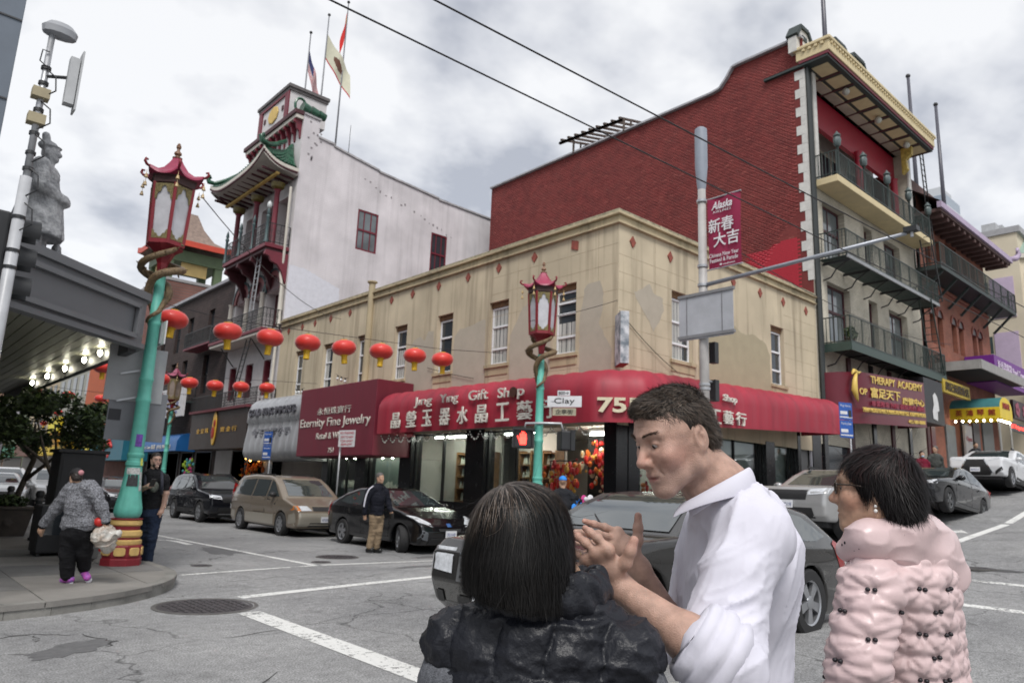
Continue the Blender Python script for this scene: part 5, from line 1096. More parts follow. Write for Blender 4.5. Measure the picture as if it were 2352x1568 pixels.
def bayring(z0,z1,mat,nm,e=0.0):
 m=MB();pts=[(52.2-e,11.25),(53.0-e,by-e),(55.4+e,by-e),(56.2+e,11.25)];m.prism(pts,(0,0,z0),WX,WY,(0,0,z1-z0));return m.build(nm,mat,cb)
bayring(4,17.0,CRM,'bay');bayring(16.9,17.2,CREAM,'bay_cornice',.25)
for z in(13.0,9.6):bayring(z,z+.2,CREAM,'bay_band',.1)
m=MB();pts=[(51.9,11.3),(52.8,by-.35),(55.6,by-.35),(56.5,11.3)];m.add([(*p,17.2) for p in pts]+[(54.2,11.3,18.9)],[(0,1,4),(1,2,4),(2,3,4)]);m.build('bay_roof',M('verdigris',(.24,.33,.28),.6,.25,3),cb,fixn=False)
for z in(13.9,10.5,7.0):
 for(a,b) in(((52.35,11.02),(52.85,10.42)),((53.2,by),(54.1,by)),((54.4,by),(55.2,by))):
  d=Vector((b[0]-a[0],b[1]-a[1],0));n=Vector((d.y,-d.x,0)).normalized();A=Vector((*a,z))+n*.015;B=Vector((*b,z))+n*.015;m=MB();m.add([A,B,B+WZ*2.1,A+WZ*2.1],[(0,1,2,3)]);w=m.build('window',M('bay_glass',(.06,.085,.085),.15,.3,2),cb,fixn=False);f=MB();f.beam(A+n*.03+WZ*1.05,B+n*.03+WZ*1.05,.06,.06);f.beam(A+n*.03,A+n*.03+WZ*2.1,.07,.05);f.beam(B+n*.03,B+n*.03+WZ*2.1,.07,.05);f.build('frame',CREAM,w)
for y0,y1,z in((12.0,15,13.2),(12.0,15,9.7)):
 m=MB();m.box((51.95,11.6,z),(52,12.9,z+2.6));m.build('lilac_panel',LILW,cb)
 m=MB();m.box((51.93,13.0,z+.1),(52,13.9,z+2.4));w=m.build('window',MATS['bay_glass'],cb);m=MB();m.box((51.9,12.95,z+1.2),(51.93,13.95,z+1.3));m.build('frame',CREAM,w)
fs=thing('fashion_sign','white shop sign with red slanted lettering at the far right','sign',(51,10.5,8.5));m=MB();m.box((49.2,10.6,7.9),(54.0,10.8,9.6));m.build('board',M('sign_white',(.62,.62,.64),.6),fs);lettering('letters','FASHION',M('sign_red',(.35,.05,.08),.5),(51.6,10.58,8.85),CR,WZ,3.8,.5,fs,.02,.01,shear=.3);lettering('letters','LUCKY',MATS['sign_red'],(51.9,10.58,8.25),CR,WZ,2.6,.5,fs,.02,.01,shear=.3)
tw=thing('distant_tower','pale high-rise tower far behind the brick building','tower',(150,40,0))
TWM=M('tower_concrete',(.50,.52,.54),.8,.05);m=MB();m.box((148,42.6,0),(156,46.8,60));m.build('shaft',TWM,tw);m=MB();m.box((149,43.5,60),(155,46,62.5));m.build('penthouse',TWM,tw)
for k in range(7):m=MB();m.box((147.5,42.2,33+k*4),(156.4,47.2,34+k*4));m.build('balcony_band',M('tower_band',(.60,.62,.64),.8),tw);m=MB();m.box((147.9,42.5,34+k*4),(156.1,46.9,36.4+k*4));m.build('window_band',M('tower_glass',(.26,.31,.37),.3),tw)
for i,(x,y,z0,z1,lb) in enumerate(((32.0,13.8,18.7,30,'dark flagpole rising from the red building roof'),(44,14.1,16.8,27,'bare pole on the brick building roof, left one'),(47.3,13.7,16.8,26.3,'bare pole with a ball top on the brick building roof'))):
 t=thing('roof_pole',lb,'pole',(x,y,z0));m=MB();m.cyl((x,y,z0),(x,y,z1),.14,.09,8);m.build('shaft',M('dark_pole',(.07,.07,.09),.4),t,smooth=True);m=MB();m.ball((x,y,z1+.1),.14);m.build('cap',BLACKM,t,smooth=True)
sk=thing('roof_skylight','low wooden skylight frame on the red building roof','skylight',(26.6,23,18.7))
m=MB()
for k in range(2):m.beam((25.7,21.2,19.7),(25.7,25.6,19.95),.12,.12);m.beam((27.6,21.2,20.15),(27.6,25.6,20.4),.12,.12)
m.build('rails',M('old_timber',(.09,.07,.06),.9,.3),sk)
for k in range(9):y=20.9+k*.5;m=MB();m.beam((25.5,y+.4,19.75+k*.03),(27.8,y+.4,20.3+k*.03),.1,.1);m.build('slat',MATS['old_timber'],sk)
for y in(21.2,24.6):m=MB();m.cyl((26.3,y,18.7),(26.3,y,19.9),.05);m.cyl((25.75,y,19.1),(25.75,y,19.8),.06);m.build('prop',MATS['old_timber'],sk)
BROWN=brick_mat('brown_rustic_brick',(.065,.042,.038),(.045,.028,.026),(.03,.022,.02),.42,.16,'y',bump=1.0,msize=.02)
bb=thing('brown_building','dark brown rough brick building with iron balconies beside the white building','building',(20,46,0))
BO3=(14.5,53.3,0)
bh_=[(4.0,5.0,6.3,8.6),(6.2,7.1,6.3,8.6),(9.9,10.8,6.3,8.6),(1.2,2.1,6.3,8.6),(4.0,5.0,9.3,11.3),(6.4,7.3,9.3,11.3),(9.9,10.8,9.3,11.3),(1.2,2.1,9.3,11.3)]
mb=MB();facade(mb,BO3,GR,-WX,13.55,0,12.5,bh_,.3);mb.build('front_wall',BROWN,bb,fixn=False)
m=MB();m.box((14.55,39.8,12.2),(26,53.3,12.3));m.build('roof',MATS['tar_roof'],bb);m=MB();m.box((14.3,39.78,12.5),(14.9,53.35,12.68));m.build('coping',MATS['pale_coping'],bb)
for q in bh_:sash_window(bb,BO3,GR,-WX,q[0]+.02,q[1]-.02,q[2],q[3],frame=BLACKM,fw=.06,split=(.5,),out=-.2)
for z,a,b in((8.9,40.3,44.5),(5.9,44,52)):
 m=MB();m.box((13.6,a,z-.1),(14.45,b,z));m.build('balcony_slab',MAROON if z>8 else DKGREEN,bb);railing(bb,[(14.45,a),(13.65,a),(13.65,b),(14.45,b)],z,.9,.16,BLACKM,curl=(z>8))
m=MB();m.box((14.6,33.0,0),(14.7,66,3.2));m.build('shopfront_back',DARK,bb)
for k,(y0,y1,col) in enumerate(((33.6,35.2,(.04,.05,.06)),(35.6,37.3,(.05,.02,.03)),(40.3,42.6,(.03,.03,.04)),(43.2,45.0,(.06,.05,.045)),(45.6,48.0,(.03,.035,.04)),(48.6,51.5,(.05,.04,.04)))):
 m=MB();m.box((14.5,y0,.6),(14.56,y1,2.9));w=m.build('shop_window',M('shop_glass_%d'%k,col,.1,.4,3,spec=.8),bb);f=MB();f.box((14.46,y0-.08,.15),(14.6,y0,2.95));f.box((14.46,y1,.15),(14.6,y1+.08,2.95));f.box((14.46,y0,2.9),(14.6,y1,2.98));f.build('frame',BLACKM,w)
gl=thing('shop_goods','glittering golden goods in the window under the dark sign board','display',(14.9,35,.5));goods(14.45,34.6,.9,2.3,(.03,.6),120,[GOLD,M('goods_dark',(.08,.03,.02),.5),MATS['goods_orange']],12,gl,'golden_trinkets')
for k in range(4):m=MB();m.ball((14.3,33.6+k*.5,2.45+.1*(k%2)),.06,8,5);m.build('lamp',M('amber_lamp',(1,.5,.12),.5,0,emit=8),gl)
tg=thing('hanging_toys','pink and lime hanging toys in front of the blue awning shop','display',(13.9,42,.8));goods(14.0,42.2,1.0,2.5,(.06,.35),60,[M('toy_pink',(.55,.05,.22),.6),M('toy_lime',(.35,.5,.05),.6),M('toy_teal',(.1,.4,.4),.6)],13,tg,'toys')
ba=thing('blue_awning','rounded blue awning with white lettering beyond the dark sign board','awning',(13.5,46,3));BLUEV=M('blue_vinyl',(.012,.11,.33),.45,.1)
m=MB();rows=[[(14.4-d,y,z) for d,z in((0,3.95),(.5,3.95),(.85,3.8),(1.02,3.5),(1.05,2.95))] for y in(49.6,42.7)];m.grid(rows);[m.add(r+[(14.4,r[0][1],2.95)],[tuple(range(6))]) for r in rows];m.build('canopy',BLUEV,ba,smooth=40,fixn=False)
word(ba,'Care Tour 旅遊  (415) 398-2882',49.0,43.6,3.05,3.35,x=13.33,mat=LETTER,dep=.02)
wt=thing('white_travel_sign','white projecting sign with blue lettering above the far lantern post','sign',(13.4,43,5.6));m=MB();m.box((13.2,42.0,4.85),(13.35,46.8,6.5));m.build('board',MATS['sign_white'],wt)
word(wt,'LUCKY',44.9,43.4,5.75,6.0,x=13.19,mat=M('sign_navy',(.05,.06,.25),.5),dep=.01);word(wt,'TRAVELER',46.2,42.6,5.35,5.68,x=13.19,mat=MATS['sign_navy'],dep=.01);word(wt,'旅遊公司 TRAVEL',45.8,42.7,5.0,5.2,x=13.19,mat=MATS['sign_navy'],dep=.01)
for y in(42.8,45.9):m=MB();m.prism([(.28*math.cos(a*math.pi/5)*(1 if a%2 else .45),.28*math.sin(a*math.pi/5)*(1 if a%2 else .45)) for a in range(10)],(13.195,y,6.2),GR,WZ,(-.01,0,0));m.build('star_motif',MATS['sign_red'],wt)
ta=thing('teal_awning','teal box awning with a yellow oval emblem and orange swirl','awning',(13.5,56,2.4));m=MB();m.box((12.9,51.6,2.45),(14.45,58.2,4.9));m.build('canopy',M('teal_box_vinyl',(.012,.13,.19),.5,.1),ta)
m=MB();m.box((12.7,58.2,2.5),(14.45,62.5,4.95));m.build('end_box',M('pale_teal_vinyl',(.06,.24,.32),.5,.1),ta)
m=MB();m.lathe([(.9,0),(.9,.03),(.8,.04)],20,squash=(1,1.3));ob=m.build('emblem',M('emblem_yellow',(.7,.6,.03),.5),ta,local=True);ob.location=Vector((12.69,60.3,3.7))-ta.location;ob.rotation_euler=(0,rad(-90),0)
m=MB();m.tube([(12.88,54.2,3.3),(12.88,54.9,3.65),(12.88,55.8,3.5),(12.88,56.2,3.1)],[.1,.22,.2,.08],6);m.ball((12.88,55,2.75),(.03,.3,.18),8,5);m.build('swirl',MATS['goods_red'],ta,smooth=True)
pb=thing('pagoda_building','brick building with a red roofed green pagoda turret in the distance','building',(20,60,0));OBK=brick_mat('rust_brick',(.23,.095,.075),(.19,.08,.06),(.17,.10,.085),.3,.1,'y')
m=MB();m.box((14.55,53.4,0),(28,70,15.2));m.build('wall',OBK,pb);m=MB();m.box((14.4,53.35,15.2),(28,70.1,15.4));m.build('coping',M('grey_ledge',(.3,.29,.29),.8),pb)
SAL=M('salmon_stucco',(.48,.15,.11),.8,.08)
m=MB();m.prism([(0,0),(8,0),(8,3.0),(5.5,4.4),(4.2,3.6),(0,5.2)],(14.2,70,12.2),GR,WZ,(-.25,0,0));m.build('salmon_gable',SAL,pb);m=MB();m.beam((13.9,64.6,16.7),(13.9,62,15.4),.3,.3);m.beam((13.9,70.2,17.5),(13.9,65.8,16.0),.3,.3);m.build('gable_trim',CREAM,pb)
m=MB();m.box((14.1,62.5,3),(14.5,70,12.2));m.build('orange_front',M('orange_stucco',(.42,.10,.04),.8,.1),pb)
GP=M('pagoda_green',(.085,.12,.06),.6,.15);OR=M('pagoda_orange',(.52,.06,.03),.5,.1);cxp,cyp=18.0,60.8
for sx in(-1,1):
 for sy in(-1,1):m=MB();m.box((cxp+sx*1.9-.3,cyp+sy*1.9-.3,15.4),(cxp+sx*1.9+.3,cyp+sy*1.9+.3,19.0));m.build('turret_post',GP,pb)
m=MB();m.box((cxp-2.25,cyp-2.25,18.2),(cxp+2.25,cyp+2.25,19.1));m.build('turret_frieze',GP,pb);m=MB();m.box((cxp-2.0,cyp-2.0,15.4),(cxp+2.0,cyp+2.0,16.2));m.build('turret_base',GP,pb)
for sx,sy in((-1,0),(0,-1)):m=MB();m.box((cxp+sx*2.0-(.05 if sx else 1.0),cyp+sy*2.0-(.05 if sy else 1.0),17.2),(cxp+sx*2.0+(.05 if sx else 1.0),cyp+sy*2.0+(.05 if sy else 1.0),18.2));m.build('turret_panel',M('turret_ochre',(.36,.26,.10),.7),pb)
rows=[]
for k,(r,z) in enumerate(((3.05,19.75),(2.95,19.3),(2.3,19.75),(1.5,20.5),(.8,21.6),(.3,22.9))):
 row=[]
 for i in range(33):
  t=2*math.pi*i/32;q=1/max(abs(math.cos(t)),abs(math.sin(t)));cn=(q-1)/.414;row.append((cxp+r*q*math.cos(t),cyp+r*q*math.sin(t),z+(.25*cn**3 if k<3 else 0)))
 rows.append(row)
m=MB();m.grid(rows[1:]);m.build('turret_roof',M('pagoda_tile',(.22,.16,.13),.7,.3,4),pb,smooth=40,fixn=False);m=MB();m.grid(rows[:2]);m.grid([[(x,y,z-.45) for x,y,z in rows[0]],rows[0]]);m.build('turret_eave',OR,pb,fixn=False)
fb=thing('far_shops','row of far shop buildings with yellow and brown signs down the avenue','building',(20,90,0));cols=[(.30,.30,.26),(.40,.33,.22),(.20,.24,.16),(.34,.20,.13),(.38,.36,.32)]
for k in range(5):
 y0=70.2+k*14;h=(11,14,10,13,16)[k];m=MB();m.box((14.5,y0,0),(30,y0+13.9,h));m.build('wall',M('far_wall_%d'%k,cols[k],.8,.1,1),fb)
 for j in range(5):
  for zz in(5.2,8.3):m=MB();m.box((14.45,y0+1+j*2.6,zz),(14.5,y0+2.3+j*2.6,zz+1.9));m.build('window',GLASS,fb)
 m=MB();m.box((13.3,y0+.5,3.0),(14.5,y0+12,4.4));m.build('awning_box',M('far_awning_%d'%k,[(.55,.38,.02),(.12,.05,.03),(.05,.2,.12),(.4,.05,.04),(.1,.12,.3)][k],.6),fb)
 m=MB();m.box((14.4,y0+.4,.2),(14.49,y0+13.4,3));m.build('shopfront',M('far_front_%d'%k,(.06,.045,.035),.5,.5,2),fb)
m=MB();m.box((2,160,0),(40,175,22));m.build('end_block',M('far_end',(.36,.35,.33),.8,.1),fb)
eb=thing('yellow_restaurant_sign','yellow tiered sign seen through the street tree','sign',(12.5,70,4));m=MB();m.box((12.3,69,3.6),(12.5,73,4.7));m.build('board',M('sign_amber',(.5,.26,.02),.6),eb);m=MB();m.box((12.2,69,4.75),(12.6,73,6.0));m.build('crest',MATS['emblem_yellow'],eb);word(eb,'HOTEL',72.6,69.4,3.75,4.55,x=12.29,mat=MATS['letter_dark'],dep=.01)
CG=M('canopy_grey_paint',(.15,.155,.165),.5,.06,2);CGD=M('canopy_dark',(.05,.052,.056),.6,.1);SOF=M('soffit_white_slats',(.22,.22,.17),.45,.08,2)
se=thing('canopy_building','grey corner building whose canopy juts out at the left edge','building',(-6,18,0))
cpoly=[(-3.6,6.45+.1),(1.15,10.67),(3.17,12.46),(3.17,25.5),(.3,25.5),(.3,13.6),(-4.6,9.6)]
def ring(z0,z1,e,name,mat):
 P=[(-3.6+e*.7,6.5-e*.7),(3.17+e*.38,12.46-e*.92),(3.17+e,12.46+e*.0),(3.17+e,25.5),(3.17-.12,25.5),(3.17-.12,12.55),(-3.7,6.62)]
 m=MB();m.prism(P,(0,0,z0),WX,WY,(0,0,z1-z0));return m.build(name,mat,se)
ring(3.6,4.3,0,'canopy_fascia',CG);ring(4.302,4.42,.07,'canopy_cornice',CG);ring(3.52,3.598,.05,'canopy_lower_moulding',CG)
for(a,b) in(((-3.2,6.8),(3.0,12.28)),):
 d=Vector((b[0]-a[0],b[1]-a[1],0)).normalized();n=Vector((d.y,-d.x,0))
 for z in(3.68,4.16):m=MB();m.beam(Vector((*a,z))+n*.03,Vector((*b,z))+n*.03,.07,.07);m.build('fascia_rail',CG,se)
 for q in(a,b):m=MB();m.beam(Vector((*q,3.68))+n*.03,Vector((*q,4.16))+n*.03,.07,.07,up=d);m.build('fascia_stile',CG,se)
dS=Vector((.748,.663,0))
for k in range(16):
 y0=0
 x=.45+k*.17
 ys=12.46-(3.17-x)*.886+.12
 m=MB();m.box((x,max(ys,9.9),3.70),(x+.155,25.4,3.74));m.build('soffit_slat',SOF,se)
m=MB();m.prism([(-3.5,6.7),(3.1,12.5),(3.1,25.4),(.2,25.4),(.2,14),(-4.6,9.6)],(0,0,4.1),WX,WY,(0,0,.12));m.build('canopy_roof',CGD,se)
m=MB();m.box((3.02,12.6,3.47),(3.14,25.4,3.69));m.build('canopy_beam',CGD,se)
m=MB();m.prism([(-30,13.2),(.25,13.2),(.25,60),(-30,60)],(0,0,0),WX,WY,(0,0,13));m.build('wall',M('grey_wall',(.2,.205,.21),.8,.1),se)
for k in range(6):m=MB();m.box((.25,14.2+k*3,.8),(.3,16.6+k*3,2.9));m.build('shop_window',GLASS,se)
for y in(14.05,15.2,16.85,18.6,20.4):m=MB();m.ball((2.94,y,3.60),(.036,.036,.055),8,6);m.build('canopy_lamp',M('lamp_white',(1,.96,.8),.5,0,emit=38,ecol=(1,.95,.75)),se,smooth=True)
bs_=thing('blade_sign','tall blue-grey vertical sign panel at the top left corner','sign',(0,10.6,4.4));m=MB();m.box((-2.2,10.55,4.45),(.745,10.85,14));bevel(m.build('panel',M('slate_panel',(.13,.155,.19),.5,.08),bs_),.01)
for k in range(8):m=MB();m.box((-2.2,10.535,5+k*1.1),(.74,10.549,5.02+k*1.1));m.build('seam',CGD,bs_)
m=MB();m.box((-2.2,10.9,4.42),(-1.4,13.3,4.6));m.build('bracket',CGD,bs_)
STONE=M('carved_stone',(.22,.225,.235),.85,.0,bump=.8,bscale=45,col2=(.50,.505,.515),scale=11,contrast=.4)
def warrior(name,label,x,y,z,s,face):
 t=thing(name,label,'statue',(x,y,z),face)
 S=SDF((-.45,-.42,-.02),(.45,.42,1.86),.014)
 S.box((0,0,.05),(.24,.2,.05),0);
 for k in(-1,1):S.cone((k*.1,.02,.08),(k*.11,0,.5),.085,.11,.02);S.ell((k*.1,.08,.1),(.08,.14,.06),.02)
 S.cone((0,0,.52),(0,0,1.0),.30,.22,.02);S.cut_box((0,0,.36),(.6,.6,.12),.02)
 for k in(-1,1):S.cone((k*.1,.02,.08),(k*.11,0,.5),.085,.11,.01)
 S.ell((0,0,1.08),(.23,.17,.3),.04);S.ell((0,0,1.3),(.25,.15,.12),.05)
 for k in(-1,1):
  S.cone((k*.22,0,1.34),(k*.3,.05,1.06),.10,.085,.03);S.cone((k*.3,.05,1.06),(k*.06,.24,.98),.085,.06,.03);S.ell((k*.03,.25,.98),(.07,.06,.07),.02)
 S.cone((0,0,1.36),(0,.01,1.5),.075,.07,.02);S.ell((0,.015,1.585),(.088,.105,.125),.02);S.ell((0,.115,1.57),(.02,.03,.035),.015);S.ell((0,.07,1.5),(.05,.045,.035),.02)
 for k in(-1,1):S.ell((k*.09,0,1.57),(.018,.03,.045),.01);S.cut_ell((k*.035,.115,1.605),(.02,.02,.012),.008)
 S.ell((0,-.03,1.68),(.095,.11,.06),.01);S.cone((.02,-.04,1.7),(.03,-.06,1.80),.05,.045,.01);S.ell((0,.02,1.66),(.1,.11,.02),.01)
 for z_ in(.95,1.18):S.D-=.006*np.exp(-((S.Z-z_)/.012)**2)
 S.D+=.008*(np.abs(np.sin(S.X*60)*np.sin(S.Z*55))<.35)*((S.Z>1.08)&(S.Z<1.32)&(S.Y>.03))
 S.D+=.010*np.sin(S.X*38+2*np.sin(S.Z*4))*((S.Z>.5)&(S.Z<.92))
 o=S.build('figure',STONE,t,off=np.zeros(3));o.scale=(s,s,s)
 m=MB();m.box((-.3*s,-.28*s,-.03),(.3*s,.28*s,.0));m.build('plinth',STONE,t,local=True)
 return t
warrior('warrior_statue','large grey stone warrior statue with folded hands on the canopy',1.45,11.95,4.25,1.17,rad(-112))
warrior('small_warrior_statue','small grey stone figure beside the large warrior statue',1.78,12.25,4.25,.42,rad(-100))
TURQ=M('turquoise_paint',(.115,.44,.355),.45,.10,6,bump=.1,bscale=15);LRED_=M('lamp_red_paint',(.20,.012,.02),.5,.12,6);LCREAM=M('lamp_cream_paint',(.60,.40,.14),.55,.15,8);ROOFR=M('lamp_roof_red',(.30,.03,.075),.45,.15,6)
OPAL=M('opal_panel',(.50,.50,.53),.35,.18,4,spec=.5);BRONZE=M('dragon_bronze',(.15,.10,.05),.5,.5,25,bump=.8,bscale=60);FILI=M('gilt_filigree',(.21,.17,.07),.6,.4,30,bump=1,bscale=120);BELL=M('bell_brass',(.42,.30,.14),.45,.15)
def lantern_post(x,y,z,label,old=False):
 t=thing('lantern_post',label,'street lamp',(x,y,z),group='dragon lantern street lamps')
 rd=BRONZE if old else LRED_
 n0=len(bpy.data.objects);m=MB();m.lathe([(.40,0),(.40,.18),(.37,.2)],8);bevel(m.build('base_plinth',LRED_,t,local=True),.01)
 m=MB();m.lathe([(.375,.2),(.385,.24),(.385,.44),(.36,.47)],8,ph=0);m.build('base_block',LRED_,t,local=True)
 for k in range(8):
  a=math.pi/8+k*math.pi/4;r=.358;c=Vector((r*math.cos(a),r*math.sin(a),.335));d=Vector((-math.sin(a),math.cos(a),0));n=Vector((math.cos(a),math.sin(a),0))
  m=MB();m.prism([(-.11,-.05),(-.08,-.085),(.08,-.085),(.11,-.05),(.11,.05),(.08,.085),(-.08,.085),(-.11,.05)],c-n*.01,d,WZ,n*.035);bevel(m.build('base_panel',LCREAM,t,local=True),.008)
 m=MB();m.lathe([(.33,.47),(.345,.5),(.345,.56),(.32,.58)],20);m.build('base_band',LCREAM,t,local=True,smooth=35)
 m=MB();m.lathe([(.30,.58),(.30,.63)],20);m.build('base_neck',LRED_,t,local=True,smooth=35)
 m=MB();m.lathe([(.31,.63),(.335,.67),(.325,.75),(.29,.78)],20);m.build('base_band',LCREAM,t,local=True,smooth=35)
 m=MB();m.lathe([(.275,.78),(.28,.86),(.27,.87)],20);m.build('base_neck',LRED_,t,local=True,smooth=35)
 m=MB();m.lathe([(.29,.87),(.31,.9),(.305,.97),(.28,.99)],20);m.build('base_band',LCREAM,t,local=True,smooth=35)
 m=MB();m.lathe([(.28,.99),(.31,1.0),(.31,1.02),(.25,1.03)],20);m.build('base_cap',LRED_,t,local=True,smooth=35)
 for o in kids(t):o.scale=(.76,.76,.73)
 m=MB();m.lathe([(.15,.752),(.175,.78),(.195,.84),(.19,.92),(.165,1.05),(.14,1.22),(.122,1.42),(.115,1.56)],36,ribs=(12,.10));m.build('fluted_foot',TURQ,t,local=True,smooth=45)
 m=MB();m.lathe([(.115,1.56),(.135,1.58),(.135,1.63),(.118,1.65),(.115,1.7),(.128,1.72),(.128,1.76),(.113,1.78),(.107,2.6),(.118,2.62),(.118,2.67),(.105,2.69),(.102,2.95),(.113,2.97),(.113,3.01),(.10,3.03),(.093,3.9),(.105,3.92),(.105,3.97),(.092,3.99),(.082,4.8)],18);m.build('shaft',TURQ,t,local=True,smooth=35)
 D=MB()
 for k in(0,1):
  pts=[];n=46
  for i in range(n):
   q=i/(n-1);a=k*math.pi+q*2*math.pi*1.35+.5*math.sin(q*9);r=.12+.20*math.sin(math.pi*min(1,max(0,(q-.35)/.72)))**1.3+.03*math.sin(q*22);zz=3.95+1.4*q;pts.append((r*math.cos(a),r*math.sin(a),zz))
  D.tube(pts,[.022+.046*math.sin(math.pi*min(1,i/n*.95)) for i in range(n)],8);h=Vector(pts[-1]);o=Vector((h.x,h.y,0)).normalized()
  D.ball(h,(.09,.09,.07),8,6);D.ball(h+o*.10-WZ*.01,(.07,.07,.045),8,5)
  for s in(-1,1):sd=Vector((-o.y,o.x,0))*s;D.tube([h+sd*.04,h+sd*.07+WZ*.09,h+sd*.12+WZ*.12-o*.06],[.018,.012,.004],5);D.tube([Vector(pts[30])+sd*.03,Vector(pts[30])+o*.12+sd*.12,Vector(pts[30])+o*.1+sd*.16-WZ*.08],[.03,.022,.01],5)
  for i in range(8,44,2):p=Vector(pts[i]);o2=Vector((p.x,p.y,0)).normalized();D.tube([p+o2*.04,p+o2*.085+WZ*.03],[.018,.004],4)
 D.build('dragons',BRONZE,t,local=True,smooth=60)
 m=MB();m.lathe([(.07,4.8),(.09,5.0),(.18,5.2),(.29,5.28),(.31,5.3)],6);m.build('lantern_cup',LRED_,t,local=True)
 rb_,rt_,zb,zt=.30,.355,5.3,6.36;hx=lambda r,k:Vector((r*math.cos(k*math.pi/3+.35),r*math.sin(k*math.pi/3+.35),0))
 m=MB();m.lathe([(.29,5.29),(.33,5.3),(.33,5.37),(.30,5.38)],6,ph=.35);m.build('lantern_sill',rd,t,local=True)
 for k in range(6):
  a,b,c,d=hx(rb_,k),hx(rb_,k+1),hx(rt_,k+1),hx(rt_,k)
  m=MB();m.add([a*.97+WZ*5.38,b*.97+WZ*5.38,c*.97+WZ*zt,d*.97+WZ*zt],[(0,1,2,3)]);m.build('glass_panel',OPAL if not old else M('dull_panel',(.25,.2,.17),.5,.3),t,local=True,fixn=False)
  m=MB();m.beam(a+WZ*zb,d+WZ*(zt+.02),.05,.05);m.build('frame_bar',rd,t,local=True)
  nrm=((a+b)/2).normalized();e=(b-a).normalized();F=MB()
  def lerp(q,v):lo=a.lerp(b,q)+WZ*5.38;hi=d.lerp(c,q)+WZ*zt;return lo.lerp(hi,v)*1.0+nrm*.004
  for poly in([(.06,.99),(.94,.99),(.94,.70),(.84,.72),(.80,.82),(.66,.84),(.60,.93),(.5,.955),(.40,.93),(.34,.84),(.20,.82),(.16,.72),(.06,.70)],[(.06,.0),(.94,.0),(.94,.16),(.85,.15),(.78,.09),(.66,.085),(.6,.04),(.5,.025),(.4,.04),(.34,.085),(.22,.09),(.15,.15),(.06,.16)]):
   vs=[lerp(*p) for p in poly];vs2=[v+nrm*.012 for v in vs];n=len(vs);F.add(vs+vs2,[tuple(range(n,2*n))]+[(i,(i+1)%n,n+(i+1)%n,n+i) for i in range(n)])
  F.build('filigree',FILI,t,local=True,kind='stuff')
 m=MB();m.lathe([(.355,6.36),(.38,6.38),(.38,6.48),(.42,6.52)],6,ph=.35);m.build('lantern_frieze',M('frieze_dark',(.05,.02,.018),.6,.4,20),t,local=True)
 rows=[]
 for(r,z_,up) in((.47,6.50,.10),(.455,6.54,.10),(.34,6.60,.03),(.23,6.70,.0),(.13,6.84,0),(.07,6.95,0)):
  row=[]
  for i in range(49):
   a=2*math.pi*i/48;q=(a/(math.pi/3))%1;cn=abs(2*q-1)**3;rr=r*(math.cos(math.pi/6)/math.cos((q-.5)*math.pi/3))*(1+.10*cn*(r>.4));rr*=1+.014*(i%2);row.append((rr*math.cos(a+.35),rr*math.sin(a+.35),z_+up*cn))
  rows.append(row)
 m=MB();m.grid(rows);m.add([rows[0][i] for i in range(48)],[tuple(range(47,-1,-1))]);m.build('lantern_roof',ROOFR if not old else M('lamp_roof_pink',(.28,.06,.11),.5,.15),t,local=True,smooth=35,fixn=False)
 for k in range(6):
  o=hx(1,k);p=o*.49+WZ*6.60;m=MB();m.tube([p,p+o*.06+WZ*.015,p+o*.10+WZ*.06,p+o*.085+WZ*.11,p+o*.045+WZ*.10],[.02,.024,.024,.022,.016],6);m.build('roof_scroll',LRED_,t,local=True,smooth=60)
  for j in range(2):m=MB();q=o*.53+WZ*(6.38-j*.14);m.lathe([(.036,0),(.025,.025),(.018,.06),(.005,.075),(.003,.14)],8,c=q);m.build('bell',BELL,t,local=True,smooth=40)
 m=MB();m.lathe([(.08,6.94),(.085,6.96),(.04,6.98),(.035,7.0),(.065,7.03),(.06,7.06),(.03,7.09),(.024,7.13),(.042,7.15),(.042,7.19),(.028,7.2),(.03,7.22),(.0,7.25)],12);m.build('finial',M('finial_bronze',(.22,.12,.07),.5,.2),t,local=True,smooth=40)
 return t
lp1=lantern_post(3.46,13.0,.12,'turquoise dragon lantern post with a cream and red base at the left kerb')
lp2=lantern_post(11.92,12.3,.16,'turquoise dragon lantern post in front of the gift shop awning')
lp2.scale=(.955,.955,.955)
lp3=lantern_post(12.0,39.8,.15,'distant dragon lantern post before the white travel sign',True)
for k,(x,y) in enumerate(((4.6,44.0),)):pass
st=thing('post_stickers','torn stickers and posters pasted on the near turquoise post','stickers',(3.46,13.0,1.7))
def sticker(a0,a1,z0,z1,r,col,nm):
 m=MB();rows=[[Vector((3.46+rr*math.cos(rad(a0+(a1-a0)*i/6)),13.0+rr*math.sin(rad(a0+(a1-a0)*i/6)),z)) for z,rr in((z0,r[0]),(z1,r[1]))] for i in range(7)];m.grid(rows);m.build('sticker',M(nm,col,.6,.5,30),st,fixn=False)
sticker(-135,-70,1.37,1.55,(.155,.132),(.03,.03,.032),'sticker_black');sticker(-150,-60,1.56,1.66,(.132,.136),(.55,.55,.53),'sticker_white');sticker(-62,-40,1.3,1.6,(.163,.136),(.5,.5,.48),'sticker_white2');sticker(-120,-70,2.0,2.2,(.119,.117),(.13,.05,.3),'sticker_purple');sticker(-66,-45,1.7,1.82,(.14,.13),(.6,.6,.1),'sticker_yellow')
SGREY=M('sign_back_grey',(.33,.335,.345),.5,.12,2);SGREY2=M('sign_back_dark',(.17,.175,.19),.5,.15,2);GALV=M('galvanised',(.42,.43,.45),.4,.15,8,metal=.5)
sb=thing('traffic_sign','two grey traffic sign backs strapped to the near turquoise post','sign',(3.4,13.2,2.9))
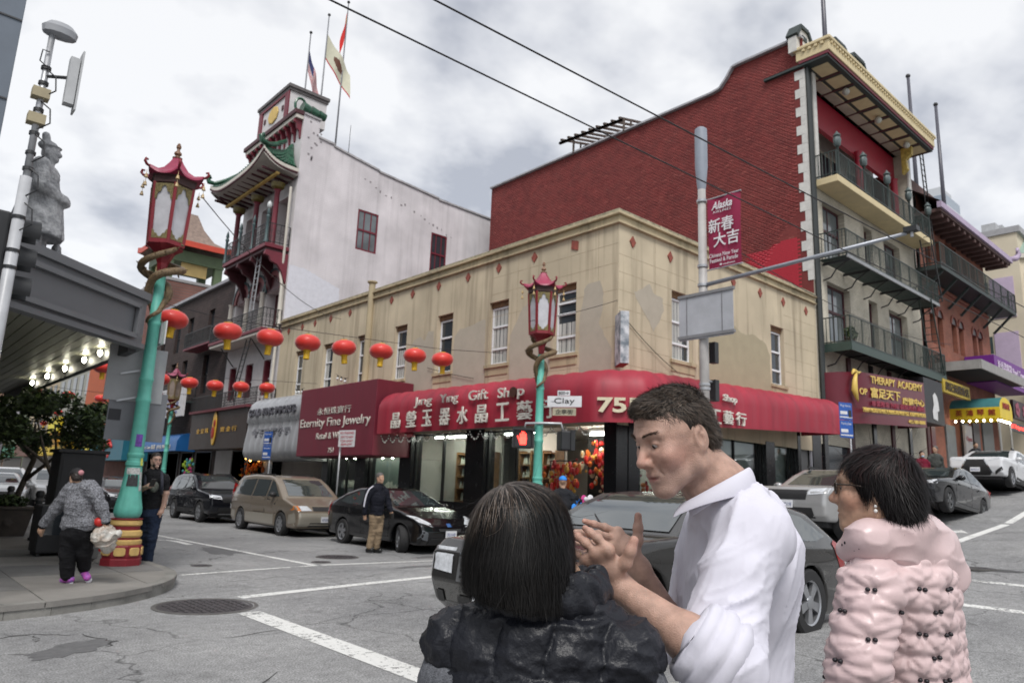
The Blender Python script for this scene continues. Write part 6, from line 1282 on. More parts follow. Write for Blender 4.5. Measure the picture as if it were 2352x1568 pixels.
m=MB();m.box((2.90,13.20,2.74),(3.80,13.215,3.66));bevel(m.build('upper_panel',SGREY,sb),.004);m=MB();m.box((3.0,13.218,2.10),(3.90,13.233,2.92));bevel(m.build('lower_panel',SGREY2,sb),.004)
m=MB();m.box((3.02,13.205,2.42),(3.2,13.217,2.6));m.build('overpaint_patch',M('black_overpaint',(.03,.03,.035),.6,.2),sb)
for z in(2.85,3.3):m=MB();m.beam((3.1,13.17,z-.12),(3.5,13.1,z),.03,.03);m.build('strut',GALV,sb)
ow=thing('one_way_sign','narrow white arrow sign edge on the near turquoise post','sign',(3.62,13.05,3.8));m=MB();m.box((3.60,12.82,3.72),(3.62,13.35,4.12));m.build('panel',M('sign_plate_white',(.6,.6,.6),.5),ow);m=MB();m.box((3.57,12.98,3.74),(3.60,13.05,4.1));m.build('strap',GALV,ow)
BLKP=M('signal_black',(.02,.021,.023),.45,.15)
def ped_signal(x,y,z,label,lit,rz):
 t=thing('pedestrian_signal',label,'signal',(x,y,z),rz);m=MB();m.box((-.22,-.12,-.22),(.22,.12,.22));bevel(m.build('housing',BLKP,t,local=True),.03);m=MB();m.box((-.25,-.2,.19),(.25,-.1,.24));m.box((-.25,-.2,-.22),(-.21,-.1,.2));m.box((.21,-.2,-.22),(.25,-.1,.2));m.build('visor',BLKP,t,local=True)
 if lit:
  H=MB();RL=M('signal_hand_red',(1,.03,.02),.5,0,emit=4.5)
  H.prism([(-.07,-.14),(.07,-.14),(.085,.0),(.07,.04),(-.07,.04),(-.085,-.03)],(0,-.125,0),WX,WZ,(0,-.01,0))
  for i,(fx,h) in enumerate(((-.06,.11),(-.02,.16),(.02,.15),(.06,.11))):H.prism([(fx-.016,.03),(fx+.016,.03),(fx+.016,h),(fx-.016,h)],(0,-.125,0),WX,WZ,(0,-.01,0))
  H.prism([(-.09,-.05),(-.07,-.05),(-.12,.06),(-.14,.05)],(0,-.125,0),WX,WZ,(0,-.01,0));H.build('lit_hand',RL,t,local=True)
 return t
ped_signal(11.55,12.45,2.72,'pedestrian signal showing a lit red hand on the second lantern post',True,rad(-40))
ped_signal(12.2,11.75,2.7,'unlit pedestrian signal seen side-on beside the second lantern post',False,rad(60))
m=MB();arm=thing('pipe_bracket','grey bracket pipe carrying the pedestrian signals','bracket',(11.92,12.3,3.0));m.tube([(11.6,12.45,2.9),(11.6,12.42,3.08),(11.9,12.15,3.1),(12.15,11.8,3.1),(12.2,11.77,2.9)],.03,6);m.build('pipe',GALV,arm,smooth=True)
cs=thing('street_sign','white Clay street name sign on the second lantern post','sign',(12.0,11.8,3.6));SW=MATS['sign_white'];SBK=M('sign_black',(.02,.02,.02),.5)
ux=Vector((.52,-.854,0));c0=Vector((12.22,11.78,3.62));nn=ux.cross(WZ)
def plate(nm,c,w,h,mat,txt,par,th=.012,fs=.62,wf=.6,tm=SBK):
 m=MB();a=c-ux*w/2-WZ*h/2;m.add([a,a+ux*w,a+ux*w+WZ*h,a+WZ*h,a-nn*th,a+ux*w-nn*th,a+ux*w+WZ*h-nn*th,a+WZ*h-nn*th],[(0,1,2,3),(4,5,6,7),(0,1,5,4),(1,2,6,5),(2,3,7,6),(3,0,4,7)]);m.build(nm,mat,par)
 lettering('letters',txt,tm,c+nn*.006,ux,WZ,w*wf,h*fs,par,.006)
plate('name_plate',c0,.82,.26,SW,'Clay',cs);plate('block_plate',c0+WZ*.2-ux*.02,.3,.12,SW,'800→',cs,wf=.8);plate('chinese_plate',c0-WZ*.24+ux*.0,.56,.18,M('tan_plate',(.36,.33,.24),.6,.1),'企李街',cs,wf=.75);m=MB();m.cyl((12.0,12.2,3.62),(12.1,12.0,3.62),.02);m.build('clamp',GALV,cs)
LR=M('lantern_red_silk',(.62,.028,.018),.5,.10,6);
def _lantern_shade():
 N,L,b=nodes(LR);b.inputs['Transmission Weight'].default_value=0;b.inputs['Sheen Weight'].default_value=.25;b.inputs['Coat Weight'].default_value=.15
_lantern_shade();LY=M('tassel_yellow',(.68,.42,.02),.6,.15,20);LG=M('lantern_gold_line',(.7,.38,.1),.5)
lant=thing('paper_lantern','x','lantern',(0,0,0),group='red paper lanterns strung across the avenue')
m=MB();R_=.31;prof=[(.07,.20)]+[(R_*math.cos(rad(a))**.8,.205*math.sin(rad(a))) for a in range(70,-71,-10)]+[(.07,-.20)];m.lathe(prof,48,ribs=(24,.03));m.build('shade',LR,lant,local=True,smooth=40)
for s in(1,-1):m=MB();m.lathe([(.10,.185*s),(.10,.215*s),(.02,.22*s)],16);m.build('end_ring',LY,lant,local=True,smooth=30)
m=MB();rows=[[((.07+.006*(i%2))*math.cos(2*math.pi*i/20),(.07+.006*(i%2))*math.sin(2*math.pi*i/20),z) for z in(-.2,-.30,-.42)] for i in range(21)];m.grid(rows);m.build('tassel',LY,lant,local=True,fixn=False)
m=MB();m.cyl((0,0,.2),(0,0,.3),.006,n=5);m.build('hook',BLACKM,lant,local=True)
LKM=kidmap(lant);lfirst=[True]
def hang(x,y,z,s,label):
 if lfirst[0]:o=lant;lfirst[0]=False
 else:o=copy_tree(lant,None,LKM)
 o.location=(x,y,z);o.scale=(s,s,s);o.rotation_euler=(rad(random.uniform(-5,5)),rad(random.uniform(-5,5)),random.uniform(0,6));o['label']=label
WIRE=M('wire_black',(.012,.012,.014),.5,0)
def wire(pts,r,label,name='wire',grp=None,cat='wire'):
 m=MB();o0=Vector(pts[0]);m.tube(pts,r,5,cap=False);o=m.build(name,WIRE,fixn=False);props(o,label,cat,grp);return o
def sag(a,b,s,n=16):a=Vector(a);b=Vector(b);return[a.lerp(b,i/n)-WZ*(s*4*(i/n)*(1-i/n)) for i in range(n+1)]
ordn=['first','second','third','fourth','fifth','sixth','seventh','eighth','ninth','tenth','eleventh','twelfth']
rows_=[('nearest',16.8,[(3.7,5.1),(4.85,4.97),(6.05,4.89),(7.1,4.93),(8.1,4.97),(9.15,5.02),(10.2,5.07),(11.3,5.12),(12.3,5.17)]),('second',28.4,[(3.9,5.5),(5.0,5.35),(6.1,5.2),(7.1,5.1),(8.05,5.04),(9.05,5.02),(10.05,5.05),(11.05,5.12),(12.1,5.2)]),('third',40.5,[(4.6,5.5),(6.0,5.3),(7.4,5.2),(8.8,5.2),(10.2,5.3),(11.6,5.5)]),('fourth',56,[(5,5.6),(6.6,5.4),(8.2,5.3),(9.8,5.4),(11.4,5.6)]),('fifth',74,[(5,5.6),(6.8,5.4),(8.6,5.3),(10.4,5.4),(12.0,5.6)])]
for nm,y,L_ in rows_:
 for i,(x,z) in enumerate(L_):hang(x,y+random.uniform(-.08,.08),z,1.0 if y<30 else .9,'red paper lantern with yellow tassel, %s from the left on the %s string'%(ordn[i],nm))
 wire([(0.3,y,L_[0][1]+1.0)]+[(x,y,z+.3) for x,z in L_]+[(14.3,y-(.35 if y<20 else 0),L_[-1][1]+.45)],.008 if y<30 else .012,'thin cable carrying the %s string of red lanterns'%nm,'lantern_cable')
for k,(a,b,s,lb) in enumerate((((14.3,30.5,5.6),(13.0,26.9,5.2),.05,'short cable with bulbs over the silver awning'),((14.4,27.0,5.95),(13.0,23.5,5.3),.05,'cable with bulbs above the burgundy awning'),((4.0,13.2,6.6),(14.4,27,8.3),.5,'long thin cable from the near lantern post to the beige facade'),((14.45,18.0,5.0),(14.45,20.6,5.6),.03,'thin cable stapled along the beige wall'))):
 wire(sag(a,b,s),.010,lb,'cable')
 if k<2:
  for i in range(3):p=Vector(a).lerp(Vector(b),.15+i*.33);t=thing('string_bulb',['clear bulb hanging %s on the cable over the silver awning','clear bulb hanging %s on the cable over the burgundy awning'][k]%['first','second','third'][i],'bulb',p-WZ*.1,group='string bulbs');m=MB();m.ball((0,0,-.06),.06,8,6);m.build('globe',M('clear_bulb',(.7,.72,.72),.2),t,local=True,smooth=True);m=MB();m.cyl((0,0,-.01),(0,0,.07),.025);m.build('socket',BLACKM,t,local=True)
ic=thing('icicle_lights','swagged string of small bulbs along the underside of the gift shop awning','string lights',(13.1,16,3.15));m=MB();b_=MB();rr=random.Random(3)
for k in range(20):
 y0=21.0-k*.47;P=[(13.05,y0-.47*i/8,3.16-.22*math.sin(math.pi*i/8)) for i in range(9)];m.tube(P,.006,4,cap=False)
 for p in P:b_.ball((p[0]+rr.uniform(-.02,.02),p[1],p[2]-.03),.022,6,4)
m.build('flex',BLACKM,ic,kind='stuff',fixn=False);b_.build('bulbs',M('dull_bulbs',(.62,.62,.58),.4),ic,kind='stuff',fixn=False)
wire([(-30,7.13,6.0),(70,2.9,6.0)],.010,'upper trolley wire running above the side street','trolley_wire');wire([(-30,7.08,6.0),(70,.98,6.0)],.010,'lower trolley wire running above the side street','trolley_wire')
wire(sag((14.45,9.4,7.9),(40,11.8,9.5),.6),.012,'faded cable from the mast pole to the red building','cable');wire(sag((11.5,12.3,5.5),(14.5,12.1,6.6),.05),.008,'thin cable tied to the building corner','cable');wire(sag((14.52,12.05,6.3),(17.0,12.0,5.0),.1),.01,'loose cable drooping down the beige side facade','cable')
MASTM=M('mast_grey',(.36,.345,.335),.5,.15,3);MX,MY=14.4,9.4;mz=gz(MX,MY)+.15
ms=thing('signal_mast','tall grey traffic signal mast at the uphill corner','mast',(MX,MY,mz))
m=MB();m.cyl((MX,MY,mz),(MX,MY,8.9),.125,.095,16);m.build('pole',MASTM,ms,smooth=True);m=MB();m.lathe([(.2,0),(.2,.15),(.14,.2)],16,c=(MX,MY,mz));m.build('foot',MASTM,ms,smooth=30)
m=MB();m.lathe([(.095,8.9),(.11,9.0),(.155,9.5),(.155,10.4),(.15,10.5),(.1,10.54)],16,c=(MX,MY,0));m.build('antenna_shroud',M('shroud_grey',(.26,.29,.34),.45,.1),ms,smooth=30)
m=MB();m.tube([(MX,MY-.1,6.48),(MX+.02,4.87,6.68)],[.052,.036],10);m.build('arm',M('arm_steel',(.32,.34,.38),.4,.1,metal=.4),ms,smooth=True)
for z in(5.3,5.9,6.48,6.95,8.6,4.0,4.1):m=MB();m.cyl((MX,MY,z-.03),(MX,MY,z+.03),.13,n=16);m.build('band_clamp',GALV,ms,smooth=30)
bn=thing('street_banner','crimson new year banner hanging from the signal mast','banner',(14.55,9.3,7));rows=[[(14.5+.02*math.sin(i*1.1+z*2),9.3-.88*i/8,z) for z in(6.86,7.3,7.75,8.2,8.64)] for i in range(9)];m=MB();m.grid(rows);m.build('cloth',M('banner_crimson',(.26,.012,.055),.7,.08),bn,smooth=True,fixn=False)
for z in(6.86,8.64):m=MB();m.cyl((14.5,9.4,z),(14.5,8.4,z),.018);m.build('rod',GALV,bn)
def bw(t,yc,z,w,h,par=bn,mat=M('banner_white',(.70,.68,.70),.6),off=.004,**k):lettering('letters',t,mat,(14.465,yc,z),GR,WZ,w,h,par,.004,off,**k)
bw('Alaska',8.9,8.42,.56,.2,shear=.35,off=.02);bw('AIRLINES',8.9,8.26,.48,.06,spacing=1.25);bw('新春',8.93,7.92,.68,.35,off=.012);bw('大吉',8.8,7.55,.68,.35,off=.012);bw('Chinese New Year',8.87,7.18,.78,.1);bw('Festival & Parade',8.87,7.05,.74,.1);bw('● southwest',8.78,6.93,.4,.05)
bk2=thing('traffic_sign','large pale metal sign back mounted on the signal mast','sign',(14.5,9.3,5.7));m=MB();m.box((14.25,8.53,5.16),(14.27,9.98,6.26));m.build('panel',M('sign_aluminium',(.40,.41,.44),.45,.12,2),bk2)
for z in(5.2,6.2):m=MB();m.box((14.22,8.5,z),(14.30,10.0,z+.07));m.build('channel',M('channel_grey',(.2,.2,.21),.5),bk2)
for y in(8.8,9.75):m=MB();m.box((14.235,y,5.27),(14.25,y+.015,6.2));m.build('seam',MATS['channel_grey'],bk2)
tsg=thing('arm_camera','small dark detector box on the end of the mast arm','camera',(14.45,4.8,6.7));m=MB();m.box((14.36,4.66,6.7),(14.54,4.9,6.8));m.build('housing',BLKP,tsg);m=MB();m.cyl((14.45,4.78,6.6),(14.45,4.78,6.7),.03);m.build('stem',GALV,tsg)
tsp=thing('traffic_signal','dark traffic signal seen behind the signal mast above the awning','traffic light',(14.85,9.45,4));
for z0 in(3.75,4.65):m=MB();m.box((14.7,9.3,z0),(14.86,9.46,z0+.5));m.build('housing',BLKP,tsp)
m=MB();m.cyl((14.45,9.4,4.2),(14.8,9.4,4.2),.03);m.build('bracket',GALV,tsp)
cg=thing('corner_blade_sign','small peeling white blade sign box on the building corner','sign',(14.3,11.8,4.7));d1=Vector((-.6,-.8,0));
m=MB();A=Vector((14.45,12.0,4.78));w=Vector((.8,-.6,0))*.22;dd=d1*.62;pts=[A-w*.5,A+w*.5,A+w*.5+dd,A-w*.5+dd];m.add([p for p in pts]+[p+WZ*1.35 for p in pts],[(0,1,2,3),(4,5,6,7),(0,1,5,4),(1,2,6,5),(2,3,7,6),(3,0,4,7)]);m.build('box',M('peeling_white',(.60,.61,.64),.6,0,col2=(.14,.17,.20),scale=3.2,contrast=.28),cg)
m=MB();m.add([p-WZ*.015 for p in pts],[(0,1,2,3)]);m.build('underside',M('faded_red',(.30,.09,.09),.7),cg,fixn=False);m=MB();m.cyl((14.45,12.05,6.0),(14.3,11.7,6.1),.02);m.build('stay',BLACKM,cg)
BL=M('sign_blue',(.02,.09,.36),.5,.06)
def pay_sign(x,y,z,label,zs,rz):
 t=thing('parking_pay_sign',label,'sign',(x,y,z),rz,group='parking pay signs');m=MB();m.cyl((0,0,0),(0,0,zs+.45),.03,n=8);m.build('post',GALV,t,local=True,smooth=True)
 for k,(a,b) in enumerate(((zs,zs+.52),(zs-.54,zs-.02))):
  m=MB();m.box((-.44,-.045,a),(.08,-.033,b));bevel(m.build('plate',BL,t,local=True),.004)
  m=MB();m.box((-.42,-.048,a+.06),(.06,-.046,a+.1));m.box((-.4,-.048,a+.16),(-.12,-.046,a+.26));m.build('white_print',MATS['sign_white'],t,local=True)
  o=lettering('letters','Pay here' if k==0 else 'Pay by plate',MATS['sign_white'],(-.18,-.047,b-.1),WX,WZ,.4,.09,None,.002);o.parent=t
 m=MB();m.box((-.08,-.049,zs+.08),(.04,-.046,zs+.3));m.build('phone_icon',SBK,t,local=True)
pay_sign(12.0,27.2,.15,'blue parking payment sign standing behind the tan minivan',2.72,rad(-78));pay_sign(22.3,9.5,gz(22.3,9.5)+.15,'blue parking payment sign up the hill near the burgundy sign',2.75,rad(-20))
np_=thing('no_parking_sign','red and white parking restriction sign on a thin post by the crossing man','sign',(12.0,21.8,.15));m=MB();m.cyl((12.0,21.8,.15),(12.0,21.8,3.2),.03,n=8);m.build('post',GALV,np_,smooth=True)
plate_u=Vector((.2,-.98,0));m=MB();c_=Vector((11.96,21.35,2.98));a=c_-plate_u*.4-WZ*.27;m.add([a,a+plate_u*.8,a+plate_u*.8+WZ*.54,a+WZ*.54],[(0,1,2,3)]);m.build('plate',MATS['sign_white'],np_,fixn=False)
for k,(t_,zz,w_) in enumerate((('NO PARKING',.18,.66),('2AM TO 6AM',.05,.6),('TOW AWAY',-.08,.62),('8AM-6PM',-.19,.5))):lettering('letters',t_,M('sign_text_red',(.45,.04,.07),.5),c_+plate_u.cross(WZ)*.006+WZ*zz,plate_u,WZ,w_,.08,np_,.003)
cpole=thing('camera_pole','grey pole with rooftop camera and antenna panel at the left edge','pole',(1.0,9.75,.15));PG=M('pole_pale',(.40,.41,.43),.4,.12,5)
m=MB();m.cyl((1.0,9.75,.15),(1.0,9.75,4.9),.075,.06,12);m.build('lower_tube',PG,cpole,smooth=True);m=MB();m.cyl((1.0,9.75,4.9),(1.0,9.75,6.75),.04,.035,10);m.build('upper_tube',GALV,cpole,smooth=True)
for z in(5.0,5.2,5.45,5.75,6.1,6.3,4.4,4.0,3.8):m=MB();m.cyl((1.0,9.75,z-.02),(1.0,9.75,z+.02),.07 if z<4.9 else .055,n=10);m.build('strap',BLKP,cpole)
for z in(5.62,5.95):m=MB();m.box((.9,9.66,z-.06),(1.08,9.8,z+.06));m.build('junction_box',M('junction_tan',(.36,.31,.2),.6),cpole)
m=MB();m.lathe([(.06,0),(.14,.02),(.15,.1),(.1,.17),(.02,.19)],12,c=(0,0,0),squash=(1.3,.8));o=m.build('camera_dome',M('camera_grey',(.30,.31,.33),.45,.1),cpole,local=True,smooth=30);o.location=(.07,.0,6.6)
m=MB();m.box((1.2,9.5,5.85),(1.3,9.62,6.45));m.box((1.31,9.47,5.78),(1.33,9.66,6.55));m.build('antenna_panel',M('antenna_grey',(.42,.43,.44),.5),cpole);m=MB();m.cyl((1.0,9.75,6.2),(1.25,9.56,6.2),.02);m.build('antenna_arm',BLKP,cpole)
for k in range(5):
 z=4.6+k*.42;m=MB();m.tube([(1.0,9.72,z),(1.1,9.64,z-.1),(1.12,9.62,z-.28),(1.02,9.7,z-.36)],.009,5);m.build('cable_loop',BLKP,cpole)
m=MB();m.tube([(1.0,9.7,6.5),(.93,9.7,6.5),(.92,9.7,6.35),(1.0,9.7,6.3)],.008,5);m.build('cable_loop',BLKP,cpole)
tl_=thing('traffic_signal','black three-lamp traffic signal seen from the side at the left edge','traffic light',(1.05,10.0,3.9));m=MB();m.box((.70,9.9,3.42),(.95,10.22,4.5));bevel(m.build('housing',BLKP,tl_),.03)
for k in range(3):
 z=3.62+k*.35;m=MB();rows=[[(x,10.06+.165*math.cos(t),z+.165*math.sin(t)) for x in(.95,1.26)] for t in[rad(-30+240*i/14) for i in range(15)]];m.grid(rows);rows2=[[(x,10.06+.155*math.cos(t),z+.155*math.sin(t)) for x in(.95,1.26)] for t in[rad(-30+240*i/14) for i in range(15)]];m.grid(rows2);m.build('visor',BLKP,tl_,smooth=True,fixn=False);m=MB();m.cyl((.95,10.06,z),(.97,10.06,z),.14,n=16);m.build('lens',M('lens_dark',(.03,.02,.02),.2),tl_)
m=MB();m.cyl((.95,9.8,4.4),(1.0,9.75,4.4),.03);m.cyl((.95,9.9,3.5),(1.0,9.75,3.5),.03);m.build('bracket',BLKP,tl_)
CABM=M('cabinet_black',(.022,.022,.024),.6,.3,4)
cab=thing('utility_cabinet','tall black utility cabinet behind the bending woman','cabinet',(3.3,16.3,.15));m=MB();m.box((2.95,15.95,.15),(3.72,16.75,1.92));bevel(m.build('body',CABM,cab),.02);m=MB();m.box((2.9,15.9,1.92),(3.77,16.8,1.98));m.build('lid',CABM,cab);m=MB();m.box((3.0,15.94,.3),(3.66,15.948,1.8));m.build('door',CABM,cab)
bn1=thing('newspaper_rack','low black newspaper rack beside the bending woman','rack',(2.9,14.9,.15));m=MB();m.box((2.55,14.6,.2),(3.25,15.25,.98));bevel(m.build('body',CABM,bn1),.02);m=MB();m.box((2.6,14.59,.5),(3.2,14.597,.9));m.build('window',GLASS,bn1)
for x in(2.58,3.2):m=MB();m.box((x,14.65,.15),(x+.04,15.2,.2));m.build('foot',CABM,bn1)
bn2=thing('litter_bin','grey square litter bin hidden behind the lantern post base','bin',(3.05,14.0,.15));m=MB();m.box((2.9,13.75,.17),(3.3,14.2,.95));bevel(m.build('body',M('bin_grey',(.16,.16,.155),.6,.2),bn2),.02);m=MB();m.box((2.87,13.72,.95),(3.33,14.23,1.0));m.build('lid',CABM,bn2)
def bollard(x,y,label):t=thing('bollard',label,'bollard',(x,y,.15),group='black kerb bollards');m=MB();m.lathe([(.1,0),(.1,.05),(.075,.07),(.07,.88),(.085,.9),(.085,.95),(.06,1.0),(0,1.01)],14);m.build('post',BLKP,t,local=True,smooth=35);m=MB();m.lathe([(.079,.8),(.079,.85)],14);m.build('band',M('bollard_band',(.1,.1,.1),.4),t,local=True)
bollard(3.08,18.05,'black bollard between the planter and the bending woman');bollard(3.2,22.6,'black bollard farther back behind the planter')
PLM=M('planter_brown',(.055,.045,.038),.7,.25,5)
pl=thing('street_planter','square dark planter with low green plants at the left edge','planter',(2.75,19.5,.15));m=MB();c=(2.75,19.5);a,b=.34,.44
m.add([(c[0]+sx*a,c[1]+sy*a,.15) for sx,sy in((-1,-1),(1,-1),(1,1),(-1,1))]+[(c[0]+sx*b,c[1]+sy*b,.72) for sx,sy in((-1,-1),(1,-1),(1,1),(-1,1))],[(0,3,2,1),(4,5,6,7),(0,1,5,4),(1,2,6,5),(2,3,7,6),(3,0,4,7)]);m.build('tub',PLM,pl);m=MB();m.box((2.27,19.02,.72),(3.23,19.98,.78));bevel(m.build('rim',PLM,pl),.01);m=MB();m.lathe([(.1,0),(.1,.012),(.05,.02)],5);o=m.build('emblem',PLM,pl,local=True);o.location=(0,-.40,.3);o.rotation_euler=(rad(90),0,0)
leaf_cloud('foliage',pl,[((2.75,19.5,.86),(.4,.4,.16))],900,.05,seed=4)
BARK=M('tree_bark',(.065,.052,.04),.9,.3,12,bump=.8,bscale=30)
def tree(name,label,x,y,stems,blobs,n,size,seed,grp=None):
 t=thing(name,label,'tree',(x,y,.15),group=grp);m=MB()
 for s in stems:m.tube([Vector(p) for p in s[0]],s[1],7)
 m.build('trunk',BARK,t,smooth=True);leaf_cloud('crown',t,blobs,n,size,seed=seed);return t
rt=random.Random(11);bl_=[]
for i in range(34):
 a=rt.uniform(0,6.28);r=1.45*math.sqrt(rt.random());bl_.append(((2.85+r*math.cos(a)*.95,19.0+r*math.sin(a)*1.1,2.75+rt.uniform(-.75,.6)*(1-.35*r/1.45)),(rt.uniform(.25,.45),rt.uniform(.25,.45),rt.uniform(.18,.3))))
tree('street_tree','dark leafy street tree below the canopy at the left',3.0,20.3,[([(2.95,20.3,.15),(3.0,20.2,1.0),(3.15,19.9,1.8),(3.0,19.5,2.6)],[.09,.07,.06,.02]),([(3.05,20.1,1.3),(3.5,19.4,1.9),(3.3,19.0,2.6)],[.05,.035,.015]),([(3.55,17.6,.15),(3.45,17.7,.9),(3.1,18.0,1.7),(2.9,18.6,2.6)],[.06,.05,.04,.015]),([(3.1,18.0,1.7),(2.4,18.4,2.3),(2.0,18.8,2.7)],[.035,.025,.01]),([(3.15,19.9,1.8),(2.5,19.6,2.4),(2.1,19.2,2.9)],[.04,.025,.01])],bl_,9500,.065,5)
bl2=[((3.0+rt.uniform(-1,1.2),33+rt.uniform(-1.5,1.5),3.0+rt.uniform(-.9,1.0)),(.5,.5,.4)) for _ in range(14)]
tree('street_tree','farther pale street tree behind the first one',3.0,33,[([(3.0,33,.15),(3.05,33,1.5),(3.1,33.1,3.0)],[.09,.07,.03])],bl2,2600,.10,6)
sl=thing('grey_signpost','thin grey signpost at the far left behind the tree','post',(3.6,30,.15));m=MB();m.cyl((3.6,30,.15),(3.9,30,5.5),.06);m.build('post',GALV,sl);m=MB();m.box((3.5,29.95,3.2),(4.1,29.98,4.0));m.build('plate',MATS['sign_white'],sl)
from mathutils.geometry import delaunay_2d_cdt
TYRE=M('tyre_rubber',(.018,.018,.019),.8,.2,20);CGLASS=M('car_glass',(.03,.04,.042),.03,0,spec=.5);RIMM=M('alloy',(.42,.43,.45),.3,.1,metal=.8);LAMP=M('headlamp',(.55,.57,.60),.08,.2,30,spec=1);AMBER=M('amber_lens',(.6,.18,.03),.2,.1);REDL=M('tail_lens',(.28,.012,.012),.15,.1);BLKPL=M('black_plastic',(.016,.016,.017),.5,.1);CHROME=M('chrome',(.55,.56,.57),.12,0,metal=1.0);PLATE=M('plate_white',(.62,.63,.66),.5,.05);SEAM=M('panel_gap',(.006,.006,.006),.8,0);PTXT=M('plate_blue',(.05,.07,.2),.5)
CGLASS.node_tree.nodes['Principled BSDF'].inputs['IOR'].default_value=2.4
def paint(name,col,metal=.5,rough=.28):return M(name,col,rough,.03,3,coat=.7,metal=metal,spec=.35)
def poly_sd(px,pz,poly):
 d=np.full(px.shape,1e9);s=np.ones(px.shape);n=len(poly)
 for i in range(n):
  ax,az=poly[i];bx,bz=poly[i-1];ex,ez=bx-ax,bz-az;wx,wz=px-ax,pz-az;t=np.clip((wx*ex+wz*ez)/(ex*ex+ez*ez),0,1);d=np.minimum(d,(wx-ex*t)**2+(wz-ez*t)**2)
  c1=pz>=az;c2=pz<bz;c3=ex*wz>ez*wx;m=(c1&c2&c3)|(~c1&~c2&~c3);s=np.where(m,-s,s)
 return s*np.sqrt(d)
class Car:
 def __init__(s,name,label,loc,yaw,prof,W,belt,tumble,wx,wr,pt,res=.025,pitch=0.0,cat='car',taper=.10,roundk=.07,arch=1.16,rim=RIMM,spokes=5,group=None,steer=0.0):
  s.t=thing(name,label,cat,loc,0,group,tilt=(0,-pitch,yaw));s.pt=pt
  xs=[p[0] for p in prof];zs=[p[1] for p in prof];L=max(xs);B=min(xs);H=max(zs)
  S=SDF((B-.08,-W/2-.08,.1),(L+.08,W/2+.08,H+.08),res);s.S=S;s.L,s.B,s.W,s.H=L,B,W,H
  X2,Z2=np.broadcast_arrays(S.X[:,0,:],S.Z[:,0,:]);d2=poly_sd(X2.astype(np.float64),Z2.astype(np.float64),prof).astype(np.float32)[:,None,:]
  xc,hl=(L+B)/2,(L-B)/2;u=np.abs((S.X-xc)/hl);hw=W/2*(1-taper*u**4)-tumble*np.maximum(0,S.Z-belt)-.10*np.maximum(0,.42-S.Z)+.012*np.exp(-((S.Z-belt*.82)/.1)**2)
  d1=np.abs(S.Y)-hw;k=roundk;h=np.clip(.5-.5*(d2-d1)/k,0,1);S.D=(d2*(1-h)+d1*h+k*h*(1-h)).astype(np.float32)
  for x in wx:S._s(np.maximum(np.sqrt((S.X-x)**2+(S.Z-wr)**2)-wr*arch,.42-np.abs(S.Y)),.01)
  S.build('body',pt,s.t,off=np.zeros(3))
  for i,x in enumerate(wx):
   for sd in(-1,1):s.wheel(x,sd,wr,rim,spokes,steer if i==0 else 0)
  m=MB();m.box((B+.3,-W/2+.2,.2),(L-.3,W/2-.2,.45));m.build('underbody',BLKPL,s.t,local=True)
 def wheel(s,x,sd,r,rim,n,steer):
  w=MB();wd=.11;w.lathe([(r*.62,-wd),(r*.93,-wd),(r,-wd*.75),(r,wd*.75),(r*.93,wd),(r*.66,wd),(r*.66,wd*.7)],28,cap=False);o=w.build('wheel',TYRE,s.t,local=True,smooth=40);o.location=(x,sd*(s.W/2-.115),r);o.rotation_euler=(rad(-90*sd),0,steer)
  q=MB();q.lathe([(r*.67,wd*.72),(r*.67,wd*.95),(r*.61,wd*.8),(r*.60,-.02)],28,cap=False)
  for i in range(n):
   a=2*math.pi*i/n;c,e=math.cos(a),math.sin(a);q.prism([(-.03*r/.3,.03),(.03*r/.3,.03),(.045*r/.3,r*.63),(-.045*r/.3,r*.63)],(0,0,wd*.42),(c,e,0),(-e,c,0),(0,0,wd*.4))
  q.lathe([(r*.2,wd*.4),(r*.2,wd*.86),(r*.1,wd*.95)],16);q.build('rim',rim,o,local=True,smooth=30)
  h=MB();h.lathe([(r*.6,wd*.1),(r*.6,wd*.12)],20);h.build('brake_disc',BLKPL,o,local=True)
 def sample(s,P):return s.S.sample(P)
 def patch(s,name,poly,mat,view='L',off=.008,parent=None,step=.06):
  """polygon projected onto the body. view L/R side (x,z), F/B front/back (y,z), T top (x,y)"""
  P=[];n=len(poly)
  for i in range(n):
   a,b=poly[i],poly[(i+1)%n];k=max(1,int(math.dist(a,b)/step));P+=[(a[0]+(b[0]-a[0])*j/k,a[1]+(b[1]-a[1])*j/k) for j in range(k)]
  nb=len(P);xs=[p[0] for p in poly];ys=[p[1] for p in poly];gx=np.arange(min(xs)+step/2,max(xs),step);gy=np.arange(min(ys)+step/2,max(ys),step)
  if len(gx) and len(gy):
   G=np.stack(np.meshgrid(gx,gy),-1).reshape(-1,2);sd=poly_sd(G[:,0],G[:,1],poly);P+=[tuple(g) for g in G[sd<-step*.4]]
  r=delaunay_2d_cdt([Vector(p) for p in P],[],[list(range(nb))],1,1e-5);V2=np.array([tuple(v) for v in r[0]]);F=[f for f in r[2]]
  N=len(V2);T=np.arange(0,2.6 if view in 'FB' else 1.3,.006);ax={'L':1,'R':1,'F':0,'B':0,'T':2}[view];sg={'L':1,'R':-1,'F':1,'B':-1,'T':1}[view]
  st={'L':s.W/2+.06,'R':-(s.W/2+.06),'F':s.L+.06,'B':s.B-.06,'T':s.H+.06}[view];oth=[0,1,2];oth.remove(ax)
  base=np.zeros((N,3));base[:,oth[0]]=V2[:,0];base[:,oth[1]]=V2[:,1];hit=np.full(N,np.nan)
  for t in T:
   u=np.isnan(hit)
   if not u.any():break
   Q=base[u].copy();Q[:,ax]=st-sg*t;v=s.sample(Q);idx=np.where(u)[0][v<0];hit[idx]=st-sg*t
  if np.isnan(hit).any():hit[np.isnan(hit)]=np.nanmedian(hit)
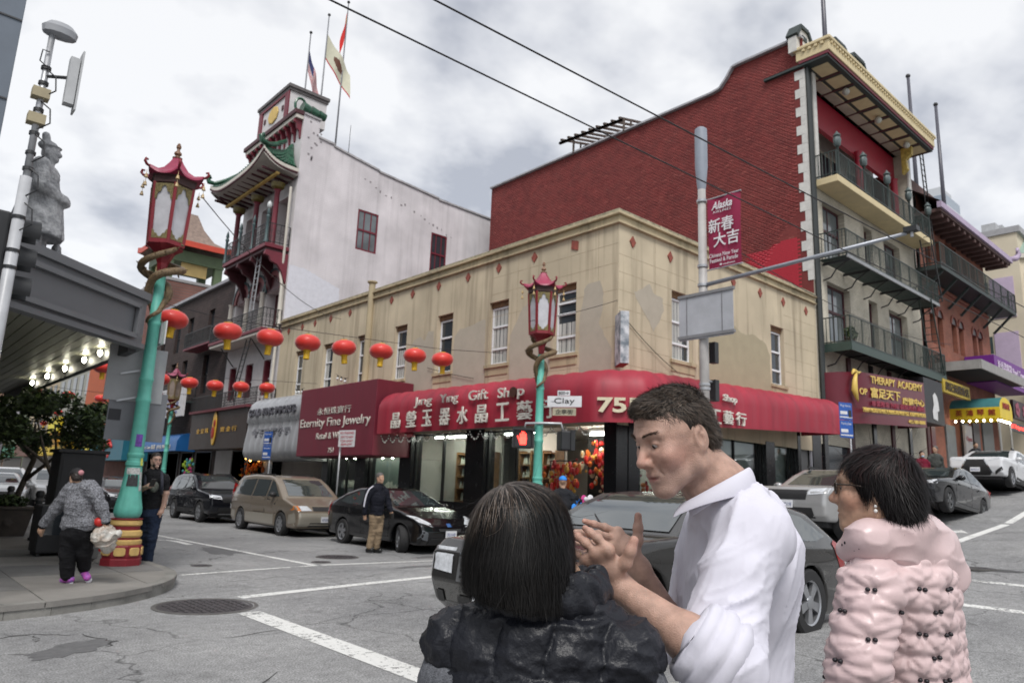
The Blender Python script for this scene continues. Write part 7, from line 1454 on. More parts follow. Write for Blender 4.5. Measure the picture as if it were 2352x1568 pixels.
  base[:,ax]=hit;base=base+s.S.grad(base,.01)*off
  me=bpy.data.meshes.new(name);me.from_pydata(base.tolist(),[],F);me.materials.append(mat);fix_normals(me);shade(me)
  return link(name,me,parent or s.t)
 def both(s,name,poly,mat,off=.008,par=None):
  return[s.patch(name,poly,mat,v,off) for v in 'LR']
 def door(s,poly,handle=None):
  cx=sum(p[0] for p in poly)/len(poly);cz=sum(p[1] for p in poly)/len(poly);big=[(p[0]+(.014 if p[0]>cx else-.014),p[1]+(.012 if p[1]>cz else-.012)) for p in poly]
  for v in 'LR':
   s.patch('door_gap',big,SEAM,v,.003);d=s.patch('door',poly,s.pt,v,.006)
   if handle:y=(s.W/2-.01)*(1 if v=='L' else-1);m=MB();m.box((handle[0]-.09,y-.02,handle[1]-.017),(handle[0]+.09,y+.035,handle[1]+.017));o=m.build('handle',s.pt,d,local=True);bevel(o,.01)
 def mirror(s,x,z,mat=None):
  for sd in(1,-1):m=MB();m.ball((x,sd*(s.W/2+.06),z),(.08,.11,.075),10,8);m.build('mirror',mat or s.pt,s.t,local=True,smooth=True)
 def plate(s,z,back=False,txt='8XKP417'):
  y0=-.15;x=(s.B-.03) if back else s.L+.03;m=MB();m.box((x-.01,-.155,z-.08),(x+.01,.155,z+.08));p=m.build('licence_plate',PLATE,s.t,local=True);o=lettering('digits',txt,PTXT,(x+(.012 if not back else-.012),0,z-.01),(0,1 if not back else-1,0),WZ,.25,.075,None,.003);o.parent=p
 def front(s,head,grille,low=None,amber=None,hm=LAMP,gm=BLKPL):
  for sg in(1,-1):s.patch('headlight',[(sg*y,z) for y,z in head],hm,'F',.010)
  if grille:s.patch('grille',grille,gm,'F',.012)
  if low:s.patch('lower_grille',low,BLKPL,'F',.012)
PBLK=paint('paint_black',(.006,.006,.007),.2,.2);PNAVY=paint('paint_navy',(.006,.007,.011),.2,.2);PTAN=paint('paint_tan',(.26,.215,.165),.45,.33);PGRY=paint('paint_graphite',(.024,.023,.022),.3,.28);PSIL=paint('paint_silver',(.42,.42,.42),.55,.32);PWHT=paint('paint_white',(.66,.67,.69),.1,.3);PSLATE=paint('paint_slate',(.010,.011,.014),.3,.22)
def glasshouse(c,sides,ws,rear):
 for p in sides:c.both('window',p,CGLASS,.009)
 c.patch('windscreen',ws,CGLASS,'F',.010);c.patch('rear_window',rear,CGLASS,'B',.010)
def hatch():
 pr=[(2.1,.2),(2.22,.32),(2.27,.5),(2.2,.66),(1.95,.80),(1.4,.95),(.98,1.03),(.5,1.24),(.05,1.41),(-.3,1.47),(-.8,1.45),(-1.4,1.31),(-1.95,1.1),(-2.18,1.02),(-2.26,.9),(-2.24,.5),(-2.1,.24)]
 c=Car('parked_hatchback','black hatchback with its front wheel turned out, nearest car on the avenue',(10.8,16.3,.0),rad(-90),pr,1.78,.95,.36,(1.42,-1.28),.315,PBLK,rim=RIMM,steer=rad(-22))
 glasshouse(c,[[(.72,1.03),(.12,1.33),(-.25,1.38),(-.3,1.02)],[(-.36,1.02),(-.32,1.38),(-.75,1.36),(-1.3,1.2),(-1.5,1.08),(-1.1,1.03)]],[(-.68,1.06),(.68,1.06),(.54,1.4),(-.54,1.4)],[(-.6,1.12),(.6,1.12),(.5,1.36),(-.5,1.36)])
 c.door([(.95,.35),(.98,.98),(-.3,1.0),(-.3,.33)],(-.12,.86));c.door([(-.34,.33),(-.34,1.0),(-1.05,1.0),(-1.02,.7),(-.85,.36)],(-.95,.88));c.mirror(.72,1.05)
 c.front([(.48,.62),(.8,.72),(.86,.86),(.72,.84),(.5,.70)],[(-.3,.52),(.3,.52),(.34,.58),(-.34,.58)],[(-.6,.24),(.6,.24),(.55,.38),(-.55,.38)]);c.plate(.46,txt='7RUV482');c.both('tail_light',[(-2.2,.7),(-2.05,1.02),(-1.98,1.06),(-2.12,.68)],REDL,.01);c.patch('badge',[(-.06,.62),(.06,.62),(.06,.69),(-.06,.69)],M('badge_blue',(.05,.12,.3),.2),'F',.016);c.patch('fog_lamp',[(-.82,.36),(-.62,.32),(-.64,.5),(-.78,.56)],M('grey_trim',(.10,.11,.12),.35),'F',.012);c.patch('fog_lamp',[(.82,.36),(.62,.32),(.64,.5),(.78,.56)],MATS['grey_trim'],'F',.012)
def van():
 pr=[(2.25,.24),(2.4,.34),(2.46,.55),(2.42,.74),(2.2,.88),(1.55,1.06),(.95,1.45),(.55,1.64),(.1,1.70),(-1.0,1.72),(-1.9,1.67),(-2.2,1.5),(-2.36,1.05),(-2.45,.7),(-2.4,.36),(-2.2,.25)]
 c=Car('parked_minivan','tan minivan with a paler lower body parked behind the black hatchback',(10.4,21.85,0),rad(-90),pr,1.88,1.02,.26,(1.46,-1.44),.33,PTAN,spokes=7)
 glasshouse(c,[[(1.28,1.1),(.72,1.5),(.52,1.56),(.46,1.08)],[(.38,1.08),(.42,1.56),(-.55,1.58),(-.6,1.06)],[(-.68,1.06),(-.64,1.58),(-1.75,1.54),(-2.0,1.1)]],[(-.72,1.12),(.72,1.12),(.6,1.58),(-.6,1.58)],[(-.68,1.12),(.68,1.12),(.6,1.55),(-.6,1.55)])
 PT2=paint('paint_beige_lower',(.40,.37,.31),.35,.35)
 c.both('lower_cladding',[(1.02,.3),(1.02,.58),(-1.0,.58),(-1.0,.3)],PT2,.007);c.both('lower_cladding',[(-1.9,.36),(-1.9,.58),(-2.3,.6),(-2.3,.4)],PT2,.007);c.both('bumper_side',[(1.95,.36),(1.95,.62),(2.3,.66),(2.36,.42)],PT2,.007)
 c.patch('bumper',[(-.86,.32),(.86,.32),(.9,.52),(.88,.68),(-.88,.68),(-.9,.52)],PT2,'F',.01);c.door([(1.2,.62),(1.2,1.06),(.42,1.05),(.42,.62)],(.56,.96));c.door([(.36,.62),(.36,1.05),(-.62,1.03),(-.62,.62)],(-.48,.96));c.mirror(1.02,1.14,BLKPL)
 c.front([(.42,.74),(.74,.73),(.76,.86),(.5,.86)],[(-.38,.73),(.38,.73),(.36,.84),(-.36,.84)],[(-.5,.3),(.5,.3),(.48,.42),(-.48,.42)])
 for sg in(1,-1):c.patch('indicator',[(sg*.76,.73),(sg*.9,.74),(sg*.88,.86),(sg*.78,.86)],AMBER,'F',.012);m=MB();m.box((-1.6,sg*.62-.02,1.70),(.2,sg*.62+.02,1.745));m.build('roof_rail',BLKPL,c.t,local=True)
 c.plate(.5,txt='4TGE926');c.both('tail_light',[(-2.3,.85),(-2.38,1.15),(-2.24,1.5),(-2.2,1.2)],REDL,.01)
SUVP=[(2.1,.3),(2.25,.4),(2.3,.62),(2.28,.88),(2.15,1.0),(1.3,1.1),(.95,1.14),(.45,1.45),(.05,1.63),(-.4,1.69),(-1.3,1.67),(-1.95,1.56),(-2.1,1.3),(-2.25,1.1),(-2.3,.7),(-2.2,.38)]
def suv(name,label,loc,yaw,pt,res=.03,pitch=0,grille='d',txt='8DHB305',lod=True):
 c=Car(name,label,loc,yaw,SUVP,1.86,1.08,.30,(1.38,-1.32),.36,pt,res=res,pitch=pitch,spokes=5)
 glasshouse(c,[[(.8,1.13),(.22,1.5),(-.15,1.55),(-.18,1.12)],[(-.26,1.12),(-.24,1.56),(-1.05,1.54),(-1.15,1.14)],[(-1.22,1.15),(-1.14,1.53),(-1.6,1.48),(-1.8,1.24)]],[(-.7,1.17),(.7,1.17),(.56,1.6),(-.56,1.6)],[(-.62,1.15),(.62,1.15),(.52,1.5),(-.52,1.5)])
 if lod:c.door([(.85,.5),(.9,1.08),(-.18,1.09),(-.2,.48)],(-.02,.98));c.door([(-.24,.48),(-.22,1.09),(-1.1,1.1),(-1.0,.75),(-.85,.5)],(-.98,1.0));c.both('sill_cladding',[(.95,.3),(.95,.46),(-.9,.46),(-.9,.3)],BLKPL,.008)
 c.mirror(.8,1.16)
 if grille=='s':c.front([(.42,.84),(.82,.9),(.86,1.0),(.5,.92)],[(-.28,.88),(.28,.88),(.5,.4),(.42,.32),(-.42,.32),(-.5,.4)],None);[c.patch('chrome_edge',[(sg*.26,.90),(sg*.3,.90),(sg*.54,.4),(sg*.5,.4)],CHROME,'F',.016) for sg in(1,-1)];[c.patch('bumper_slash',[(sg*.6,.34),(sg*.84,.5),(sg*.82,.62),(sg*.62,.46)],BLKPL,'F',.014) for sg in(1,-1)]
 else:c.front([(.45,.82),(.86,.86),(.86,.98),(.5,.94)],[(-.42,.72),(.42,.72),(.46,.92),(-.46,.92)],[(-.6,.36),(.6,.36),(.55,.56),(-.55,.56)]);c.patch('skid_plate',[(-.5,.31),(.5,.31),(.46,.35),(-.46,.35)],MATS['galvanised'],'F',.016)
 c.plate(.62 if grille!='s' else .5,txt=txt);c.both('tail_light',[(-2.2,.95),(-2.24,1.12),(-1.98,1.22),(-1.95,1.05)],REDL,.01)
 for sg in(1,-1):m=MB();m.box((-1.4,sg*.6-.018,1.67),(.1,sg*.6+.018,1.72));m.build('roof_rail',BLKPL,c.t,local=True)
 return c
def wagon():
 pr=[(2.28,.2),(2.42,.3),(2.5,.5),(2.48,.74),(2.35,.86),(1.4,.98),(.98,1.02),(.55,1.27),(.2,1.42),(-.3,1.48),(-1.0,1.45),(-1.7,1.36),(-2.2,1.12),(-2.45,.98),(-2.52,.75),(-2.48,.4),(-2.3,.22)]
 z=gz(6.75,5.0)
 c=Car('dark_wagon','dark grey station wagon crossing behind the man in the white shirt',(6.75,4.98,z+.03),rad(180),pr,1.88,.96,.34,(1.55,-1.5),.37,PGRY,res=.02,pitch=rad(2.2),taper=.07,arch=1.1)
 glasshouse(c,[[(.72,1.03),(.22,1.34),(-.12,1.38),(-.15,1.02)],[(-.22,1.02),(-.2,1.38),(-.95,1.37),(-1.05,1.03)],[(-1.12,1.03),(-1.03,1.36),(-1.5,1.3),(-1.98,1.1),(-1.7,1.04)]],[(-.74,1.05),(.74,1.05),(.58,1.41),(-.58,1.41)],[(-.66,1.08),(.66,1.08),(.56,1.32),(-.56,1.32)])
 c.door([(.98,.34),(1.02,.98),(-.16,1.0),(-.16,.32)],(0,.84));c.door([(-.2,.32),(-.2,1.0),(-1.12,1.0),(-1.1,.66),(-.98,.34)],(-1.02,.86));c.mirror(.82,1.05)
 c.front([(.52,.56),(.86,.58),(.88,.78),(.54,.78)],[(-.44,.5),(.44,.5),(.44,.8),(-.44,.8)],[(-.5,.26),(.5,.26),(.46,.38),(-.46,.38)],gm=CHROME)
 for k in range(5):c.patch('grille_bar',[(-.4,.53+k*.055),(.4,.53+k*.055),(.4,.555+k*.055),(-.4,.555+k*.055)],BLKPL,'F',.016)
 for sg in(1,-1):c.patch('fog_lamp',[(sg*.68,.3),(sg*.78,.3),(sg*.78,.4),(sg*.68,.4)],BLKPL,'F',.014)
 c.both('tail_light',[(-2.46,.72),(-2.46,.98),(-2.2,1.06),(-2.12,1.02),(-2.3,.72)],REDL,.01);c.plate(.44,txt='6GNV731');c.plate(.7,True,'6GNV731')
 m=MB();[m.tube([(.9+.06*i,sg*.3,1.06),(.62,sg*.3-.45,1.22)],.012,4) for i,sg in((0,1),(1,-.2))];m.build('wiper',BLKPL,c.t,local=True)
 m=MB();m.tube([(-1.9,0,1.38),(-2.1,0,1.55)],.012,4);m.build('aerial',BLKPL,c.t,local=True)
def sedan(name,label,loc,yaw,pt,pitch=0,res=.025,txt='8RJC550',lod=True):
 pr=[(2.2,.2),(2.34,.32),(2.4,.5),(2.36,.68),(2.1,.82),(1.3,.95),(.95,.99),(.4,1.28),(0,1.4),(-.4,1.44),(-.9,1.4),(-1.5,1.18),(-1.75,1.09),(-2.25,1.06),(-2.38,.9),(-2.38,.5),(-2.25,.24)]
 c=Car(name,label,loc,yaw,pr,1.82,.92,.36,(1.45,-1.4),.335,pt,res=res,pitch=pitch,taper=.12,rim=M('dark_alloy',(.16,.165,.17),.3,.1,metal=.7))
 glasshouse(c,[[(.68,1.0),(.15,1.28),(-.22,1.33),(-.25,.99)],[(-.32,.99),(-.3,1.33),(-.8,1.31),(-1.35,1.12),(-1.2,1.02)]],[(-.7,1.03),(.7,1.03),(.55,1.38),(-.55,1.38)],[(-.62,1.1),(.62,1.1),(.52,1.35),(-.52,1.35)])
 if lod:c.door([(.95,.34),(.98,.95),(-.26,.97),(-.26,.32)],(-.1,.84));c.door([(-.3,.32),(-.3,.97),(-1.15,.99),(-1.05,.62),(-.9,.34)],(-1.02,.87))
 c.mirror(.7,1.02);c.front([(.45,.62),(.84,.68),(.82,.78),(.5,.72)],[(-.42,.46),(.42,.46),(.46,.68),(-.46,.68)],[(-.66,.24),(.66,.24),(.62,.36),(-.62,.36)]);c.plate(.4,txt=txt);c.both('tail_light',[(-2.33,.78),(-2.34,.98),(-1.95,1.02),(-1.98,.88)],REDL,.01)
hatch();van();wagon()
suv('parked_suv','dark navy SUV parked behind the tan minivan',(10.35,28.25,0),rad(-90),PNAVY)
sedan('parked_sedan','dark slate sedan parked uphill below the burgundy sign',(23.5,7.75,gz(23.5,7.75)+.03),rad(180),PSLATE,pitch=rad(5.5))
suv('parked_suv','white SUV with a spindle grille at the far right uphill',(30.2,7.9,gz(30.2,7.9)-.02),rad(180),PWHT,pitch=rad(7.0),grille='s',txt='8LMX214')
suv('parked_suv','silver SUV with amber indicators behind the woman in pink',(17.2,7.8,gz(17.2,7.8)),rad(180),PSIL,pitch=rad(5),txt='6ZKD118')
sedan('moving_car','dark sedan partly hidden behind the lantern post far down the avenue',(8.9,35.5,0),rad(-91),PSLATE,res=.05,txt='7ABD221',lod=False);suv('moving_suv','silver SUV far down the avenue behind the bending woman',(7.2,40.3,0),rad(-92),PSIL,.05,txt='8CEF119',lod=False);suv('moving_suv','white SUV at the far left down the avenue',(5.9,44,0),rad(-92),PWHT,.05,txt='5HHK772',lod=False);sedan('moving_car','pale sedan at the far left edge behind the planter',(4.9,38.5,0),rad(-91),PSIL,res=.05,txt='6PQR310',lod=False)
[setattr(o,'scale',(.93,.93,.9)) for o in bpy.data.objects if o.get('label','').startswith('white SUV with a spindle')]
def skin_mat(name,col):
 m=M(name,col,.46,0,bump=.3,bscale=420,sss=.08);N,L,b=nodes(m)
 a=N.new('ShaderNodeVertexColor');a.layer_name='Col';n=N.new('ShaderNodeTexNoise');n.inputs['Scale'].default_value=45;n.inputs['Detail'].default_value=4;tc=N.new('ShaderNodeTexCoord');L.new(tc.outputs['Object'],n.inputs[0])
 r=N.new('ShaderNodeMapRange');r.inputs[1].default_value=.3;r.inputs[2].default_value=.7;r.inputs[3].default_value=.80;r.inputs[4].default_value=1.14;L.new(n.outputs[0],r.inputs[0])
 x=N.new('ShaderNodeMix');x.data_type='RGBA';x.blend_type='MULTIPLY';x.inputs[0].default_value=1;x.inputs[6].default_value=(*col,1);L.new(a.outputs[0],x.inputs[7]);v=N.new('ShaderNodeVectorMath');v.operation='SCALE';L.new(x.outputs[2],v.inputs[0]);L.new(r.outputs[0],v.inputs['Scale']);L.new(v.outputs[0],b.inputs['Base Color']);return m
SK1=skin_mat('skin_tan',(.455,.285,.22));SK2=skin_mat('skin_warm',(.45,.28,.19))
def color_attr(o,C):
 a=o.data.color_attributes.new('Col','FLOAT_COLOR','POINT');a.data.foreach_set('color',np.concatenate([C,np.ones((len(C),1))],1).astype(np.float32).ravel())
def cloth(name,col,rough=.85,var=.1,scale=8,bump=.25,bscale=250,**k):return M(name,col,rough,var,scale,bump=bump,bscale=bscale,spec=.2,**k)
class Head:
 def __init__(s,O,F,U=(0,0,1),sc=1.0):
  s.O=np.array(O,float);F=Vector(F).normalized();U=Vector(U);L=U.cross(F).normalized();U=F.cross(L).normalized();s.F,s.U,s.L=np.array(F),np.array(U),np.array(L);s.sc=sc;s.R=np.stack([s.L,s.F,s.U],1)
 def P(s,x,y,z):return s.O+(s.L*x+s.F*y+s.U*z)*s.sc
 def loc(s,V):return((V-s.O)@s.R)/s.sc
 def e(s,S,c,r,k=.012,sub=False,R=None):return S.ell(s.P(*c),[q*s.sc for q in r],k*s.sc,s.R if R is None else R,sub)
 def c(s,S,a,b,ra,rb,k=.012,sub=False):return S.cone(s.P(*a),s.P(*b),ra*s.sc,rb*s.sc,k*s.sc,sub)
 def build(s,S,fine=True,man=True):
  e,c=s.e,s.c
  e(S,(0,-.012,.052),(.076,.098,.083),.01);e(S,(0,.03,.03),(.069,.068,.075),.03);e(S,(0,.045,-.03),(.056,.052,.062),.03)
  for k in(-1,1):c(S,(k*.056,.0,-.055),(k*.016,.072,-.092),.018,.019,.025);c(S,(k*.06,-.005,-.01),(k*.056,0,-.055),.02,.019,.02);e(S,(k*.042,.066,-.012),(.026,.026,.026),.022)
  e(S,(0,.080,-.094),(.026,.021,.02),.02);e(S,(0,.082,-.055),(.034,.020,.028),.018)
  for k in(-1,1):c(S,(k*.010,.094,.040),(k*.046,.076,.042),.0085,.009,.014)
  if fine:
   for k in(-1,1):e(S,(k*.032,.096,.022),(.017,.014,.011),.014,True)
  c(S,(0,.092,.026),(0,.119,-.016),.0075,.0115,.010);c(S,(0,.116,-.018),(0,.098,-.030),.010,.008,.008)
  for k in(-1,1):e(S,(k*.0125,.103,-.022),(.0085,.012,.0095),.006)
  e(S,(0,.0985,-.052),(.023,.0075,.0058),.007);e(S,(0,.096,-.0655),(.021,.0085,.0072),.007);e(S,(0,.107,-.0590),(.026,.012,.0022),.003,True)
  if fine:
   for k in(-1,1):
    e(S,(k*.032,.0815,.0215),(.0145,.0125,.0125),.004);e(S,(k*.032,.092,.0165),(.011,.008,.0035),.003,True)
    c(S,(k*.020,.100,-.022),(k*.032,.090,-.052),.0018,.0015,.006,True)
   for q in(.066,.075,.084):c(S,(-.04,.094-(q-.06)*.25,q),(.04,.094-(q-.06)*.25,q),.0012,.0012,.004,True)
  for k in(-1,1):
   e(S,(k*.079,-.014,.004),(.008,.020,.033),.006);e(S,(k*.076,-.006,-.022),(.007,.010,.011),.006)
   if fine:e(S,(k*.091,-.008,.004),(.012,.010,.019),.003,True);e(S,(k*.091,-.017,.020),(.009,.008,.008),.002,True)
  return s
 def tint(s,V,man=True):
  q=s.loc(V);C=np.ones((len(V),3));x,y,z=np.abs(q[:,0]),q[:,1],q[:,2]
  lip=np.exp(-((x/.022)**2+((y-.098)/.016)**2+((z+.059)/.0105)**2)**2);C*=1-lip[:,None]*np.array([.12,.38,.32])
  ck=np.exp(-(((x-.05)/.03)**2+((y-.06)/.04)**2+((z+.015)/.03)**2));C*=1-ck[:,None]*np.array([-.02,.14,.12]);ns=np.exp(-((x/.02)**2+((y-.115)/.02)**2+((z+.015)/.02)**2));C*=1-ns[:,None]*np.array([0,.16,.14])
  if man:b=np.clip((-.035-z)/.02,0,1)*np.clip((y+.01)/.03,0,1)*np.clip((z+.15)/.02,0,1);C*=1-b[:,None]*np.array([.11,.08,.05])
  return C
 def eyes(s,par,dark=(.02,.012,.008)):
  for k in(-1,1):
   m=MB();m.ball(s.P(k*.032,.0805,.0205),.0122*s.sc,16,10);o=m.build('eye',M('eye_white',(.42,.38,.36),.2,.05),par,smooth=True);i=MB();i.ball(s.P(k*.030,.0872,.0165),.0064*s.sc,12,8);i.build('iris',M('iris_dark',dark,.1,0),o,smooth=True)
def strands(name,S,starts,dirfn,n_seg,step,width,mats,parent,off=.002,lift=0.0,seed=0,matfn=None,jitter=.25,lenfn=None,wob=.0,stopfn=None):
 """flat hair ribbons that run over the implicit surface S"""
 rg=np.random.default_rng(seed);P=starts.copy();N=len(P);path=[P.copy()];nr=[];ln=np.ones(N) if lenfn is None else lenfn(P)
 jit=rg.normal(size=(N,3))*jitter;lf=np.abs(rg.normal(size=N))*lift;ofs=off*(.3+1.4*rg.random(N));alive=np.ones(N)
 for i in range(n_seg):
  g=S.grad(P);nr.append(g);d=dirfn(P,i/n_seg)+jit;d=d-(d*g).sum(1)[:,None]*g;d/=np.maximum(np.linalg.norm(d,axis=1),1e-6)[:,None]
  if stopfn is not None:alive=alive*(~stopfn(P))
  P=P+d*(step*ln*alive)[:,None];sd=S.sample(P);sd=np.clip(sd,-.02,.02);P=P-g*(sd-ofs-lf*((i+1)/n_seg)**2)[:,None];path.append(P.copy())
 nr.append(S.grad(P));V=[];k=n_seg+1
 for i in range(k):
  a=path[min(i+1,k-1)]-path[max(i-1,0)];w=np.cross(a,nr[i]);w/=np.maximum(np.linalg.norm(w,axis=1),1e-9)[:,None];t=(1-(i/n_seg)**3*.85)*width*.5;V.append(path[i]-w*t);V.append(path[i]+w*t)
 V=np.stack(V,1);F=[]
 for i in range(n_seg):F.append(np.stack([np.arange(N)*2*k+2*i,np.arange(N)*2*k+2*i+1,np.arange(N)*2*k+2*i+3,np.arange(N)*2*k+2*i+2],1))
 F=np.concatenate(F);o=mesh_np(name,V.reshape(-1,3)-np.array(parent_origin(parent)),F,None,parent,'stuff',True)
 for m in mats:o.data.materials.append(m)
 mi=matfn(starts,rg) if matfn else rg.choice(len(mats),N);o.data.polygons.foreach_set('material_index',np.tile(mi,n_seg).astype(np.int32));return o
def surf_points(S,n,keep,seed):
 V,F=S.mesh();V=V[keep(V)];rg=np.random.default_rng(seed);return V[rg.choice(len(V),min(n,len(V)),replace=n>len(V))]+rg.normal(size=(min(n,len(V)),3))*S.res*.4
A=lambda p:np.array(at(*p))
hz=lambda v:np.array(Vector((v.x,v.y,0)).normalized())
R_H,F_H=hz(RT),hz(FW)
GROUND=.03
def legs(t,hips,feet,mat,shoe,r=(.105,.075,.055),off=None,fwd=None):
 for h,f in zip(hips,feet):
  h,f=np.array(h),np.array(f);kn=(h+f)/2+(np.array(fwd) if fwd is not None else 0)*.04;lo=np.minimum(h,f)-.2;hi=np.maximum(h,f)+.2;S=SDF(lo,hi,.012);S.cone(h,kn,r[0],r[1],.03);S.cone(kn,f+np.array([0,0,.09]),r[1],r[2],.03);S.D+=.004*np.sin(S.Z*70+3*np.sin(S.X*20));S.build('trouser_leg',mat,t)
  d=np.array(fwd) if fwd is not None else F_H;S=SDF(f-.22,f+.22,.01);S.cone(f+[0,0,.05]-d*.05,f+[0,0,.035]+d*.13,.05,.04,.02);S.D=np.maximum(S.D,f[2]+.004-S.Z);S.build('shoe',shoe,t)
def white_shirt_man():
 A=lambda p:np.array(at(p[0],p[1],p[2]*1.08))
 t=thing('person','man in a white shirt with rolled sleeves gesturing with both hands','person',(*(A((1690,1350,1.62))[:2]),GROUND))
 hf=-R_H*.91-F_H*.40;F=Vector((*(hf[:2]),0)).normalized();F=(F*math.cos(rad(21))-WZ*math.sin(rad(21)));H=Head((0,0,0),F,WZ,.935);Hc=A((1610,1004,1.5))-H.P(.079,-.014,.004);H.O=Hc
 S=SDF(A((1700,1570,1.3))-[.55,.25,.1],A((1640,860,1.6))+[.4,.6,.05],.003)
 S.lo=S.lo
 H.build(S)
 nb=A((1655,1130,1.575));H.c(S,(0,-.03,-.04),(0,-.045,-.1),.056,.058,.02);S.cone(H.P(0,-.04,-.07),nb,.058,.068,.03);H.c(S,(.03,-.045,-.02),(.02,0,-.13),.014,.014,.02)
 ch=A((1705,1330,1.64));S.cone(nb,ch,.062,.075,.05)
 shL,elL,wrL=A((1700,1270,1.50)),A((1682,1540,1.25)),A((1418,1345,1.40));shR,elR,wrR=A((1640,1240,1.74)),A((1575,1500,1.74)),A((1466,1305,1.66))
 for a,b,c in((shL,elL,wrL),(shR,elR,wrR)):S.cone(ch,a,.07,.045,.04);mm=A((1672,1430,1.375)) if c is wrL else(a+b)/2;S.cone(a,mm,.042,.042,.03);S.cone(mm,b,.042,.043,.03);S.cone(b,b*.65+c*.35,.043,.042,.03);S.cone(b*.65+c*.35,c,.042,.027,.03)
 def hand(w,palm,kn,fingers,thumb,d):
  S.cone(w,palm,.027,.024,.02)
  for kk in kn:S.cone(palm,kk,.021,.0125,.014)
  for i in range(len(kn)-1):S.cone(kn[i],kn[i+1],.0125,.0125,.012)
  for f in fingers:
   S.chain(f,[.0098,.0090,.0080,.0068][:len(f)],.004)
   for j_,r_ in zip(f[:3],(.0122,.0102,.0090)):S.ell(j_,(r_,r_,r_),.004)
  S.chain(thumb,[.018,.0125,.0112,.0092][:len(thumb)],.010)
 q=lambda*L_:[A(p) for p in L_]
 hand(wrL,A((1398,1300,1.395)),q((1395,1262,1.375),(1372,1270,1.385),(1352,1284,1.40),(1340,1304,1.415)),[q((1395,1262,1.375),(1372,1235,1.385),(1355,1222,1.40),(1343,1212,1.41)),q((1372,1270,1.385),(1346,1247,1.395),(1328,1232,1.41),(1314,1226,1.425)),q((1352,1284,1.40),(1328,1272,1.42),(1312,1262,1.44),(1302,1258,1.455)),q((1340,1304,1.415),(1318,1300,1.435),(1304,1296,1.45),(1294,1294,1.46))],q((1408,1315,1.39),(1436,1292,1.375),(1447,1265,1.37),(1456,1240,1.37)),0)
 hand(wrR,A((1436,1256,1.645)),q((1418,1222,1.65),(1410,1236,1.64),(1406,1252,1.635),(1406,1268,1.635)),[q((1418,1222,1.65),(1388,1210,1.64),(1364,1203,1.63),(1342,1196,1.62)),q((1410,1236,1.64),(1374,1226,1.61),(1348,1222,1.59),(1320,1221,1.575)),q((1406,1252,1.635),(1372,1248,1.6),(1348,1246,1.58),(1326,1246,1.565)),q((1406,1268,1.635),(1378,1268,1.605),(1358,1268,1.59),(1340,1268,1.58))],q((1452,1272,1.65),(1464,1240,1.655),(1465,1212,1.66),(1465,1184,1.665)),0)
 o=S.build('body',SK1,t);V=np.empty(len(o.data.vertices)*3);o.data.vertices.foreach_get('co',V);V=V.reshape(-1,3)+np.array(parent_origin(t));C=H.tint(V);far=np.linalg.norm(V-H.O,axis=1)>.2;C[far]=1;
 for tip in((1343,1212,1.41),(1314,1226,1.425),(1456,1240,1.37),(1342,1196,1.62),(1465,1184,1.665)):C*=1-.12*np.exp(-(np.linalg.norm(V-A(tip),axis=1)/.02)**2)[:,None]*np.array([0,1,1])
 color_attr(o,C);H.eyes(o);NL=M('fingernail',(.55,.36,.31),.25,.05)
 for tip,prv in(((1343,1212,1.41),(1355,1222,1.40)),((1314,1226,1.425),(1328,1232,1.41)),((1456,1240,1.37),(1447,1265,1.37)),((1342,1196,1.62),(1364,1203,1.63)),((1465,1184,1.665),(1465,1212,1.66))):
  a_,b_=A(tip),A(prv);d_=(a_-b_)/np.linalg.norm(a_-b_);v_=-np.array(FW);v_=v_-d_*(v_@d_);v_/=np.linalg.norm(v_);w_=np.cross(d_,v_);m=MB();m.grid([[a_-d_*.004+d_*x*.0065+w_*y*.0048+v_*(.0062-.0018*y*y-.0012*x*x) for y in(-1,-.5,0,.5,1)] for x in(-1,-.3,.4,1)]);m.build('fingernail',NL,t,smooth=True,fixn=False)
 m=MB();rg=A((1336,1281,1.412));m.tube([rg+.0115*(np.cos(a)*np.array(A((1340,1300,1.412))-rg)/np.linalg.norm(A((1340,1300,1.412))-rg)+np.sin(a)*np.array(FW)) for a in np.linspace(0,6.28,16)],.0013,6);m.build('ring',M('ring_gold',(.7,.5,.15),.2,0,metal=1),t,smooth=True)
 HS=SDF(Hc-.17,Hc+.17,.003);H.e(HS,(0,-.011,.053),(.0795,.1030,.0880),.01);H.e(HS,(0,.055,.105),(.045,.04,.026),.03);H.e(HS,(0,-.05,.0),(.068,.066,.07),.02);lx,ly,lz=[((HS.X-H.O[0])*H.R[0,i]+(HS.Y-H.O[1])*H.R[1,i]+(HS.Z-H.O[2])*H.R[2,i])/H.sc for i in range(3)]
 hl=np.interp(ly,[-.12,-.07,-.045,-.032,-.02,.005,.028,.036,.052,.066,.085,.11],[-.055,-.06,-.05,.015,.038,.03,-.004,-.004,.040,.070,.090,.097]);w=.002*np.sin(lx*150+ly*90)+.002*np.sin(ly*260-lz*120);HS.D=np.maximum(HS.D+w*.5,(hl-lz+w)*.8).astype(np.float32)
 hm=[M('hair_brown',(.050,.034,.024),.5,.3,30,spec=.25),M('hair_dark',(.014,.0105,.008),.5,.3,30,spec=.25),M('hair_grey',(.13,.105,.085),.5,.3,30,spec=.25)]
 cap=HS.build('hair',hm[1],t);pts=surf_points(HS,9000,lambda V:(H.loc(V)[:,2]>-.06)&(np.linalg.norm(H.loc(V)-[0,-.01,.03],axis=1)>.07)&~((H.loc(V)[:,1]>.0)&(H.loc(V)[:,2]<.065)),3)
 def df(P,u):q=H.loc(P);f=np.where(q[:,2:3]>.09,1.0,.25)*H.F*.9-H.U*np.where(q[:,2:3]>.09,.15,.9)-H.F*np.where(q[:,2:3]>.09,0,.55)+H.L*.25*np.sin(q[:,1:2]*60);return f
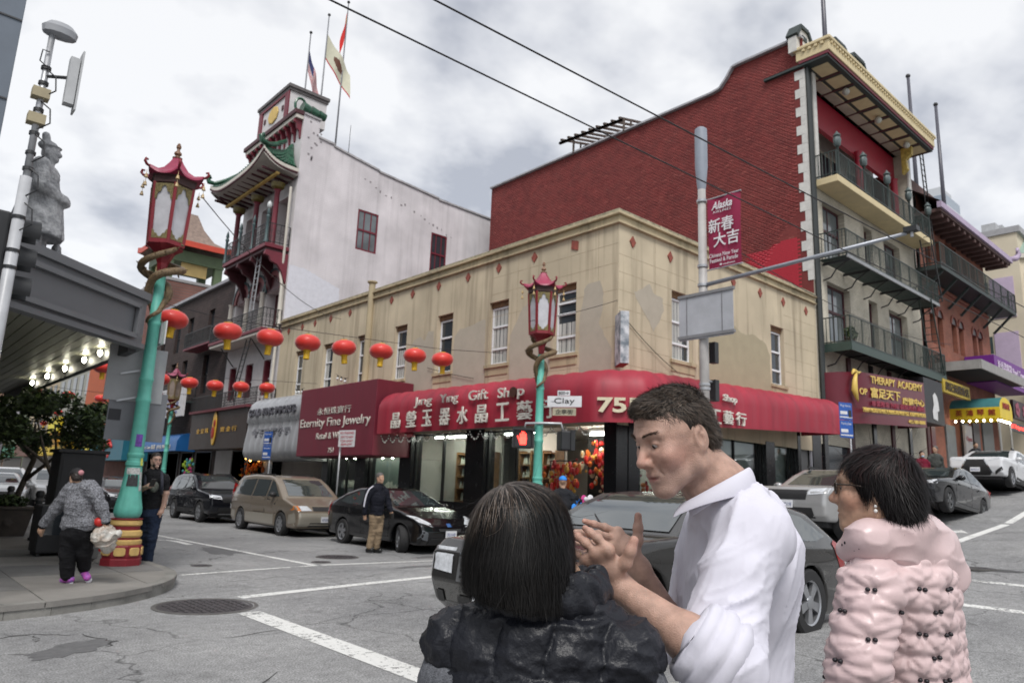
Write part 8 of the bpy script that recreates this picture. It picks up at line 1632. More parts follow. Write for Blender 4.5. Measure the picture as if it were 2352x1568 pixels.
 strands('hair_strands',HS,pts,df,4,.0046,.0009,hm,cap,.002,.0055,5,lambda s_,rg:rg.choice(3,len(s_),p=[.5,.25,.25]),.35)
 bS=SDF(Hc-.17,Hc+.17,.003);H.build(bS,False);eb=[]
 rg=np.random.default_rng(2)
 for k in(-1,1):u=rg.random(170);eb.append(np.stack([H.P(k*(.012+.036*a),.101-.022*a*a,.0425+.005*math.sin(a*2.6)+b) for a,b in zip(u,rg.normal(0,.0015,170))]))
 eb=np.concatenate(eb);eb=eb-bS.grad(eb)*bS.sample(eb)[:,None];strands('eyebrows',bS,eb,lambda P,u:np.sign(H.loc(P)[:,:1])*H.L+H.U*.15,3,.0022,.0006,[hm[0]],cap,.002,.002,7)
 WS=M('white_shirt_cotton',(.60,.59,.665),.8,.03,6,bump=.12,bscale=500);Ss=SDF(A((1690,1340,1.6))-[.5,.5,.62],A((1690,1340,1.6))+[.5,.5,.36],.005)
 hipc=A((1690,1640,1.63));hipc2=hipc-[0,0,.12];up=np.array([0,0,1.]);tf=-R_H*.9+F_H*.2;tf/=np.linalg.norm(tf);tl=np.cross(up,tf);RB=np.stack([tl,tf,up],1)
 Ss.ell(A((1708,1290,1.63)),(.175,.122,.19),.05,RB);Ss.ell(A((1686,1440,1.65)),(.16,.122,.24),.08,RB);Ss.ell(hipc,(.165,.125,.22),.08,RB);Ss.cone(A((1668,1150,1.56)),A((1705,1260,1.60)),.075,.12,.06);Ss.cone(A((1678,1165,1.56)),A((1735,1215,1.47)),.055,.075,.06)
 Ss.cone(A((1722,1240,1.47)),A((1684,1320,1.42)),.082,.078,.03);Ss.cone(A((1684,1320,1.42)),A((1668,1430,1.37)),.078,.076,.006);Ss.cone(A((1668,1430,1.37)),A((1676,1512,1.31)),.076,.068,.006)
 cuA,cuB=A((1676,1530,1.25)),A((1600,1472,1.27));Ss.cone(cuA,cuA*.5+cuB*.5,.068,.058,.015);ax=(cuB-cuA)/np.linalg.norm(cuB-cuA)
 Ss.cone(A((1650,1215,1.73)),A((1585,1440,1.76)),.085,.07,.05);Ss.cone(A((1585,1440,1.76)),A((1562,1470,1.74)),.07,.062,.04)
 def fold(V):
  g=Ss.grad(V);u=V@tf;v=V@tl;Q=np.stack([u+.35*V[:,2],v,V[:,2]*.35-u*.1],1);arm=np.clip(1-np.linalg.norm(V-A((1660,1420,1.34)),axis=1)/.2,0,1)[:,None]
  d=.0095*creases(Q,(13,9,3.5),3)+.0045*creases(Q,(26,18,7),5)+.0014*creases(Q,(60,60,40),9);Q2=np.stack([V[:,2]+u*.5,u,v],1);d2=.014*creases(Q2,(20,6,8),11)+.005*creases(Q2,(45,14,16),12)
  return V+g*(d[:,None]*(1-.6*arm)+d2[:,None]*arm-.003)
 el=A((1665,1530,1.385));Ss.cut_ell(H.P(0,-.03,-.085),(.068,.068,.07),.01)
 sh=Ss.build('shirt',WS,t,fn=fold);m=MB();q1=[cuA+ax*x for x in(-.01,.0,.012,.02,.024,.032,.046,.054,.058,.066,.078,.086,.088,.08,.05)];m.tube(q1,[.060,.076,.080,.078,.074,.080,.081,.078,.073,.076,.076,.072,.062,.052,.050],28,cap=False);cu=m.build('cuff',WS,t,smooth=True,fixn=False);mv=np.array([v.co for v in cu.data.vertices])+np.array(parent_origin(t));mv+=(mv-cuA-np.outer((mv-cuA)@ax,ax))*(.12*creases(mv,(26,26,26),4))[:,None];cu.data.vertices.foreach_set('co',(mv-np.array(parent_origin(t))).ravel())
 cc=A((1640,1135,1.555));n_=34;rows=[]
 for i in range(n_+1):
  a=rad(28+304*i/n_);fr=abs(i/n_-.5)*2;d=tf*math.cos(a)+tl*math.sin(a);back=(1-math.cos(a))/2
  top=cc+d*(.066+.006*back)+up*(-.014+.078*back-.012*(1-back));mid=top+d*.010+up*.004;low=cc+d*(.094+.010*fr**4)+up*(-.040+.050*back-.022*fr**6);inn=top-up*.035-d*.004
  if fr>.85:low=low+tf*.008*(fr-.85)*6
  rows.append([inn,top,mid,mid*.5+low*.5+d*.006,low])
 m=MB();m.grid(rows);c_=m.build('collar',WS,t,smooth=True,fixn=False);so=c_.modifiers.new('s','SOLIDIFY');so.thickness=.0025;su=c_.modifiers.new('u','SUBSURF');su.levels=1;su.render_levels=2
 m=MB();P0=[A((1560+i*1.5,1192+i*42,1.50+.012*i)) for i in range(0)]
 TR=cloth('navy_trousers',(.02,.022,.03));hp=hipc2-[0,0,.08];legs(t,[hp+tl*.09,hp-tl*.09],[np.array([*(hp+tl*.12)[:2],GROUND]),np.array([*(hp-tl*.12)[:2],GROUND])],TR,M('brown_shoe',(.05,.025,.015),.4),(.13,.09,.07),fwd=tf)
 Sb=SDF(hp-.3,hp+.3,.012);Sb.ell(hp+up*.05,(.17,.125,.16),.02,RB);Sb.build('trouser_seat',TR,t)
white_shirt_man()
def vest_woman():
 hc=A((1196,1252,1.4));bf=F_H*.97+R_H*.2;bf/=np.linalg.norm(bf);up=np.array([0,0,1.]);t=thing('person','woman with a black bob in a black quilted vest seen from behind','person',(*hc[:2],GROUND));H=Head(hc-up*.0,bf,sc=.89)
 bl=np.cross(up,bf);RB=np.stack([bl,bf,up],1)
 S=SDF(hc-[.5,.5,.75],hc+[.5,.5,.2],.008);H.build(S,False,False);nb=A((1248,1362,1.4));S.cone(H.P(0,-.02,-.05),nb,.05,.06,.02);ch=nb-up*.3;S.cone(nb,ch,.08,.13,.05)
 for k in(-1,1):sh=nb+bl*k*.12-up*.14;S.cone(nb-up*.12,sh,.045,.034,.03);S.cone(sh,sh+bl*k*.06-up*.28,.038,.035,.03);S.cone(sh+bl*k*.06-up*.28,sh+bl*k*.03-up*.45+bf*.12,.035,.03,.03)
 o=S.build('body',SK2,t);n=len(o.data.vertices);color_attr(o,np.ones((n,3)))
 HS=SDF(hc-.19,hc+.19,.004);H.e(HS,(0,-.01,.035),(.106,.120,.098),.02);H.e(HS,(0,-.025,-.045),(.114,.112,.085),.05);H.e(HS,(0,-.03,-.115),(.104,.092,.045),.045);H.e(HS,(0,.10,-.09),(.06,.07,.10),.02,True);HS.D=np.maximum(HS.D,(H.O[2]-.096+.02*((HS.X-H.O[0])*bl[0]+(HS.Y-H.O[1])*bl[1])/.1)-HS.Z).astype(np.float32)
 hm=[M('hair_black',(.005,.0045,.0045),.5,.3,40,spec=.22),M('hair_soft_black',(.008,.0068,.006),.45,.3,40,spec=.3),M('hair_root_brown',(.055,.037,.025),.5,.3,40,spec=.3),M('hair_root_grey',(.20,.17,.15),.5,.3,40,spec=.3)]
 cap=HS.build('hair',hm[0],t);wh=A((1136,1162,1.2));crown=H.P(.042,-.035,.118)
 crown=crown-HS.grad(crown[None])[0]*HS.sample(crown[None])[0]
 pts=surf_points(HS,15000,lambda V:V[:,2]>H.O[2]-.08,5);rg0=np.random.default_rng(9);extra=crown+rg0.normal(size=(900,3))*.018;extra=extra-HS.grad(extra)*HS.sample(extra)[:,None];pts=np.concatenate([pts,extra])
 def df(P,u):d=P-crown;r=np.linalg.norm(d,axis=1)[:,None];d=d/np.maximum(r,1e-4);return d*np.clip(1.3-r*7,.1,1)+np.array([0,0,-1.])*np.clip(r*9,0,1)+bl*.10*np.sin(P[:,2:3]*40)
 def mf(s_,rg):r=np.linalg.norm(s_-crown,axis=1);q=rg.random(len(s_));a=np.where(q<.55,0,1);a=np.where((r<.035)&(q<.5),2,a);return np.where((r<.015)&(q<.6),3,a)
 strands('hair_strands',HS,pts,df,9,.011,.0010,hm,cap,.0025,.006,6,mf,.16,lambda P:np.clip((P[:,2]-(H.O[2]-.135))/.13,.15,1.1))
 fl=surf_points(HS,90,lambda V:V[:,2]>H.O[2]+.06,8);strands('flyaway_hair',HS,fl,df,6,.012,.0006,hm[1:3],cap,.006,.035,9,None,.7)
 V_=M('black_nylon',(.010,.011,.0155),.42,.2,6,bump=.2,bscale=90,spec=.32);Sv=SDF(nb-[.42,.42,.62],nb+[.42,.42,.14],.005)
 Sv.ell(nb-up*.22,(.172,.135,.21),.05,RB);Sv.ell(nb-up*.42,(.182,.145,.26),.06,RB);Sv.cone(nb-up*.055,nb+bl*.158-up*.11,.080,.070,.06);Sv.cone(nb-up*.055,nb-bl*.160-up*.105,.080,.072,.06);Sv.cone(nb-up*.08,nb-up*.03+bf*.01,.098,.090,.03)
 def puff(V):
  g=Sv.grad(V);a=(V-nb)@bl;zz=V[:,2]-nb[2];w1=.020*(vnoise(V,(9,9,9),2)-.5)+.010*(vnoise(V,(24,24,24),3)-.5);qz=np.abs(np.sin(np.pi*(zz+w1+.03)/.105));qa=np.abs(np.sin(np.pi*(a+w1+.02*np.sin(zz*9)+.046)/.094));sm=np.minimum(qz,qa)
  d=.017*np.sqrt(sm)-.007+.007*creases(V,(14,14,26),4)*np.exp(-sm*1.0)+.006*creases(V,(26,26,44),6)+.002*creases(V,(70,70,90),8)+.008*(vnoise(V,(12,12,14),9)-.5);return V+g*d[:,None]
 for k in(-1,1):sh=nb+bl*k*.25-up*.22;Sv.cone(sh+up*.03,sh-up*.5+bl*k*.05,.075,.1,.012,True)
 ve=Sv.build('vest',V_,t,fn=puff)
 Sc=SDF(nb-.2,nb+.2,.004);X,Y,Z=Sc.X,Sc.Y,Sc.Z;cz=nb[2]+.002;r=np.sqrt((((X-nb[0])*bl[0]+(Y-nb[1])*bl[1])/1.12)**2+((X-nb[0])*bf[0]+(Y-nb[1])*bf[1]-.01)**2);zt=Z-cz-.25*((X-nb[0])*bl[0]+(Y-nb[1])*bl[1])*-.35;ang=np.arctan2((X-nb[0])*bl[0]+(Y-nb[1])*bl[1],(X-nb[0])*bf[0]+(Y-nb[1])*bf[1])
 Sc.D=(np.sqrt(((r-.096+.10*(zt))/.021)**2+(zt/.042)**2+0)*.021-.021+.0018*np.sin(ang*17+zt*90)+.0015*np.sin(zt*120+ang*5)).astype(np.float32);Sc.build('collar',V_,ve)
 SL=cloth('grey_heather',(.12,.125,.14),.95,.35,140,.4,400)
 for k in(-1,1):
  sh=nb+bl*k*.165-up*.15;e_=sh+bl*k*.055-up*.30+bf*.03;w_=e_-up*.12+bf*.22;lo=np.minimum(np.minimum(sh,e_),w_)-.12;hi=np.maximum(np.maximum(sh,e_),w_)+.12;S2=SDF(lo,hi,.008);S2.cone(sh,e_,.070,.060,.03);S2.cone(e_,w_,.058,.042,.03);S2.D+=.003*np.sin(S2.Z*80+S2.X*40);S2.build('sleeve',SL,t)
 hp=nb-up*.62;TR=cloth('black_trousers',(.015,.015,.017));Sb=SDF(hp-.28,hp+.28,.012);Sb.ell(hp,(.17,.13,.16),.02,RB);Sb.build('trouser_seat',TR,t);legs(t,[hp+bl*.085-up*.03,hp-bl*.085-up*.03],[np.array([*(hp+bl*.1)[:2],GROUND]),np.array([*(hp-bl*.1)[:2],GROUND])],TR,M('black_shoe',(.015,.015,.016),.5),(.11,.08,.06),fwd=bf)
vest_woman()
def pink_woman():
 up=np.array([0,0,1.]);hc=A((2010,1135,2.05));f=-R_H*.86+F_H*.5;f/=np.linalg.norm(f);t=thing('person','woman in a pink quilted hooded jacket with small black bows','person',(*A((2060,1400,2.1))[:2],GROUND+.04));H=Head(hc,f,sc=.95);l=np.cross(up,f);RB=np.stack([l,f,up],1)
 S=SDF(hc-[.45,.45,.8],hc+[.45,.45,.2],.005);H.build(S,True,False);nb=A((2040,1262,2.07));S.cone(H.P(0,-.03,-.05),nb,.055,.062,.02);ch=A((2078,1470,2.12));S.cone(nb,ch,.07,.09,.05)
 aS,aE,aW=A((2000,1345,1.96)),A((1972,1520,1.90)),A((1930,1640,1.89));S.cone(ch+up*.15,aS,.05,.035,.03);S.cone(aS,aE,.035,.033,.03);S.cone(aE,aW,.033,.028,.03);sh=ch+up*.15-l*.15;S.cone(ch+up*.15,sh,.05,.035,.03);S.cone(sh,sh-up*.3,.035,.03,.03)
 o=S.build('body',SK2,t);V=np.empty(len(o.data.vertices)*3);o.data.vertices.foreach_get('co',V);V=V.reshape(-1,3)+np.array(parent_origin(t));C=H.tint(V,False);C[np.linalg.norm(V-H.O,axis=1)>.2]=1;color_attr(o,C);H.eyes(o)
 HS=SDF(hc-.18,hc+.18,.004);H.e(HS,(0,-.018,.050),(.086,.106,.093),.02);H.e(HS,(0,-.052,-.015),(.082,.078,.075),.04);H.e(HS,(0,-.065,-.062),(.056,.045,.036),.04);lx,ly,lz=[((HS.X-H.O[0])*H.R[0,i]+(HS.Y-H.O[1])*H.R[1,i]+(HS.Z-H.O[2])*H.R[2,i])/H.sc for i in range(3)]
 hl=np.interp(ly,[-.14,-.06,-.03,-.005,.02,.05,.075,.11],[-.105,-.1,-.055,-.01,-.02,.03,.06,.07]);HS.D=np.maximum(HS.D,(hl-lz)*.85+.003*np.sin(lx*120+ly*80)).astype(np.float32)
 hm=[M('hair_auburn_black',(.007,.005,.005),.5,.3,40,spec=.25),M('hair_plum',(.015,.0075,.0078),.5,.3,40,spec=.25),M('hair_reddish',(.03,.013,.012),.5,.3,40,spec=.25)];cap=HS.build('hair',hm[0],t);crown=H.P(0,-.05,.15);pts=surf_points(HS,6500,lambda V:np.linalg.norm(H.loc(V),axis=1)>.075,5)
 def df(P,u):q=H.loc(P);d=P-crown;r=np.linalg.norm(d,axis=1)[:,None];return d/np.maximum(r,1e-4)*np.clip(1.1-r*5,.15,1)-up*np.clip(r*7,0,.9)+H.F*np.where(q[:,2:3]>.06,.5,-.25)
 strands('hair_strands',HS,pts,df,6,.011,.0017,hm,cap,.004,.012,6,lambda s_,rg:np.where((H.loc(s_)[:,2]>.08)&(rg.random(len(s_))<.5),1+(rg.random(len(s_))<.35),0),.22,lambda P:np.clip((H.loc(P)[:,2]+.13)/.15,.25,1));fl=surf_points(HS,120,lambda V:H.loc(V)[:,2]>.09,8);strands('flyaway_hair',HS,fl,df,5,.01,.0008,hm[1:],cap,.008,.04,9,None,.8)
 GF=M('tortoise_frame',(.05,.035,.025),.25,.6,200);m=MB()
 for k in(-1,1):m.tube([H.P(k*(.032+.022*math.cos(a)),.112-.012*abs(.032+.022*math.cos(a))/.05,.018+.019*math.sin(a)) for a in np.linspace(0,6.28,18)],.0028,6,cap=False);m.tube([H.P(k*.055,.098,.026),H.P(k*.078,.05,.024),H.P(k*.081,-.005,.016)],.0026,6)
 m.tube([H.P(-.01,.116,.022),H.P(.01,.116,.022)],.002,6);g=m.build('glasses',GF,t,smooth=True)
 for k in(-1,1):m=MB();m.add([H.P(k*(.032+.02*math.cos(a)),.111-.012*abs(.032+.02*math.cos(a))/.05,.018+.017*math.sin(a)) for a in np.linspace(0,5.9,16)],[tuple(range(16))]);m.build('lens',M('lens_tint',(.05,.04,.035),.05,0,alpha=.55),g,fixn=False)
 m=MB();m.ball(H.P(.084,-.004,-.034),.0045,8,6);m.ball(H.P(.085,-.004,-.047),.0055,8,6);m.build('earring',M('pearl',(.75,.73,.7),.2),t,smooth=True)
 PK=M('pink_satin',(.61,.465,.465),.36,.05,5,bump=.06,bscale=55);bc=A((2075,1430,2.12));Sj=SDF(bc-[.42,.42,.48],bc+[.42,.42,.40],.006)
 c1,c2,c3=A((2072,1330,2.10)),A((2078,1470,2.12)),A((2085,1640,2.13));Sj.ell(c1,(.185,.14,.17),.05,RB);Sj.ell(c2,(.20,.155,.22),.08,RB);Sj.ell(c3,(.215,.165,.22),.08,RB);Sj.cone(A((2030,1275,2.06)),A((2060,1300,2.08)),.085,.12,.04)
 Sj.cone(c1+up*.04,aS,.10,.085,.03);Sj.cone(aS,aE,.086,.080,.012);Sj.cone(aE,aW,.08,.062,.012);bS,bE=c1-l*.17+up*.02,c1-l*.22-up*.24;Sj.cone(bS,bE,.085,.075,.03);Sj.cone(bE,bE-up*.2+f*.05,.075,.06,.03)
 sx,sz=.082,.060
 def tuft(V):
  g=Sj.grad(V);a=np.arctan2((V-bc)@l,-((V-bc)@f))*.19;zz=V[:,2]-bc[2];r0=np.round(zz/sz);tx=a/sx-.5*(r0%2);dx=(tx-np.round(tx))*sx;dz=zz-r0*sz;r=np.sqrt((dx/1.5)**2+dz**2);an=np.arctan2(dz,dx)
  d=-.009*np.exp(-(r/.013)**2)+.006*(1-np.exp(-(r/.03)**2))+.003*np.cos(an*6+vnoise(V,(9,9,9),2)*9)*np.exp(-((r-.024)/.018)**2)+.005*(vnoise(V,(9,9,8),4)-.5)+.0022*creases(V,(24,24,15),5)-.003;return V+g*d[:,None]
 jk=Sj.build('jacket',PK,t,fn=tuft)
 Sh=SDF(nb-[.32,.32,.26],nb+[.32,.32,.16],.005);hk=A((2105,1290,2.09));Sh.cone(A((1945,1262,2.02)),A((1990,1238,1.975)),.030,.040,.03);Sh.cone(A((1990,1238,1.975)),A((2075,1215,2.01)),.045,.055,.05);Sh.cone(A((2075,1215,2.01)),A((2140,1240,2.10)),.06,.06,.05);Sh.ell(hk,(.125,.085,.075),.06,RB);Sh.cone(A((2060,1270,2.0)),A((2165,1318,2.10)),.05,.045,.05);Sh.cone(A((2165,1318,2.10)),A((2120,1250,2.2)),.05,.05,.05)
 H_=Sh.build('hood',PK,jk,fn=lambda V:V+Sh.grad(V)*(.012*(vnoise(V,(11,11,10),3)-.5)+.006*creases(V,(9,9,22),5)+.002)[:,None])
 bw=MB();m1=[]
 def bow(P,S_,rot):
  g=S_.grad(P[None])[0];P=P-g*S_.sample(P[None])[0];w=np.cross(up,g);w/=np.linalg.norm(w);v=np.cross(g,w);w=w*math.cos(rot)+v*math.sin(rot)
  for k in(-1,1):c=P+w*k*.0085-g*.005;bw.ball(c,(.0068,.0068,.0058),8,6)
 cam=np.array(CAMP);cnt=0
 for iz in range(-8,7):
  for ia in range(-8,9):
   a_=(ia+.5*(iz%2))*sx;th=a_/.19
   if abs(th)>2.9:continue
   d=l*math.sin(th)-f*math.cos(th);z_=bc[2]+iz*sz;P=np.array([bc[0],bc[1],z_])+d*.42
   for _ in range(70):
    s_=Sj.sample(P[None])[0]
    if s_<.002:break
    P=P-d*max(.003,s_*.6)
   if np.linalg.norm(P[:2]-bc[:2])>.08 and P[2]<nb[2]-.06:bow(P,Sj,.12*(ia%3-1))
 for p in((1985,1243,1.97),(2060,1215,1.97),(2120,1222,2.04),(2150,1262,2.06),(2062,1255,1.95),(2100,1290,2.0),(2165,1300,2.05),(1945,1248,1.99)):bow(A(p),Sh,.4)
 bw.build('bow_prints',M('print_black',(.012,.01,.014),.5),jk,smooth=True,kind='stuff',fixn=False)
 hp=A((2090,1560,2.13))-up*.25;TR=MATS['black_trousers'];Sb=SDF(hp-.28,hp+.28,.012);Sb.ell(hp,(.17,.13,.16),.02,RB);Sb.build('trouser_seat',TR,t);z0=GROUND+.04;legs(t,[hp+l*.085,hp-l*.085],[np.array([*(hp+l*.1)[:2],z0]),np.array([*(hp-l*.1)[:2],z0])],TR,MATS['black_shoe'],(.11,.08,.06),fwd=f)
pink_woman()
def fig(label,d0,head,garments,foot,hair,sk=SK2,cap=None,hsc=.95):
 """head (px,py,facing); garments: name -> (material, res, [(points, radii)...]); points are photo pixels with depth offsets"""
 A2=lambda p:A((p[0],p[1],d0+(p[2] if len(p)>2 else 0)));t=thing('person',label,'person',foot);H=Head(A2(head[:2]+(head[3] if len(head)>3 else 0,)),head[2],sc=hsc)
 for nm,(mt,res,chains) in garments.items():
  pts=np.array([A2(p) for c in chains for p in c[0]]);lo,hi=pts.min(0)-.2,pts.max(0)+.2
  if nm=='body':lo=np.minimum(lo,H.O-.2);hi=np.maximum(hi,H.O+.2)
  S=SDF(lo,hi,res)
  for c in chains:S.chain([A2(p) for p in c[0]],c[1],c[2] if len(c)>2 else .03)
  if nm=='body':H.build(S,False)
  fn=None if nm in('body','shoes') else(lambda V,S=S:V+S.grad(V)*(.010*creases(V,(9,9,13),3)+.005*creases(V,(22,22,28),4))[:,None])
  o=S.build(nm,mt,t,fn=fn)
  if nm=='body':
   V=np.empty(len(o.data.vertices)*3);o.data.vertices.foreach_get('co',V);V=V.reshape(-1,3)+np.array(parent_origin(t));C=H.tint(V);C[np.linalg.norm(V-H.O,axis=1)>.22]=1;color_attr(o,C)
   for k in(-1,1):m=MB();m.ball(H.P(k*.032,.088,.024),.008,8,6);m.build('eye',MATS['iris_dark'],o,smooth=True)
 if hair:
  HS=SDF(H.O-.18,H.O+.18,.008);H.e(HS,(0,-.014,.056),(.084,.107,.094),.01);H.e(HS,(0,-.05,.0),(.072,.07,.07),.02);ly,lz=[((HS.X-H.O[0])*H.R[0,i]+(HS.Y-H.O[1])*H.R[1,i]+(HS.Z-H.O[2])*H.R[2,i])/H.sc for i in(1,2)];HS.D=np.maximum(HS.D,np.interp(ly,[-.12,-.04,-.02,.03,.05,.085,.11],[-.06,-.05,.03,.0,.05,.085,.09])-lz).astype(np.float32);HS.build('hair',hair,t,fn=lambda V:V+HS.grad(V)*(.006*creases(V,(60,60,60),3))[:,None])
 if cap:
  CS=SDF(H.O-.22,H.O+.22,.008);H.e(CS,(0,-.01,.062),(.090,.112,.094),.01);ly,lz=[((CS.X-H.O[0])*H.R[0,i]+(CS.Y-H.O[1])*H.R[1,i]+(CS.Z-H.O[2])*H.R[2,i])/H.sc for i in(1,2)];CS.D=np.maximum(CS.D,.055-lz).astype(np.float32);H.e(CS,(0,.125,.062),(.07,.07,.012),.01);CS.build('cap',cap,t)
 return t,H,A2
vF,vR=Vector(hz(FW)),Vector(hz(RT));BLKC=cloth('black_jersey',(.012,.012,.014));DEN=cloth('dark_denim',(.018,.028,.055),.8,.2,10);KHA=cloth('khaki_cotton',(.27,.20,.13),.85,.15,8);TWE=cloth('grey_tweed',(.21,.215,.235),.95,.9,60,.6,300);NAVYJ=cloth('navy_track_top',(.012,.013,.02));BSH=M('black_leather',(.012,.012,.012),.4);GHAIR=M('hair_short_grey',(.09,.085,.08),.6,.4,30);BHAIR=M('hair_dark_brown',(.02,.013,.010),.5,.3,30)
def c1(x,y):return((1250+x/2.133)/1.633,(1700+y/2.133)/1.633)
def c2(x,y):return((100+x/1.7233)/1.633,(1700+y/1.7233)/1.633)
g=lambda f,*L_:[(*f(p[0],p[1]),p[2] if len(p)>2 else 0) for p in L_]
t,H,A2=fig('grey haired man in a dark track top and khaki trousers crossing the avenue',16.75,(*c1(372,200),vR*.85-vF*.5),{'body':(SK2,.01,[(g(c1,(368,235),(358,300),(345,470)),(.06,.09,.1)),(g(c1,(285,300,-.1),(252,400,-.15),(250,490,-.15),(252,520,-.15)),(.05,.04,.035,.04)),(g(c1,(410,300,.1),(440,400,.1),(463,470,.05),(470,492,.05)),(.05,.04,.035,.035))]),'track_top':(NAVYJ,.011,[(g(c1,(362,275),(350,350),(345,470)),(.12,.17,.165),.06),(g(c1,(325,285,-.08),(285,310,-.14),(256,400,-.17),(250,475,-.17)),(.10,.085,.07,.055)),(g(c1,(390,285,.08),(418,310,.12),(440,400,.12),(460,458,.06)),(.09,.08,.068,.05)),(g(c1,(362,262),(368,248)),(.075,.07))]),'trousers':(KHA,.011,[(g(c1,(345,470),(345,500)),(.16,.155)),(g(c1,(325,510,-.06),(318,610,-.05),(290,740,-.06)),(.11,.085,.075)),(g(c1,(368,510,.06),(362,610,.0),(345,740,.02)),(.11,.085,.075))]),'shoes':(BSH,.01,[(g(c1,(272,772,-.06),(305,770,-.1)),(.05,.05)),(g(c1,(330,775,.02),(375,775,-.05)),(.05,.05))])},(9.4,15.0,0),GHAIR)
m=MB();P=[A2((*c1(x,y),d)) for x,y,d in((318,258,-.19),(285,283,-.245),(262,330,-.262),(250,380,-.262),(243,425,-.25))];m.grid([[p-np.array(vR)*.014,p+np.array(vR)*.02] for p in P]);m.build('sleeve_stripe',M('stripe_white',(.6,.6,.66),.8),t,fixn=False)
m=MB();m.cbox(A2((*c1(468,498),.02)),(.07,.07,.12));m.build('wallet',BSH,t)
t,H,A2=fig('bearded man in a black T-shirt reading his phone beside the lantern post',12.15,(*c2(835,48),-vF*.72+vR*.7),{'body':(SK1,.009,[(g(c2,(825,90),(818,160),(805,340)),(.058,.1,.11)),(g(c2,(760,165,-.05),(735,235,-.12),(792,208,-.30),(812,200,-.32)),(.05,.045,.035,.042)),(g(c2,(880,165),(900,255),(884,340,-.03),(868,380,-.06)),(.055,.05,.034,.04)),(g(c2,(868,375,-.06),(845,392,-.1)),(.025,.012)),(g(c2,(868,380,-.06),(860,412,-.08)),(.025,.012))]),'t_shirt':(BLKC,.010,[(g(c2,(820,140),(815,220),(806,345)),(.13,.165,.15),.05),(g(c2,(790,145),(752,160,-.04),(738,200,-.09)),(.09,.085,.075)),(g(c2,(850,145),(885,165),(895,215)),(.09,.085,.075)),(g(c2,(822,120),(820,130)),(.075,.08))]),'jeans':(DEN,.011,[(g(c2,(806,350),(800,380)),(.15,.16)),(g(c2,(775,400),(770,540,.02),(765,690,.02)),(.11,.085,.065)),(g(c2,(830,400),(805,540,-.02),(785,690)),(.11,.085,.065))]),'shoes':(BSH,.01,[(g(c2,(765,725),(800,738,-.1)),(.05,.05)),(g(c2,(755,720,.1),(740,728,.05)),(.05,.05))])},(4.06,13.5,0),BHAIR,SK1)
BS=SDF(H.O-.15,H.O+.12,.007);H.e(BS,(0,.045,-.075),(.060,.056,.048),.02);H.e(BS,(0,.115,-.045),(.04,.03,.022),.01,True);H.e(BS,(0,.0,.0),(.2,.2,.035),.01,True);BS.build('beard',BHAIR,t)
m=MB();[m.tube([H.P(k*(.034+.024*math.cos(a)),.106,.02+.018*math.sin(a)) for a in np.linspace(0,6.28,12)],.003,5) for k in(-1,1)];m.tube([H.P(.058,.1,.026),H.P(.08,.0,.02)],.003,5);m.build('glasses',BLKPL,t)
pk=A2((*c2(815,188),-.38));ph=thing('phone','dark smartphone held by the bearded man','phone',pk);m=MB();m.cbox((0,0,0),(.08,.012,.15),Matrix.Rotation(.7,4,'X'));m.build('case',BSH,ph,local=True);m=MB();m.cbox((0,.008,0),(.07,.003,.135),Matrix.Rotation(.7,4,'X'));m.build('screen',GLASS,ph,local=True)
m=MB();[m.tube([A2((*c2(x,118),-.02)),A2((*c2(x+(3 if x>800 else-3),180),-.2)),A2((*c2(x,260),-.17))],.025,6) for x in(768,872)];m.build('backpack_strap',M('strap_navy',(.02,.022,.035),.8),t,smooth=True)
m=MB();m.ball(A2((*c2(825,215),-.155)),(.07,.05,.09),10,8);m.build('shirt_print',M('print_faded',(.09,.10,.085),.8,.6,40),t,smooth=True)
PKS=M('neon_pink_shoe',(.6,.10,.42),.6,0,col2=(.12,.08,.35),scale=25)
t,H,A2=fig('stooping woman in a grey tweed jumper and black cap carrying a bag',9.35,(*c2(318,160),vF*.75-vR*.75-WZ*.25),{'body':(SK2,.009,[(g(c2,(335,185),(345,270),(340,440)),(.05,.06,.08)),(g(c2,(265,260),(185,360),(108,460),(92,500)),(.05,.04,.034,.036)),(g(c2,(92,495),(95,530)),(.032,.016)),(g(c2,(440,250),(485,345),(512,435),(512,465)),(.05,.04,.034,.04))]),'jumper':(TWE,.009,[(g(c2,(345,225,.03),(340,330),(335,440)),(.115,.15,.165),.06),(g(c2,(300,235),(255,275),(185,362),(112,452)),(.11,.088,.07,.055)),(g(c2,(400,225),(440,255),(485,345),(512,428)),(.11,.088,.07,.055)),(g(c2,(290,452),(392,440)),(.125,.125),.06)]),'trousers':(BLKC,.010,[(g(c2,(335,470),(335,500)),(.165,.165)),(g(c2,(290,520,-.02),(265,640,-.02),(262,785)),(.125,.095,.075)),(g(c2,(380,520,.04),(372,630,.06),(370,730,.16)),(.125,.095,.075))]),'shoes':(PKS,.008,[(g(c2,(285,812),(235,818,.12)),(.045,.042)),(g(c2,(362,752,.18),(392,800,.1)),(.045,.045))]),'shoe_soles':(M('sole_white',(.62,.62,.66),.7),.008,[(g(c2,(288,832),(228,836,.12)),(.026,.024)),(g(c2,(372,775,.2),(402,818,.12)),(.030,.030))]),'cuffs':(BLKC,.008,[(g(c2,(118,445),(102,470)),(.052,.045)),(g(c2,(508,425),(516,442)),(.052,.046))])},(2.35,11.1,.15),BHAIR,cap=M('cap_black',(.014,.013,.015),.8),hsc=.86)
m=MB();m.ball(H.P(-.03,-.118,.06),(.035,.03,.035),10,6);m.build('cap_patch',M('cap_pink',(.5,.22,.24),.8),t,smooth=True)
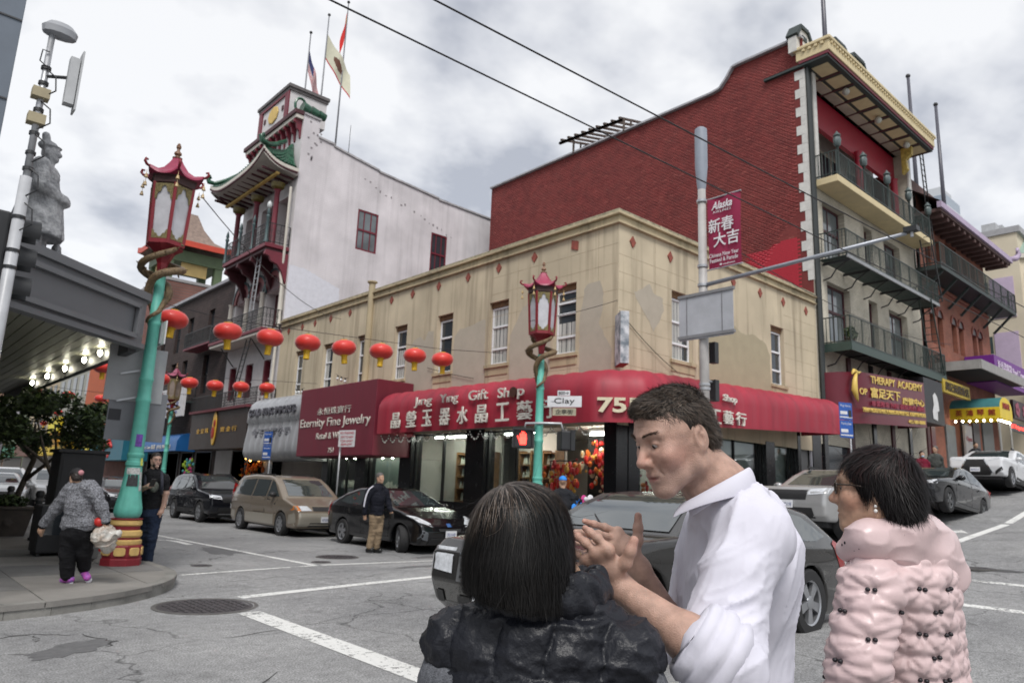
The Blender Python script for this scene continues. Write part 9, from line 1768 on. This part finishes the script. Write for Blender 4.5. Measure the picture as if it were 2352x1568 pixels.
bg=thing('shopping_bag','crumpled clear plastic shopping bag with red ribbon in the stooping woman\'s hand','bag',A2((*c2(520,470),0)));S=SDF(A2((*c2(520,545),0))-.3,A2((*c2(520,545),0))+.3,.008);S.chain([A2(p) for p in g(c2,(510,470),(500,530),(520,590))],(.03,.13,.09),.04);S.cone(A2((*c2(530,540),0)),A2((*c2(590,515),0)),.09,.04,.04);S.build('sack',M('plastic_film',(.50,.50,.47),.3,0,col2=(.34,.26,.2),scale=9,contrast=.4),bg,fn=lambda V:V+S.grad(V)*(.022*creases(V,(13,13,13),3)+.01*creases(V,(30,30,30),5))[:,None]);m=MB();m.tube([A2(p) for p in g(c2,(470,625),(540,575),(600,520))],.022,6);m.ball(A2((*c2(470,440),0)),(.07,.07,.06));m.build('ribbon',MATS['goods_red'],bg,smooth=True)
def small(label,d0,px,py,h,coat,face,hairm=BHAIR,cap=None,pants=BLKC,sk=SK2):
 k=1663/d0*h/1.7;p=lambda x,y,z=0:(px+x*k,py+y*k,z);ft=A((px,py+1.6*k,d0));return fig(label,d0,(px,py,face),{'body':(sk,.014,[([p(0,.1),p(0,.3),p(0,.8)],(.055,.1,.1)),([p(-.2,.3),p(-.24,.6),p(-.1,.78,-.15)],(.05,.04,.04)),([p(.2,.3),p(.24,.6),p(.1,.78,-.15)],(.05,.04,.04))]),'coat':(coat,.014,[([p(0,.25),p(0,.5),p(0,.85)],(.14,.18,.17),.06),([p(-.12,.24),p(-.2,.32),p(-.25,.6),p(-.13,.76,-.12)],(.09,.08,.07,.05)),([p(.12,.24),p(.2,.32),p(.25,.6),p(.13,.76,-.12)],(.09,.08,.07,.05))]),'trousers':(pants,.016,[([p(-.09,.88),p(-.1,1.2),p(-.1,1.52)],(.11,.085,.065)),([p(.09,.88),p(.1,1.2),p(.1,1.52)],(.11,.085,.065))]),'shoes':(BSH,.014,[([p(-.1,1.56),p(-.11,1.57,-.12)],(.05,.05)),([p(.1,1.56),p(.11,1.57,-.12)],(.05,.05))])},tuple(ft),hairm,sk,cap)
small('person in a bright blue cap and dark jacket at the gift shop door',15.4,1292,1108,1.62,cloth('charcoal_jacket',(.02,.021,.025)),vF,None,M('cap_blue',(.02,.22,.68),.7))
t,H,A2=small('person in a dark red coat wearing a pale blue face mask uphill',25.2,2117,1044,1.6,cloth('wine_coat',(.16,.012,.03)),-vF*.9-vR*.2)
m=MB();m.ball(H.P(0,.075,-.055),(.05,.05,.04),10,6);m.build('face_mask',M('mask_blue',(.35,.5,.62),.8),t,smooth=True)
small('older man in a grey green jacket next to the masked person uphill',26,2147,1032,1.72,cloth('olive_jacket',(.07,.075,.07)),-vF*.4-vR*.8,GHAIR)
small('person in a black coat standing by the notice board far uphill',31,2240,1022,1.7,BLKC,-vF)
rk=thing('backpack_rack','colourful toys and backpacks heaped outside the gift shop door','display',(11.9,11.2,.2));goods(11.8,10.75,.75,1.45,(.12,.16),46,[BLKC,M('toy_magenta',(.5,.03,.2),.6),MATS['toy_teal'],MATS['cap_blue'],MATS['sign_white']],21,rk,'toys');m=MB();m.box((11.5,10.45,.2),(12.1,11.05,.8));m.build('crate',CABM,rk)
